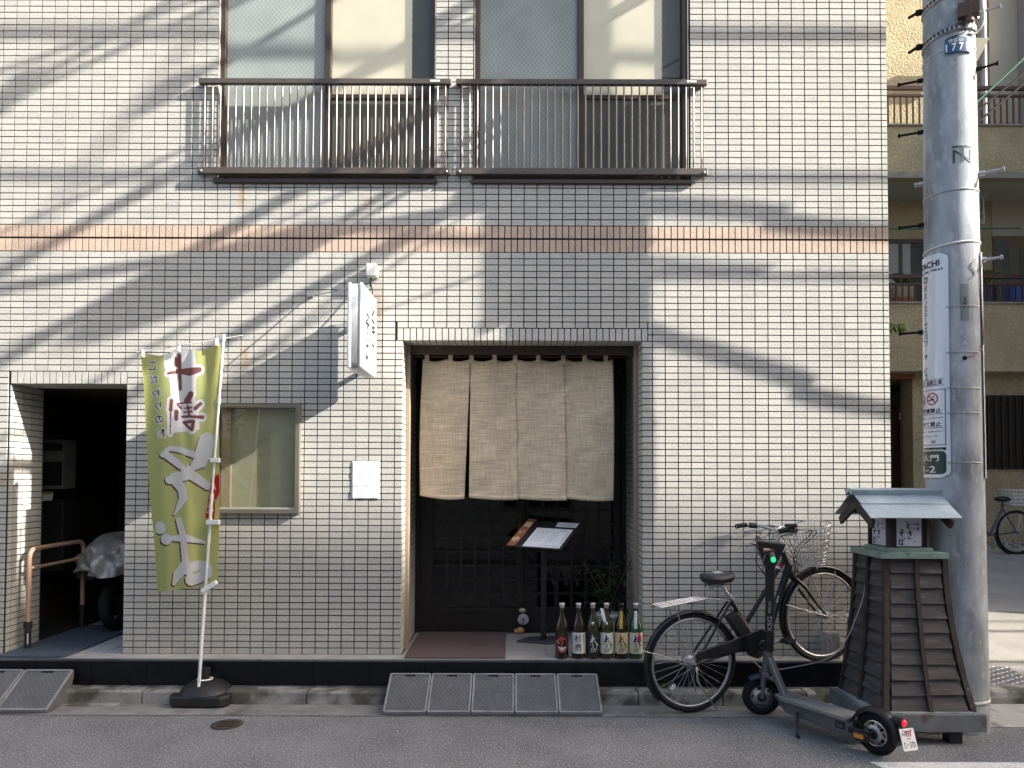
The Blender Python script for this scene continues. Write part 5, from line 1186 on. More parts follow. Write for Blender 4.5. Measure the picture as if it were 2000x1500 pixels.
# ------------------------------------------------------------ bicycle
RH = Vector((1.262, -.47, .352)); FH = Vector((2.30, -.185, FZ+.004+.345)); WR = .345
ud = (FH-RH).normalized(); hd_ = Vector((ud.x, ud.y, 0)).normalized(); bn = hd_.cross(Vector((0,0,1))).normalized()   # bn points to the street
if bn.y > 0: bn = -bn
BPt = lambda px, py, off=0.0: onpl(px, py, RH + bn*off, bn)
bk = thing('bicycle', (RH.x+.4, RH.y+.12, 0), 'black city bicycle with a wire front basket leaning by the tiled wall', 'bicycle')
m_tyre = m_rubber; m_spoke = M('spoke steel', (.55,.55,.55), .3, metal=.9)
def wheel(c, axis, Rr, parent, name='wheel', tyre_r=.018):
    w_ = MB(); w_.torus(c, axis, Rr-tyre_r, tyre_r, 56, 10); wo_ = w_.build(name, m_tyre, parent)
    r = MB(); r.torus(c, axis, Rr-2*tyre_r-.006, .011, 56, 8, flat=1.1); r.build('rim', m_steel, wo_)
    h = MB(); h.lathe([(0,-.055),(.012,-.055),(.012,-.038),(.03,-.036),(.03,-.03),(.016,-.028),(.016,.028),(.03,.03),(.03,.036),(.012,.038),(.012,.055),(0,.055)], c, axis, 16); h.build('hub', m_steel, wo_)
    a = Vector(axis).normalized(); u = a.orthogonal().normalized(); v = a.cross(u)
    s = MB()
    for k in range(32):
        t = 2*PI*k/32; sd = 1 if k % 2 else -1; t2 = t + (.9 if (k//2) % 2 else -.9)
        p = c + a*(sd*.032) + (u*math.cos(t2)+v*math.sin(t2))*.026; q = c + (u*math.cos(t)+v*math.sin(t))*(Rr-2*tyre_r-.012); s.tube([p, q], .0013, 4)
    o = s.build('spokes', m_spoke, wo_); o['kind'] = 'stuff'
    return wo_
rw = wheel(RH, bn, WR, bk); fw = wheel(FH, bn, WR, bk)
for c_, w_, ang in ((RH, rw, 2.6), (FH, fw, .3)):
    d = ud*math.cos(ang) + ud.cross(bn).normalized()*math.sin(ang)
    b = MB(); b.obox(c_ + d*.22 + bn*.012, d*.022, d.cross(bn)*.013, bn*.003); b.build('reflector', M('clear reflector', (.6,.6,.58), .2) if 'clear reflector' not in bpy.data.materials else bpy.data.materials['clear reflector'], w_)
UPv = bn.cross(ud).normalized()
if UPv.z < 0: UPv = -UPv
def fender(c, a0, a1, Rf, nm):
    b = MB(); n = 30; V = []
    for i in range(n+1):
        t = a0+(a1-a0)*i/n; e = ud*math.cos(t)+UPv*math.sin(t)
        for (w_, rr_) in ((-.026,-.012), (-.018,.002), (0,.006), (.018,.002), (.026,-.012)): V.append(c + e*(Rf+rr_) + bn*w_)
    b.add(V, [(5*i+k, 5*i+k+1, 5*i+6+k, 5*i+5+k) for i in range(n) for k in range(4)], True); return b.build(nm, m_blackmetal, bk, solid=.0015)
fender(RH, R(5), R(208), WR+.014, 'rear_fender'); fender(FH, R(20), R(190), WR+.014, 'front_fender')
BB_ = BPt(1478, 1256); ST = BPt(1424, 1166); HT0 = BPt(1549, 1128); HT1 = BPt(1528, 1078)
t = MB(); t.tube([HT0, HT1], .020, 12); t.tube([BPt(1541,1104), BPt(1496,1246), BB_], .027, 12); t.tube([BPt(1530,1095), BPt(1458,1216)], .016, 12); t.tube([BB_, ST], .017, 12)
for sd in (-.055, .055):
    t.tube([RH+bn*sd, BB_+bn*sd*.6], .010, 8); t.tube([RH+bn*sd, ST+bn*sd*.35+(BB_-ST)*.05], .0085, 8)
t.build('frame', m_blackmetal, bk)
cdir = (BPt(1535,1122)-BPt(1504,1218)).normalized(); clat = -cdir.cross(bn)
for k_, ch in enumerate('CITY'):
    t = MB(); put_text(t, ch, lambda u, v: BPt(1519, 1170, .0285) + cdir*u + clat*v, -.018+.012*k_, 0, .016, .006); t.build('letter', m_offwhite, bk)
t = MB(); t.tube([BPt(1523,1102), BPt(1521,1107)], .0175, 12); t.build('red_sticker', M('red sticker', (.45,.03,.03), .4), bk); t = MB(); t.tube([BPt(1520.6,1107.5), BPt(1519,1111)], .0175, 12); t.build('white_sticker', m_white, bk)
for sd in (-.05, .05):
    t = MB(); t.tube(spline([HT0+bn*sd*.5, BPt(1566,1148)+bn*sd, BPt(1585,1175)+bn*sd, FH+bn*sd], 6), [.013]*6+[.012]*6+[.010]*7, 8); t.build('fork_blade', m_blackmetal, bk)
t = MB(); t.tube([ST, BPt(1412, 1146)], .0135, 10); t.build('seat_post', m_chrome, bk)
t = MB(); t.tube([ST-(BB_-ST).normalized()*.02, ST+(BB_-ST).normalized()*.02], .024, 10); t.tube([ST+bn*.02, ST+bn*.035+ud*.05, ST+bn*.035+ud*.05-Vector((0,0,.045))], .005, 6); t.build('seat_clamp', m_steel, bk)
# saddle
sc_c = BPt(1402, 1131); sl_ = .265
def saddle(u, v):
    a = 2*PI*v; x_ = (u-.5)*sl_; wd = .095*(1-.72*max(0, (u-.32))/.68) if u > .32 else .095*math.sqrt(max(.02, 1-((.32-u)/.34)**2)); hh = .04*math.sqrt(max(.0, 1-(2*u-1)**8)); wd *= math.sqrt(max(0.0, 1-(2*u-1)**10))
    return sc_c + hd_*x_ + bn*(wd*math.cos(a)) + Vector((0,0,1))*(hh*math.sin(a)*(1 if math.sin(a) > 0 else .9) + .014*(2*u-1)**2 + .006*math.cos(a)**2)
b = MB(); b.grid(saddle, 24, 24); b.build('saddle', M('dark blue grey vinyl', (.022,.025,.032), .42, var=.1, bump=.0004, bs=300), bk)
b = MB()
for sd in (-.03, .03): b.tube([sc_c+hd_*-.09+bn*sd+Vector((0,0,-.055)), sc_c+hd_*.06+bn*sd+Vector((0,0,-.05))], .004, 6)
for k in range(3): b.torus(sc_c+hd_*(-.09+.02*k)+Vector((0,0,-.06)), hd_, .02, .004, 14, 6)
b.build('saddle_springs', m_chrome, bk)
b = MB(); b.obox(sc_c+hd_*-.005+Vector((0,0,.047)), hd_*.03, bn*.02, Vector((0,0,.005))); b.build('saddle_tag', m_white, bk)
# battery, chain case, motor, crank
b = MB(); b.prism([BPt(p, q, -.035) for p, q in ((1411,1203),(1432,1191),(1463,1236),(1440,1246))], bn*.07); b.build('battery', m_blackplastic, bk, bevel=.012)
b = MB(); b.tube([BPt(1413,1200), BPt(1420,1192), BPt(1428,1192)], .006, 6); b.build('battery_handle', m_blackplastic, bk)
b = MB(); b.prism([BPt(p, q, .058) for p, q in ((1362,1272),(1420,1252),(1488,1226),(1500,1236),(1498,1260),(1478,1272),(1430,1274),(1362,1291),(1356,1283))], bn*.014); b.build('chain_case', m_blackmetal, bk, bevel=.006)
b = MB(); b.tube([BB_-bn*.06, BB_+bn*.05], .068, 20); b.tube([BB_+ud*-.03-UPv*.045-bn*.04, BB_+ud*-.03-UPv*.045+bn*.04], .05, 16); b.build('motor', m_blackplastic, bk, bevel=.004)
cd_ = (BPt(1530,1246)-BPt(1488,1260)).normalized()
for sd, sg_ in ((.085, 1), (-.085, -1)):
    c0 = BB_+bn*sd; c1 = c0+cd_*(sg_*.165); b = MB(); b.tube([c0, c1], [.011, .009], 8); cr = b.build('crank', m_chrome, bk)
    b = MB(); b.obox(c1+bn*(.055 if sd > 0 else -.055), cd_*.035, bn*.045, UPv*.012); b.build('pedal', m_blackplastic, cr, bevel=.004)
b = MB(); b.torus(BB_+bn*.075, bn, .03, .010, 20, 8); b.build('chain_guard_ring', m_blackmetal, bk)
# rack
Rk0, Rk1 = BPt(1282, 1184), BPt(1372, 1167); rd_ = (Rk1-Rk0)
b = MB()
for sd in (-.065, -.022, .022, .065): b.tube([Rk0+bn*sd, Rk1+bn*sd*.8], .0062, 6)
b.tube(spline([Rk0+bn*-.065, Rk0-rd_*.06+bn*-.04, Rk0-rd_*.07, Rk0-rd_*.06+bn*.04, Rk0+bn*.065], 4), .0045, 6); b.tube([Rk1+bn*-.052, Rk1+bn*.052], .0045, 6); b.tube([Rk0+rd_*.3+bn*-.065, Rk0+rd_*.3+bn*.065], .0045, 6)
for sd in (-.055, .055): b.tube([Rk0+rd_*.30+bn*sd, RH+bn*sd*1.1], .004, 6); b.tube([Rk1+bn*sd*.6, ST+bn*sd*.4-UPv*.03], .004, 6)
b.build('rear_rack', m_chrome, bk)
b = MB(); b.tube([RH+bn*.06, BPt(1250, 1270, .03)], .003, 5); b.tube([RH-bn*.06, BPt(1250, 1270, -.03)], .003, 5); b.build('fender_stay', m_chrome, bk)
b = MB(); b.tube([FH+bn*.06, FH+bn*.03+(ud*math.cos(R(150))+UPv*math.sin(R(150)))*WR], .003, 5); b.tube([FH+bn*.06, FH+bn*.03+(ud*math.cos(R(60))+UPv*math.sin(R(60)))*WR], .003, 5); b.build('fender_stay', m_chrome, bk)
b = MB(); b.sphere(BPt(1249, 1246), .022, 12, 8, (.55,1,1.6)); b.build('tail_reflector', M('red reflector', (.5,.012,.012), .2), bk)
b = MB(); f0 = gr(1402, 1389, .004); f1 = f0 - bn*.30*1.0; f1 = Vector((RH.x+.12, RH.y+.2, .105)); hb_ = RH - UPv*.02
b.tube([hb_+bn*.06, BPt(1362,1330,.10), f0], .006, 8); b.tube([hb_-bn*.06, RH-bn*.14+Vector((.10,0,-.24))], .006, 8); b.tube([f0, f0+Vector((-.05,.02,.02))], .006, 8); b.build('kickstand', m_chrome, bk)
b = MB(); b.lathe([(0,-.02),(.045,-.02),(.045,.02),(0,.02)], RH-bn*.045, bn, 20); b.build('gear_hub', m_steel, bk)
# handlebar
stem_t = HT1 + (HT1-HT0).normalized()*.10
b = MB(); b.tube([HT1, stem_t, stem_t+hd_*.03+Vector((0,0,.03))], .0125, 10); b.build('stem', m_steel, bk)
hc = stem_t+hd_*.03+Vector((0,0,.03))
bars = lambda sd: spline([hc, hc+bn*sd*.10+hd_*.03+Vector((0,0,.03)), hc+bn*sd*.22-hd_*.03+Vector((0,0,.055)), hc+bn*sd*.26-hd_*.13+Vector((0,0,.06)), hc+bn*sd*.265-hd_*.20+Vector((0,0,.05))], 6)
for sd in (1, -1):
    P = bars(sd); b = MB(); b.tube(P, .0115, 10); hb = b.build('handlebar', m_steel, bk)
    g0, g1 = P[-10], P[-1]; b = MB(); b.tube([P[-8], P[-5], P[-1]], .0175, 12); b.build('grip', m_rubber, hb)
    q = P[-13]; b = MB(); b.tube([q, q+hd_*-.03+Vector((0,0,-.03)), P[-4]+Vector((0,0,-.055))], .006, 6); b.build('brake_lever', m_steel, hb)
    b = MB(); b.tube([P[-12]-Vector((0,0,.001)), P[-9]], .021, 10); b.build('lever_clamp', m_blackplastic, hb)
b = MB(); P = bars(1); q = P[-9]+Vector((0,0,.03)); b.obox(q, hd_*.035, bn*.025, Vector((0,0,.012))); b.build('control_unit', m_blackplastic, bk, bevel=.004)
q = hc + bn*.06 + Vector((0,0,.05)); b = MB(); b.sphere(q+Vector((0,0,.012)), .024, 14, 8, (1,1,.7)); b.tube([q-Vector((0,0,.025)), q+Vector((0,0,.01))], .012, 8); b.build('bell', m_chrome, bk)
for k in range(4):
    s_ = (1, -1, 1, -1)[k]; b = MB(); P = bars(s_); b.tube(spline([P[-12], P[-12]+hd_*(.13+.02*k)+Vector((0,0,-.02)), HT1+hd_*(.08+.015*k)+bn*s_*.03, HT0+hd_*.03+bn*s_*.02], 6), .0028, 5); b.build('brake_cable', m_cable, bk)
# basket
fo_ = hd_*math.cos(R(8)) + Vector((0,0,1))*math.sin(R(8)); upb = bn.cross(fo_).normalized(); upb = upb if upb.z > 0 else -upb
bc_ = BPt(1576, 1100)
def bk_pt(t, h):
    lw = .135+.055*h; lu = .095+.055*h; a = 2*PI*t; c, s = math.cos(a), math.sin(a); e = .62
    return bc_ + fo_*(lu*math.copysign(abs(c)**e, c) + .012*h) + bn*(lw*math.copysign(abs(s)**e, s)) + upb*(.27*h + (.02*c*h))
b = MB(); b.tube([bk_pt(k/40, 1) for k in range(40)], .0052, 6, closed=True); bo = b.build('basket', m_chrome, bk)
b = MB()
for h in (0, .07, .14, .22, .32, .46, .62, .80): b.tube([bk_pt(k/32, h) for k in range(32)], .0030, 5, closed=True)
for k in range(34): b.tube([bk_pt(k/34, h) for h in (0, .5, 1)], .0026, 4)
for k in range(9):
    f_ = -1+2*(k+.5)/9; b.tube([bc_+bn*(f_*.13)-fo_*.09, bc_+bn*(f_*.13)+fo_*.09], .0018, 4); b.tube([bc_+fo_*(f_*.09)-bn*.13, bc_+fo_*(f_*.09)+bn*.13], .0018, 4)
o = b.build('basket_wires', m_chrome, bo); o['kind'] = 'stuff'
b = MB(); b.tube([bc_-fo_*.06, HT1+ud*.03], .008, 6); b.tube([bc_, FH+bn*.055], .004, 6); b.tube([bc_, FH-bn*.055], .004, 6); b.build('basket_support', m_steel, bk)
b = MB(); lp = bc_ + fo_*.05 - upb*.045; b.sphere(lp, .032, 14, 8); b.build('front_lamp', m_blackplastic, bk)
t = MB(); a = gr(1662, 1270, FZ+.002); t.box(2.36, 2.47, -.10, -.006, FZ+.0015, .48); tag(t.build('concrete_block', M('pebble faced concrete', (.32,.31,.29), .95, speck=.9, ss=70, var=.2, bump=.006, bs=70), None, bevel=.006), 'upright pebbly concrete block behind the bicycle front wheel', 'block')
# weeds at the kerb
wd = thing('weed', gr(1310, 1343, .1), 'small green weed tuft in the kerb joint behind the rear bicycle wheel', 'weed')
b = MB(); c = Vector((1.13, -.206, .103))
for k in range(46):
    a = random.uniform(0, 6.28); l = random.uniform(.02, .06); d = Vector((math.cos(a)*.8, -abs(math.sin(a))*.4, .6)).normalized()*l; e = Vector((-math.sin(a), math.cos(a)*.3, .2)).normalized()*.008; q = c + Vector((random.gauss(0,.022), -.006, 0))
    b.add([q, q+d*.5-e, q+d, q+d*.5+e], [(0,1,2,3)])
o = b.build('leaves', M('weed green', (.10,.19,.03), .6, var=.2, vs=60), wd); o['kind'] = 'stuff'

# ------------------------------------------------------------ kick scooter
SR = Vector((2.185, -1.215, 0)); SF = Vector((1.743, -.49, 0)); su = (SF-SR).normalized(); sn = Vector((su.y, -su.x, 0))    # sn: right hand side of the scooter
if sn.x > 0: sn = -sn                                                                        # pointing to the street left, towards the camera
wb = (SF-SR).length
LEAN = sn*.06
S = lambda u, n, z: SR + su*u + sn*n + Vector((0,0,z)) + LEAN*z
ks = thing('kick_scooter', (SR+SF)/2, 'grey electric kick scooter with a white licence plate parked beside the lantern tower', 'kick scooter')
m_sg = M('gunmetal paint', (.15,.153,.163), .4, metal=.5, var=.08); m_sb = M('scooter black', (.012,.0125,.014), .4, var=.1)
m_deck = M('grey grip deck', (.135,.143,.152), .8, var=.12, bump=.0015, bs=260)
fnv = Vector((-.15, -.98, 0)).normalized(); fuv = Vector((-.98, .15, 0)).normalized()      # the steered front: axle and heading
def swheel(u, nm, rimm, sn=sn, su=su):
    c = S(u, 0, .127); b = MB(); b.torus(c, sn, .098, .030, 48, 12); w_ = b.build('wheel', m_rubber, ks)
    r = MB(); r.torus(c, sn, .072, .008, 40, 8, flat=3.0); r.build('rim', rimm, w_)
    h = MB(); h.lathe([(0,-.035),(.03,-.035),(.034,-.02),(.034,.02),(.03,.035),(0,.035)], c, sn, 20)
    for k in range(5):
        a = 2*PI*k/5; d = su*math.cos(a)+Vector((0,0,1))*math.sin(a); h.bar(c+d*.03, c+d*.07, .018, .02, sn)
    h.build('hub', m_sb, w_)
    d = MB(); d.lathe([(.03,0),(.055,0),(.055,.002),(.03,.002)], c+sn*.036, sn, 28); d.build('brake_disc', m_steel, w_)
swheel(0, 'rear', m_chrome); swheel(wb, 'front', m_sg, fnv, fuv)
def sfender(u, a0, a1, Rf, wdt, m, nm, sn=sn, su=su):
    b = MB(); n = 18; c = S(u, 0, .127); V = []
    for i in range(n+1):
        t = a0+(a1-a0)*i/n; e = su*math.cos(t)+Vector((0,0,1))*math.sin(t)
        for (k, rr_) in ((-1,-.022), (-.8,-.002), (0,.008), (.8,-.002), (1,-.022)): V.append(c + e*(Rf+rr_) + sn*(k*wdt))
    b.add(V, [(5*i+k, 5*i+k+1, 5*i+6+k, 5*i+5+k) for i in range(n) for k in range(4)], True); return b.build(nm, m, ks, solid=.003)
sfender(0, R(20), R(190), .148, .045, m_sb, 'rear_fender'); sfender(wb, R(55), R(160), .148, .040, M('dark blue fender', (.02,.03,.045), .4), 'front_fender', fnv, fuv)
# deck
d0, d1 = .135, .70
def deckpoly(z, ins=0.0, hw=.098): return [S(d0, -hw+ins, z), S(d0, hw-ins, z), S(d1-.08, hw-ins, z), S(d1, .045, z), S(d1, -.045, z), S(d1-.08, -hw+ins, z)]
b = MB(); b.prism(deckpoly(.165), (0,0,.018)); b.build('deck', m_sg, ks, bevel=.006)
b = MB(); b.prism(deckpoly(.1835, .010), (0,0,.004)); dk = b.build('deck_mat', m_deck, ks, bevel=.002)
b = MB(); b.prism([S(.12,-.062,.07), S(.12,.062,.07), S(d1-.10,.062,.085), S(d1-.02,.03,.12), S(d1-.02,-.03,.12), S(d1-.10,-.062,.085)], (0,0,.094)); b.build('battery_case', m_sg, ks, bevel=.008)
b = MB(); b.obox(S(.20,.0635,.125), su*.03, Vector((0,0,.02)), sn*.0012); lb = b.build('rating_label', m_ink, ks)
tx = MB(); put_text(tx, 'DC 36V', lambda u, v: S(.20-u, .0652, .132+v), 0, 0, .008, .003); put_text(tx, '0.35kW', lambda u, v: S(.20-u, .0652, .118+v), 0, 0, .008, .003); tx.build('lettering', m_offwhite, lb)
for k in range(2):
    sd = (1, -1)[k]; b = MB(); b.bar(S(.14, sd*.066, .12), S(-.01, sd*.060, .127), .018, .034); b.build('rear_arm', m_sb, ks, bevel=.004)
b = MB(); b.obox(S(.045,.082,.105), su*.045, Vector((0,0,.026)), sn*.014); sgn = b.build('indicator', m_sb, ks, bevel=.008)
b = MB(); b.obox(S(.055,.0975,.108), su*.030, Vector((0,0,.012)), sn*.003); b.build('amber_lens', M('amber lens', (.75,.26,.02), .25), sgn)
# neck and stem
b = MB(); b.bar(S(.645, 0, .17), S(.772, 0, .425), .050, .040, su); b.build('neck_arm', m_sg, ks, bevel=.010)
b = MB(); b.tube([S(.80,0,.30), S(.765,0,.47)], .031, 14); b.build('head_tube', m_sg, ks)
for sd in (-.058, .058):
    b = MB(); b.tube([S(wb, 0, .127)+fnv*sd, S(.825, 0, .27)+fnv*sd*.75], .014, 10); b.tube([S(.84, 0, .215)+fnv*sd*.85, S(.82, 0, .30)+fnv*sd*.7], .019, 10); b.build('fork_leg', m_sg, ks)
b = MB(); b.obox(S(.812,0,.295), fuv*.025, fnv*.058, Vector((0,0,.016))); b.build('fork_crown', m_sg, ks, bevel=.005)
b = MB(); b.tube([S(.768,0,.465), S(.763,0,.49)], .036, 14); b.tube([S(.763,0,.49), S(.752,0,.54)], .031, 14); b.build('folding_joint', m_sb, ks)
s0, s1 = S(.755,0,.52), S(.715,0,1.13)
b = MB(); b.tube([s0, s0+(s1-s0)*.55, s1], [.030,.030,.034], 14); b.build('stem', m_sb, ks)
tx = MB(); tv = (s1-s0).normalized(); vt = Vector((CAM.x-s0.x, CAM.y-s0.y, 0)).normalized(); rr2 = (-vt).cross(Vector((0,0,1))).normalized()
fst = lambda u, v: s0 + (s1-s0)*.12 + tv*u + (vt*math.cos(v/.031) - rr2*math.sin(v/.031))*.0318
put_text(tx, 'KSG', fst, .06, 0, .030, .01, wid=.10); put_text(tx, 'PRO', fst, .175, 0, .017, .006, wid=.075); tx.build('lettering', M('grey print', (.35,.35,.36), .5), ks)
# wedge head with display and handlebars
sc0 = S(.715, 0, 1.165); hdp = [sc0 + fuv*x + Vector((0,0,z)) + fnv*.045 for x, z in ((-.10,.035), (.09,.055), (.075,-.02), (.035,-.12), (-.03,-.12))]
b = MB(); b.prism(hdp, -fnv*.09); b.build('display_head', m_sb, ks, bevel=.008)
for sd in (1, -1):
    h0, h1 = sc0 + fnv*sd*.03, sc0 + fnv*sd*.265 + fuv*.03 + Vector((0,0,-.045*sd)); b = MB(); b.tube([h0, h1], .0125, 10); hb = b.build('handlebar', m_sb, ks)
    b = MB(); b.tube([h0+(h1-h0)*.50, h1], .0175, 12); b.build('grip', M('grey rubber grip', (.06,.06,.062), .7) if 'grey rubber grip' not in bpy.data.materials else bpy.data.materials['grey rubber grip'], hb)
    b = MB(); b.tube([h0+(h1-h0)*.42, h0+(h1-h0)*.46+fuv*.045-Vector((0,0,.012)), h0+(h1-h0)*.85+fuv*.06-Vector((0,0,.03))], .006, 6); b.build('brake_lever', m_sb, hb)
    b = MB(); b.tube([h0+(h1-h0)*.30, h0+(h1-h0)*.48], .022, 10); b.build('lever_clamp', m_sb, hb)
    b = MB(); b.tube([h1, h1+(h1-h0).normalized()*.018], .0165, 12); b.build('bar_end_light', M('green bar end light', (.05,.5,.2), .3, emit=(.02,.9,.30,.25)) if sd > 0 else m_sb, hb)
    b = MB(); b.tube(spline([h0+(h1-h0)*.4, h0+(h1-h0)*.4+fuv*.06-Vector((0,0,.12)), S(.735, 0, .95)+fnv*sd*.035, S(.745, 0, .80)+fnv*sd*.03], 6), .003, 5); b.build('brake_cable', m_cable, hb)
b = MB(); q = sc0+fnv*.10+fuv*.02+Vector((0,0,-.005)); b.tube([q, q+fuv*.04], .016, 12); b.build('horn_button', M('copper bell', (.5,.26,.16), .35, metal=.8), ks)
b = MB(); b.tube([S(.50,.075,.12), S(.43,.17,.006)], .0095, 8); b.tube([S(.43,.17,.008), S(.41,.185,.008)], .012, 8); b.build('kickstand', m_sb, ks)
# tail light and licence plate
b = MB(); b.obox(S(-.135,0,.235), su*.035, sn*.022, Vector((0,0,.018))); b.build('tail_housing', m_sb, ks, bevel=.006)
b = MB(); b.lathe([(0,.012),(.014,.010),(.020,.004),(.021,0),(0,0)], S(-.170,0,.235), -su, 18); b.build('tail_lamp', M('red lamp', (.55,.01,.02), .25, emit=(.9,.01,.03,.5)), ks)
pn_ = (-su*.93 + Vector((0,0,.30)) + sn*.25).normalized(); pr_ = Vector((0,0,1)).cross(pn_).normalized(); pu_ = pn_.cross(pr_).normalized(); pc_ = S(-.185, -.0, .145) + pn_*.01
b = MB(); b.prism([pc_ + pr_*x + pu_*y for x, y in ((-.05,-.055),(-.044,-.06),(.044,-.06),(.05,-.055),(.05,.055),(.044,.06),(-.044,.06),(-.05,.055))], pn_*.002); lp_ = b.build('licence_plate', m_white, ks)
tx = MB(); fp = lambda u, v: pc_ + pr_*u + pu_*v + pn_*.0028
put_text(tx, '港区', fp, -.030, .028, .013, .01); put_text(tx, 'S・370', fp, .0, -.030, .032, .012, wid=.078); put_text(tx, '港 南', fp, 0, .004, .010, .006)
for x in (-.03, .03): put_text(tx, '●', fp, x, .048, .008, 0)
tx.build('lettering', m_ink, lp_)
tx = MB()
for x in (-.008, .006, .020): brush(tx, fp, [(x, .042), (x, .018)], [.004, .0035], 4)
brush(tx, fp, [(-.012,.044),(.024,.044)], [.003,.003], 4); tx.build('red_motif', M('plate red', (.45,.03,.04), .5), lp_)
b = MB(); b.bar(S(-.14,0,.215), pc_+pu_*.04, .03, .008); b.build('plate_bracket', m_sb, ks)
b = MB(); b.tube(spline([S(.14,.05,.17), S(.09,.07,.185), S(.03,.075,.17), S(0,.05,.15)], 6), .0035, 5); b.build('brake_cable', m_cable, ks)
# ------------------------------------------------------------ apartment block behind the lane
AY = 6.0; AW_ = 7.0; GY = 6.35
m_stucco = M('rough olive stucco', (.38,.305,.17), .95, var=.2, vs=2, bump=.02, bs=26, tint=(.44,.385,.27), ts=24, tcov=.52)
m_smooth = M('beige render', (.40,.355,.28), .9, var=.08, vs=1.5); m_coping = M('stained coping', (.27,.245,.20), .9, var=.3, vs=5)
m_rrail = M('reddish brown railing', (.085,.036,.028), .45, metal=.2, var=.15)
apt = thing('apartment_block', (7, 8, 0), 'olive stucco apartment block with brown balcony railings behind the side lane', 'building')
X0, X1 = 2.0, 14.0
def ab(nm_, x0, x1, y0, y1, z0, z1, m, par=None, bev=0): b = MB(); b.box(x0, x1, y0, y1, z0, z1); return b.build(nm_, m, par or apt, bevel=bev)
zz = lambda py, Y: at(1860, py, Y).z
za, zb_, zc, zd = zz(590, AY), zz(725, AY), zz(243, AY), zz(348, AY)
ab('upper_wall', X0, ax(1931, 100, AW_), AW_, AW_+.3, zz(395, AW_)-.6, 11, m_stucco); ab('upper_wall', ax(1931, 100, AW_), X1, AW_-.02, AW_+.3, zz(395, AW_)-.6, 11, m_smooth)
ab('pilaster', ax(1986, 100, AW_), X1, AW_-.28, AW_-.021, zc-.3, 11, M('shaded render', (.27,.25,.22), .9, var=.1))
ab('parapet', X0, X1, AY, AY+.16, zb_, za-.03, m_stucco); ab('parapet', X0, X1, AY, AY+.16, zd, zc-.03, m_stucco)
ab('coping', X0, X1, AY-.03, AY+.19, za-.0295, za, m_coping, bev=.006); ab('coping', X0, X1, AY-.03, AY+.19, zc-.0295, zc, m_coping, bev=.006)
ab('drip_edge', X0, X1, AY-.012, AY-.001, zd, zd+.1, m_coping)
ab('balcony_slab', X0, X1, AY+.161, AW_, zb_, zb_+.16, m_smooth); ab('balcony_slab', X0, X1, AY+.161, AW_, zd, zd+.16, M('pale soffit', (.42,.42,.38), .8, var=.06))
ab('middle_wall', X0, X1, AW_, AW_+.3, zb_, zz(395, AW_)-.601, m_stucco)
ab('ground_wall', ax(1783, 850, GY), X1, GY, GY+.3, 0, zb_-.001, m_stucco); ab('ground_wall', X0, ax(1742, 850, GY)-.35, GY, GY+.3, 0, zb_-.001, m_stucco)
ab('back_wall', X0, X1, GY+.75, GY+.8, 0, zb_-.001, m_stucco); ab('roof', X0, X1, AW_-.3, 14, 11, 11.3, m_smooth); ab('side_wall', X1-.2, X1, AW_+.301, 14, 0, 11, m_stucco)
def rail(zt, zbm, n):
    r = MB(); r.bar((X0, AY+.06, zt-.03), (X1, AY+.06, zt-.03), .06, .055); rl = r.build('balcony_railing', m_rrail, apt)
    r = MB(); r.bar((X0, AY+.06, zt-.155), (X1, AY+.06, zt-.155), .04, .035); r.build('middle_rail', m_rrail, rl); r = MB(); r.bar((X0, AY+.06, zbm+.02), (X1, AY+.06, zbm+.02), .04, .03); r.build('bottom_rail', m_rrail, rl)
    b = MB(); b.box(-.011, .011, AY+.049, AY+.071, zbm+.0355, zt-.173); me = b.mesh('bar', m_rrail); x = ax(1738, 200, AY)
    while x < X1: inst(me, 'bar', (x, 0, 0), rl); x += .1015
rail(zz(165, AY), zc, 30); rail(zz(535, AY), za, 30)
# middle storey windows
def awin(px0, px1, py0, name, m_f):
    x0, x1 = ax(px0, 500, AW_), ax(px1, 500, AW_); z1 = zz(py0, AW_); z0 = zb_+.16
    f = MB(); f.box(x0, x1, AW_-.03, AW_-.001, z1-.07, z1); f.box(x0, x0+.06, AW_-.03, AW_-.001, z0, z1-.07); f.box(x1-.06, x1, AW_-.03, AW_-.001, z0, z1-.07); f.box((x0+x1)/2-.03, (x0+x1)/2+.03, AW_-.03, AW_-.001, z0, z1-.07); wn = f.build('window', m_f, apt)
    g = MB(); g.box(x0+.06, x1-.06, AW_-.012, AW_-.006, z0, z1-.07); g.build('glass_pane', M('dim pane', (.045,.05,.045), .05, coat=1), wn)
    c = MB(); c.grid(lambda u, v: (x0+.07+.62*u, AW_-.014+.0*u, z0+(z1-.08-z0)*v), 4, 2); c.build('curtain', M('grey curtain', (.33,.34,.31), .8), wn)
awin(1700, 1815, 468, 'w', M('brown sash', (.07,.045,.03), .5)); 
x0, x1 = ax(1938, 500, AW_), X1; z1 = zz(464, AW_); z0 = zb_+.16
f = MB(); f.box(x0, x1, AW_-.04, AW_-.002, z0, z1); dw = f.build('balcony_door', M('tan door frame', (.15,.105,.065), .5), apt)
for (a, b_) in ((1943, 1968), (1988, 2030)): g = MB(); g.box(ax(a,500,AW_), ax(b_,500,AW_), AW_-.05, AW_-.041, z0+.1, z1-.08 if a < 1980 else z1-.2); g.build('glass_pane', M('pale green pane', (.10,.115,.095), .08, coat=1), dw)
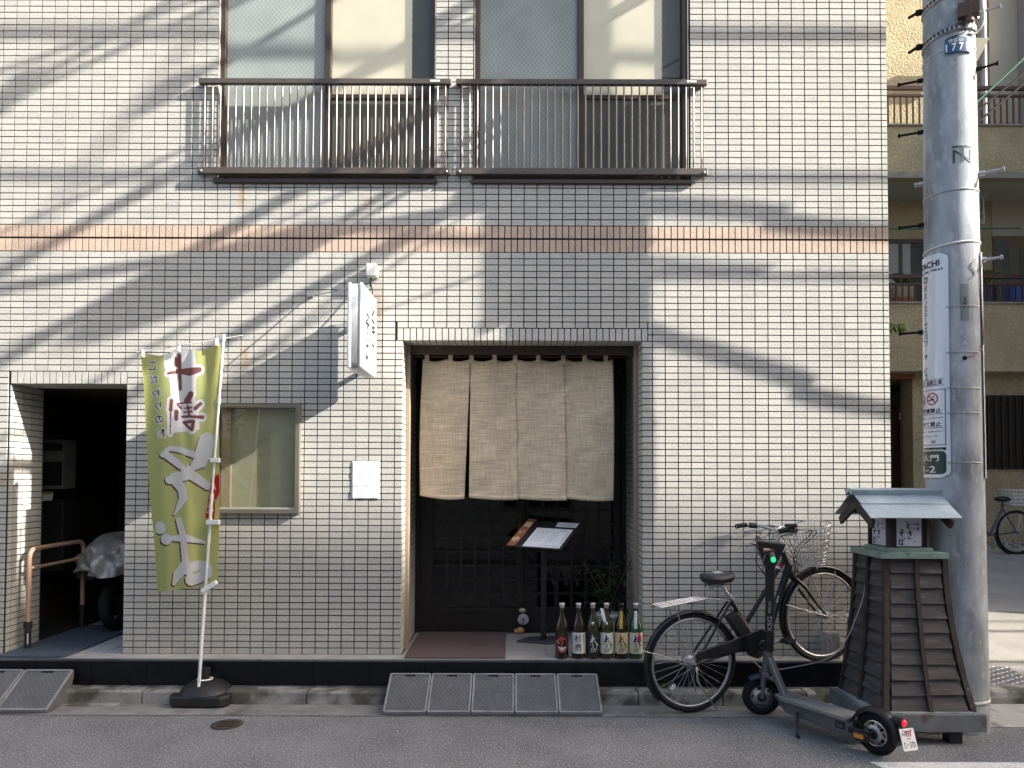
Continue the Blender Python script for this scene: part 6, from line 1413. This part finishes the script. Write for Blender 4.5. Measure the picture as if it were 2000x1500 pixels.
# ground floor: arched recess with door, barred window
xa0, xa1 = ax(1700, 850, GY), ax(1783, 850, GY); zt = zz(742, GY)
bm_ = M('red brick', (.30,.10,.05), .9, var=.25, vs=12); mo = M('mortar', (.25,.22,.18), .95)
xc = ax(1742, 730, GY); 
ar = ab('arch_bed', xa0-.3, xa1+.02, GY-.03, GY+.05, zt+.02, zt+.16, mo)
n = 0; x = xa0-.28
while x < xa1+.02:
    k = ((x-xc)/.9)**2*.12
    b = MB(); b.box(-.031, .031, -.06, .05, -.085, .085); o = inst(b.mesh('brick', bm_), 'brick', (x, GY, zt+.10-k), ar); x += .069
wl = ab('recess_wall', ax(1783, 850, GY+.3)-.02, ax(1783, 850, GY+.3)+.02, GY+.3, GY+.75, 0, zb_-.002, m_stucco)
dr = MB(); dx0, dx1 = ax(1700, 850, GY+.6), ax(1779, 850, GY+.6); dr.box(dx0, dx1, GY+.66, GY+.72, .4, zz(752, GY+.6)); hdx = dr.build('entrance_door', M('dark brown door', (.045,.025,.012), .45, var=.2, vs=5, stretch=(5,1,.5)), apt)
for (py0, py1) in ((905, 865), (950, 915), (1010, 960)):
    for (a, b_) in ((1742, 1762), (1766, 1774)):
        p = MB(); p.box(ax(a,900,GY+.6), ax(b_,900,GY+.6), GY+.645, GY+.6595, zz(py0, GY+.6), zz(py1, GY+.6)); p.build('door_panel', bpy.data.materials['dark brown door'], hdx, bevel=.012)
p = MB(); p.box(ax(1700,800,GY+.6), ax(1774,800,GY+.6), GY+.655, GY+.6595, zz(800, GY+.6), zz(756, GY+.6)); p.build('transom_pane', M('door pane', (.05,.04,.025), .1, coat=1), hdx)
p = MB(); p.box(ax(1779,800,GY+.6), ax(1783,800,GY+.6)+.05, GY+.64, GY+.72, .4, zz(752, GY+.6)); p.build('door_jamb', M('rust brown jamb', (.10,.05,.025), .6), hdx)
st = MB(); c0 = at(1757, 806, GY+.63); c1 = at(1772, 819, GY+.63); st.box(c0.x, c1.x, GY+.638, GY+.6445, c1.z, c0.z); s1_ = st.build('door_sticker', m_white, hdx)
st = MB(); st.prism([(c0.x+.01, GY+.637, c0.z-.03), (c1.x-.01, GY+.637, c0.z-.012), (c1.x-.01, GY+.637, c0.z-.05), (c0.x+.03, GY+.637, c0.z-.065)], (0,-.001,0)); st.build('sticker_print', M('yellow print', (.7,.5,.03), .5), s1_)
x0, x1 = ax(1905, 840, GY), X1; z0, z1 = zz(916, GY), zz(772, GY)
f = MB(); f.box(x0, x1, GY-.04, GY-.001, z1-.06, z1); f.box(x0, x1, GY-.04, GY-.001, z0, z0+.06); f.box(x0, x0+.06, GY-.04, GY-.001, z0+.06, z1-.06); gw = f.build('barred_window', M('dark bronze frame', (.03,.024,.018), .5), apt)
g = MB(); g.box(x0+.06, x1, GY-.012, GY-.006, z0+.06, z1-.06); g.build('glass_pane', M('brown pane', (.06,.05,.035), .15, coat=1), gw)
b = MB(); b.box(-.022, .022, GY-.10, GY-.06, z0+.02, z1-.02); me = b.mesh('window_bar', M('bar bronze', (.05,.04,.03), .4, metal=.5)); x = x0+.05
while x < X1: inst(me, 'window_bar', (x, 0, 0), gw); x += .115
for z in (z0+.07, z1-.07): b = MB(); b.box(x0, X1, GY-.06, GY-.041, z-.02, z+.02); b.build('bar_rail', bpy.data.materials['bar bronze'], gw)
t = MB(); px = ax(1923, 150, AW_-.1); t.tube([(px, AW_-.08, zc-.2), (px, AW_-.08, 10.9)], .05, 12); dp = t.build('downpipe', M('grey pvc', (.36,.37,.39), .4), apt)
t = MB(); q = at(1905, 105, AW_-.1); t.prism([(q.x-.5, AW_-.3, q.z+.16), (q.x+.12, AW_-.3, q.z+.16), (q.x-.1, AW_-.3, q.z-.25), (q.x-.5, AW_-.3, q.z-.25)], (0,.05,0)); t.build('bracket', M('olive steel', (.12,.11,.06), .6), apt)
# laundry pole and hanger
t = MB(); t.tube([at(1700, 447, 6.5), at(1994, 446, 6.5)], .014, 8); tag(t.build('laundry_pole', M('green laundry pole', (.03,.17,.10), .4)), 'thin green laundry pole hung across the middle balcony', 'pole')
t = MB(); h0 = at(1921, 388, 6.5); 
for sx in (-1, 1): t.tube(spline([h0+Vector((sx*.06,0,.12)), h0+Vector((sx*.03,0,.03)), h0], 5), .007, 6)
t.tube(spline([h0, h0+Vector((.0,0,-.15)), h0+Vector((.005,0,-.38)), h0+Vector((-.02,0,-.42)), h0+Vector((-.045,0,-.38)), h0+Vector((-.045,0,-.35))], 6), .008, 6); t.tube([h0+Vector((0,0,-.2)), h0+Vector((-.07,0,-.26))], .006, 6)
tag(t.build('pole_hanger', m_offwhite), 'white metal laundry pole hook hanging from the balcony soffit right of the pole', 'hook')
# balcony pots
def strap_plant(px, py_pot, potm, label, n, spread, hgt, col_, pr=.14, ph=.36, band=False, Y=6.45):
    c = at(px, py_pot, Y); zf = zb_+.161; t = thing('potted_plant', (c.x, Y, zf), label, 'plant', 'balcony pot plants')
    b = MB(); zt_ = c.z; b.lathe([(0,0),(pr*.75,0),(pr,zt_-zf),(pr*.9,zt_-zf),(0,zt_-zf-.03)], (c.x,Y,zf), (0,0,1), 20); b.build('pot', potm, t)
    if band: b = MB(); h = zt_-zf; b.lathe([(pr*.93+.003, h*.68),(pr*.965+.003, h*.86)], (c.x,Y,zf), (0,0,1), 20); b.build('pot_band', M('orange band', (.42,.13,.04), .6), t)
    b = MB()
    for k in range(n):
        a = random.uniform(0, 6.28); l = random.uniform(.6, 1)*spread; d = Vector((math.cos(a), math.sin(a)*.5, 0)); side = Vector((-d.y, d.x, 0)).normalized()*.020; V = []
        for i in range(8):
            s = i/7; p = Vector((c.x, Y, zt_)) + d*(l*s) + Vector((0,0,hgt*math.sin(s*2.2)*random.uniform(.95,1.0))); w_ = (1-s**2.2)
            V += [p-side*w_, p+side*w_+Vector((0,0,.006))]
        b.add(V, [(2*i, 2*i+1, 2*i+3, 2*i+2) for i in range(7)], True)
    o = b.build('leaves', M('strap leaf', col_, .5, var=.25, vs=14), t); o['kind'] = 'stuff'
m_tan2 = M('tan ceramic', (.30,.24,.13), .6, var=.15); m_dblue = M('dark blue pot', (.015,.02,.045), .4); m_blue = M('blue tub', (.02,.09,.28), .5)
strap_plant(1759, 562, m_tan2, 'bushy strap-leaved plant in a tan pot with an orange band on the balcony', 40, .34, .22, (.09,.16,.03), band=True)
strap_plant(1776, 561, m_tan2, 'strap-leaved plant in the tan pot nearest the pole on the left balcony part', 24, .30, .18, (.10,.17,.04), pr=.10, band=True, Y=6.5)
strap_plant(1928, 558, m_dblue, 'arching yellow-green strap plant in a dark blue pot right of the pole', 40, .42, .24, (.20,.22,.03), pr=.17)
b = MB(); c = at(1986, 562, 6.5); b.lathe([(0,0),(.16,0),(.19,c.z-zb_-.165),(.17,c.z-zb_-.165),(0,.1)], (c.x,6.5,zb_+.163), (0,0,1), 20); tag(b.build('blue_tub', m_blue), 'bright blue plastic tub behind the balcony railing at the right edge', 'tub')
# drooping branch at the building corner
br = thing('leaning_shrub', (4.2, 3.2, lz(3.2)), 'green pinnate branch reaching out behind the right corner of the tiled wall', 'shrub')
b = MB(); q = at(1752, 634, 3.2); P = spline([(4.1,3.2,lz(3.2)), (4.15,3.2,1.9), (4.25,3.2,3.0), (4.45,3.2,3.45), q, q+Vector((.10,0,.0))], 6); b.tube(P, .008, 6); b.build('trunk', M('shrub bark', (.10,.08,.05), .9), br)
b = MB()
for k in range(64):
    p = P[-14 + (k % 14)] if k < 44 else P[-22+(k % 20)]; d = Vector((random.uniform(-.2,.5), random.uniform(-.5,.3), -1)).normalized()*random.uniform(.07,.13); e = Vector((.022, .006, 0)); p = p + Vector((random.gauss(0,.01), random.gauss(0,.03), 0))
    b.add([p, p+d*.45-e, p+d, p+d*.45+e], [(0,1,2,3)])
o = b.build('crown', M('fresh leaf', (.09,.17,.025), .5, var=.25, vs=20), br); o['kind'] = 'stuff'
# parked bicycle in the lane
f2 = thing('parked_bicycle', (7.5, 5.3, lz(5.3)), 'bicycle with a white rear basket parked against the stucco wall', 'bicycle')
g0 = lz(5.3); axn = Vector((.12, -1, 0)).normalized(); hd2 = Vector((-1, -.12, 0)).normalized(); rc = at(1985, 1041, 5.35); rc.z = g0+.33; fc = rc + hd2*1.08
_b = bk
def w2(c):
    w_ = MB(); w_.torus(c, axn, .312, .019, 40, 8); wo_ = w_.build('wheel', m_rubber, f2); r = MB(); r.torus(c, axn, .288, .010, 40, 6); r.build('rim', m_steel, wo_)
    s = MB()
    for k in range(24): a = 2*PI*k/24; s.tube([c+axn*(.03 if k % 2 else -.03), c+(hd2*math.cos(a)+Vector((0,0,1))*math.sin(a))*.285], .0022, 4)
    o = s.build('spokes', m_spoke, wo_); o['kind'] = 'stuff'
    s = MB(); s.tube([c-axn*.06, c+axn*.06], .02, 8); s.build('hub', m_steel, wo_)
w2(rc); w2(fc)
Z = Vector((0,0,1)); bb2 = rc+hd2*.44-Z*.04; st2 = rc+hd2*.22+Z*.36; ht2 = fc-hd2*.16+Z*.42
b = MB(); m_bl2 = M('blue bicycle paint', (.03,.06,.10), .35, coat=.3); b.tube([rc, bb2], .012, 8); b.tube([rc, st2], .010, 8); b.tube([bb2, st2], .018, 8); b.tube([bb2, ht2], .018, 8); b.tube([fc, ht2+Z*.1], .014, 8); b.build('frame', m_bl2, f2)
b = MB(); b.torus(rc, axn, .345, .012, 30, 6, a0=0, a1=PI*1.15, ref=hd2, flat=2); b.build('fender', m_blackmetal, f2)
b = MB(); b.sphere(st2+Z*.14, .12, 14, 8, (1,.7,.35)); b.tube([st2, st2+Z*.12], .012, 8); b.build('saddle', m_blackplastic, f2)
b = MB(); b.tube(spline([ht2+Z*.32-axn*.26-hd2*.16, ht2+Z*.34-axn*.2, ht2+Z*.3, ht2+Z*.34+axn*.2, ht2+Z*.32+axn*.26-hd2*.16], 5), .012, 8); b.tube([ht2, ht2+Z*.3], .012, 8); b.build('handlebar', m_steel, f2)
b = MB(); b.tube([rc+Z*.40-hd2*.22, rc+Z*.40+hd2*.2], .006, 6); b.tube([rc+Z*.40-hd2*.15, rc], .005, 6); b.build('rack', m_chrome, f2)
bs_ = rc + Z*.41 - hd2*.04; b = MB(); m_wb = M('white basket plastic', (.62,.62,.60), .5)
for (sx, sy) in ((1,0),(-1,0),(0,1),(0,-1)):
    for k in range(7):
        f_ = -1+2*k/6
        p = bs_ + hd2*(.17*sx if sx else .17*f_) + axn*(.14*sy if sy else .14*f_); b.tube([p, p+Z*.22+(hd2*sx+axn*sy)*.025], .006, 4)
for h in (0, .05, .11, .16, .22):
    k = 1+.15*h/.22; b.tube([bs_+hd2*(.17*k*sx)+axn*(.14*k*sy)+Z*h for sx, sy in ((1,1),(-1,1),(-1,-1),(1,-1))], .009, 5, closed=True)
b.build('rear_basket', m_wb, f2)
b = MB(); b.tube([rc-axn*.06, rc-hd2*.02-axn*.1-Z*.325], .008, 6); b.build('kickstand', m_chrome, f2)
b = MB()
for k in range(160):
    p = Vector((random.uniform(6.2, 8.6), random.uniform(5.75, 6.25), 0)); p.z = lz(p.y); d = Vector((random.gauss(0,.02), random.gauss(0,.02), random.uniform(.02,.06))); e = Vector((.012,0,.004)); b.add([p-e, p+e, p+d], [(0,1,2)])
tag(b.build('moss_strip', M('moss green', (.05,.09,.02), .9)), 'green moss and weeds along the foot of the stucco wall', 'moss', kind='stuff')

# ------------------------------------------------------------ the other side of the street and the lane
m_opp = M('grey render', (.34,.33,.32), .85, var=.1, vs=.6); m_opp2 = M('pale render', (.46,.44,.40), .85, var=.1, vs=.6); m_ow = M('window dark', (.03,.035,.04), .08, coat=1)
def block(nm_, x0, x1, y0, y1, h, m, lab, face, st_h=3.0, bay=2.4):
    t = thing(nm_, ((x0+x1)/2, (y0+y1)/2, 0), lab, 'building'); b = MB(); b.box(x0, x1, y0, y1, -.01, h); b.build('wall', m, t)
    b = MB(); b.box(x0-.1, x1+.1, y0-.1, y1+.1, h+.001, h+.25); b.build('roof_edge', m_grout2, t)
    z = 1.0
    while z + 1.7 < h:
        x = x0+.8
        while x + 1.5 < x1:
            b = MB(); b.box(x, x+1.5, face-.02, face+.04, z, z+1.5); wn = b.build('window', m_bronze, t); b = MB(); b.box(x+.06, x+1.44, face+.041, face+.05, z+.06, z+1.44); b.build('pane', m_ow, wn); x += bay
        z += st_h
block('opposite_tower', 19.0, 52, -22, -8.5, 17.85, m_opp, 'tall grey building across the street, behind the viewer on the right', -8.5, 3.0, 3.4)
block('opposite_house', -22, 18.6, -20, -8.6, 5.0, m_opp2, 'low pale house across the street behind the viewer', -8.6, 3.0, 3.0)
cb = thing('lane_shade_building', (14, 3.3, 0), 'plain grey building added out of view across the side lane to shade it', 'building'); b = MB(); b.box(9.4, 20, 1.0, 5.6, -.01, 10.0); b.build('wall', m_opp, cb)  # unseen building, added to throw shade over the back of the lane
g = MB(); g.add([(-60,-8.5,.09),(60,-8.5,.09),(60,-6.4,.09),(-60,-6.4,.09),(-60,-6.4,-.01),(60,-6.4,-.01)], [(0,1,2,3),(3,2,5,4)]); struct(g.build('far_pavement', m_apron))
g = MB(); g.add([(-40,-6.1,.004),(40,-6.1,.004),(40,-5.95,.004),(-40,-5.95,.004)], [(0,1,2,3)]); struct(g.build('edge_line', m_paint))

# ------------------------------------------------------------ overhead lines and pole gear
SH = lambda px, py, d: at(px, py, 0) + SUN*d
def cable(pts, r, lab, nm_='overhead_cable'):
    t = MB(); t.tube(pts, r, 6); o = t.build(nm_, m_cable); tag(o, lab, 'cable', 'overhead cables'); return o
arm = MB()
for z in (7.3, 6.6, 5.75):
    a = MB(); a.bar((2.98, -.5, z), (2.98, -2.3, z), .07, .07); a.build('cross_arm', m_steel, up)
cnt = [0]
names = ['lowest', 'second', 'third', 'fourth', 'fifth', 'sixth', 'seventh', 'eighth', 'ninth', 'tenth', 'eleventh', 'twelfth']
def drop(p1, p2, r):
    """level line from the pole across the street whose shadow runs through p1 and p2 on the wall"""
    A, B = at(*p1), at(*p2); s = (A.z-B.z)/(A.x-B.x); k = 2.0/s - 3.4; d1 = (3.0+.7*k-A.x)/(3.4+k); z = A.z + 2*d1
    d2 = min(8.4, .7 + 33/abs(k)) if abs(k) > 1e-6 else 8.4
    cable([(3.0, -.7, z), (3.0-k*(d2-.7), -d2, z+.02)], r, 'black cable from the utility pole across the street, %s drop line' % names[cnt[0] % 12]); cnt[0] += 1
for p1, p2, r in (((425,8),(0,205),.026), ((400,40),(200,290),.018), ((375,285),(200,365),.017), ((762,395),(540,530),.022), ((912,380),(700,545),.014), ((945,395),(760,525),.012),
                  ((665,380),(500,455),.012), ((450,488),(0,565),.028), ((330,20),(0,140),.02), ((860,565),(735,612),.010)): drop(p1, p2, r)
for k, (py, d, r) in enumerate(((68, 1.1, .022), (343, 1.3, .022), (52, 1.6, .012))):
    z = az(py) + 2*d; cable([(-30, -d, z), (3.0, -d, z-.01), (30, -d, z)], r, 'black cable running along the street past the pole, %s' % ('middle height', 'lowest', 'highest')[k])
cable(spline([(3.0, -1.0, 5.85), SH(1240, 398, 1.0), SH(1500, 416, 1.0), SH(1735, 452, 1.0), (14, -1.0, 5.3), (30, -1.0, 6.0)], 8), .035, 'sagging black cable running right from the pole')
cable(spline([(3.0, -.88, 5.0), SH(1262, 648, .9), SH(1400, 690, .9), SH(1560, 742, .9), SH(1735, 800, .9), (12, -.9, 3.3), (30, -.9, 5.0)], 8), .030, 'low drooping black cable running right from the pole')
cable(spline([(3.0, -1.3, 6.2), SH(1280, 512, 1.3), SH(1500, 525, 1.3), SH(1735, 540, 1.3), (30, -1.3, 6.0)], 8), .018, 'thin black cable running right from the pole')
# boxes on the pole arms
for (p1, p2, th, wdt) in (((575,490),(200,614),.26,.25), ((365,160),(285,195),.16,.12), ((40,175),(0,190),.22,.2)):
    A, B = at(*p1), at(*p2); dA, dB = (3.0-A.x)/3.4, (3.0-B.x)/3.4; a, b_ = A+SUN*dA, B+SUN*dB
    t = MB(); t.bar(a, b_, wdt, th); t.build('switch_box', m_steel, up, bevel=.02)
    t = MB(); t.tube([a, (3.0, -.8, a.z+.1)], .03, 8); t.build('box_arm', m_steel, up)
# guy lines up to the right, tied to a slim post behind the utility pole
sp_ = at(1868, 600, 1.5); gp = MB(); gp.tube([(sp_.x, 1.5, lz(1.5)-.02), (sp_.x, 1.5, 7.9)], .035, 10); tag(gp.build('stay_post', m_steel), 'slim steel stay post standing hidden behind the thick utility pole', 'post')
for k, (p, q, mm) in enumerate((((1912,196),(2000,114),'green sleeve'), ((1912,214),(2000,143),'cable sheath'), ((1912,237),(2000,163),'cable sheath'))):
    a = at(*p, 1.5); b_ = at(*q, 1.5); c = a + (b_-a)*3; d_ = (b_-a)/(b_.x-a.x)
    t = MB(); t.tube([a + d_*(sp_.x+.03-a.x), c], .011, 8); tag(t.build('guy_line', M('green sleeve', (.02,.12,.06), .4) if mm == 'green sleeve' else m_cable), ('green sleeved guy line rising to the right from behind the pole', 'upper dark guy line rising right from the pole below the green one', 'lowest dark guy line rising right from the pole')[k], 'guy line', 'guy lines')
# poles further along the street that carry the lines
for X_, lb in ((-30, 'far left'), (30, 'far right')):
    t = thing('utility_pole', (X_, -.9, 0), 'plain grey utility pole further along the street, %s' % lb, 'utility pole', 'utility poles along the street'); b = MB(); b.lathe([(.18,0),(.11,11),(0,11)], (X_,-.9,0), (0,0,1), 20); b.build('shaft', m_pole, t); b = MB(); b.bar((X_,-.3,7.4), (X_,-2,7.4), .07, .07); b.build('cross_arm', m_steel, t)
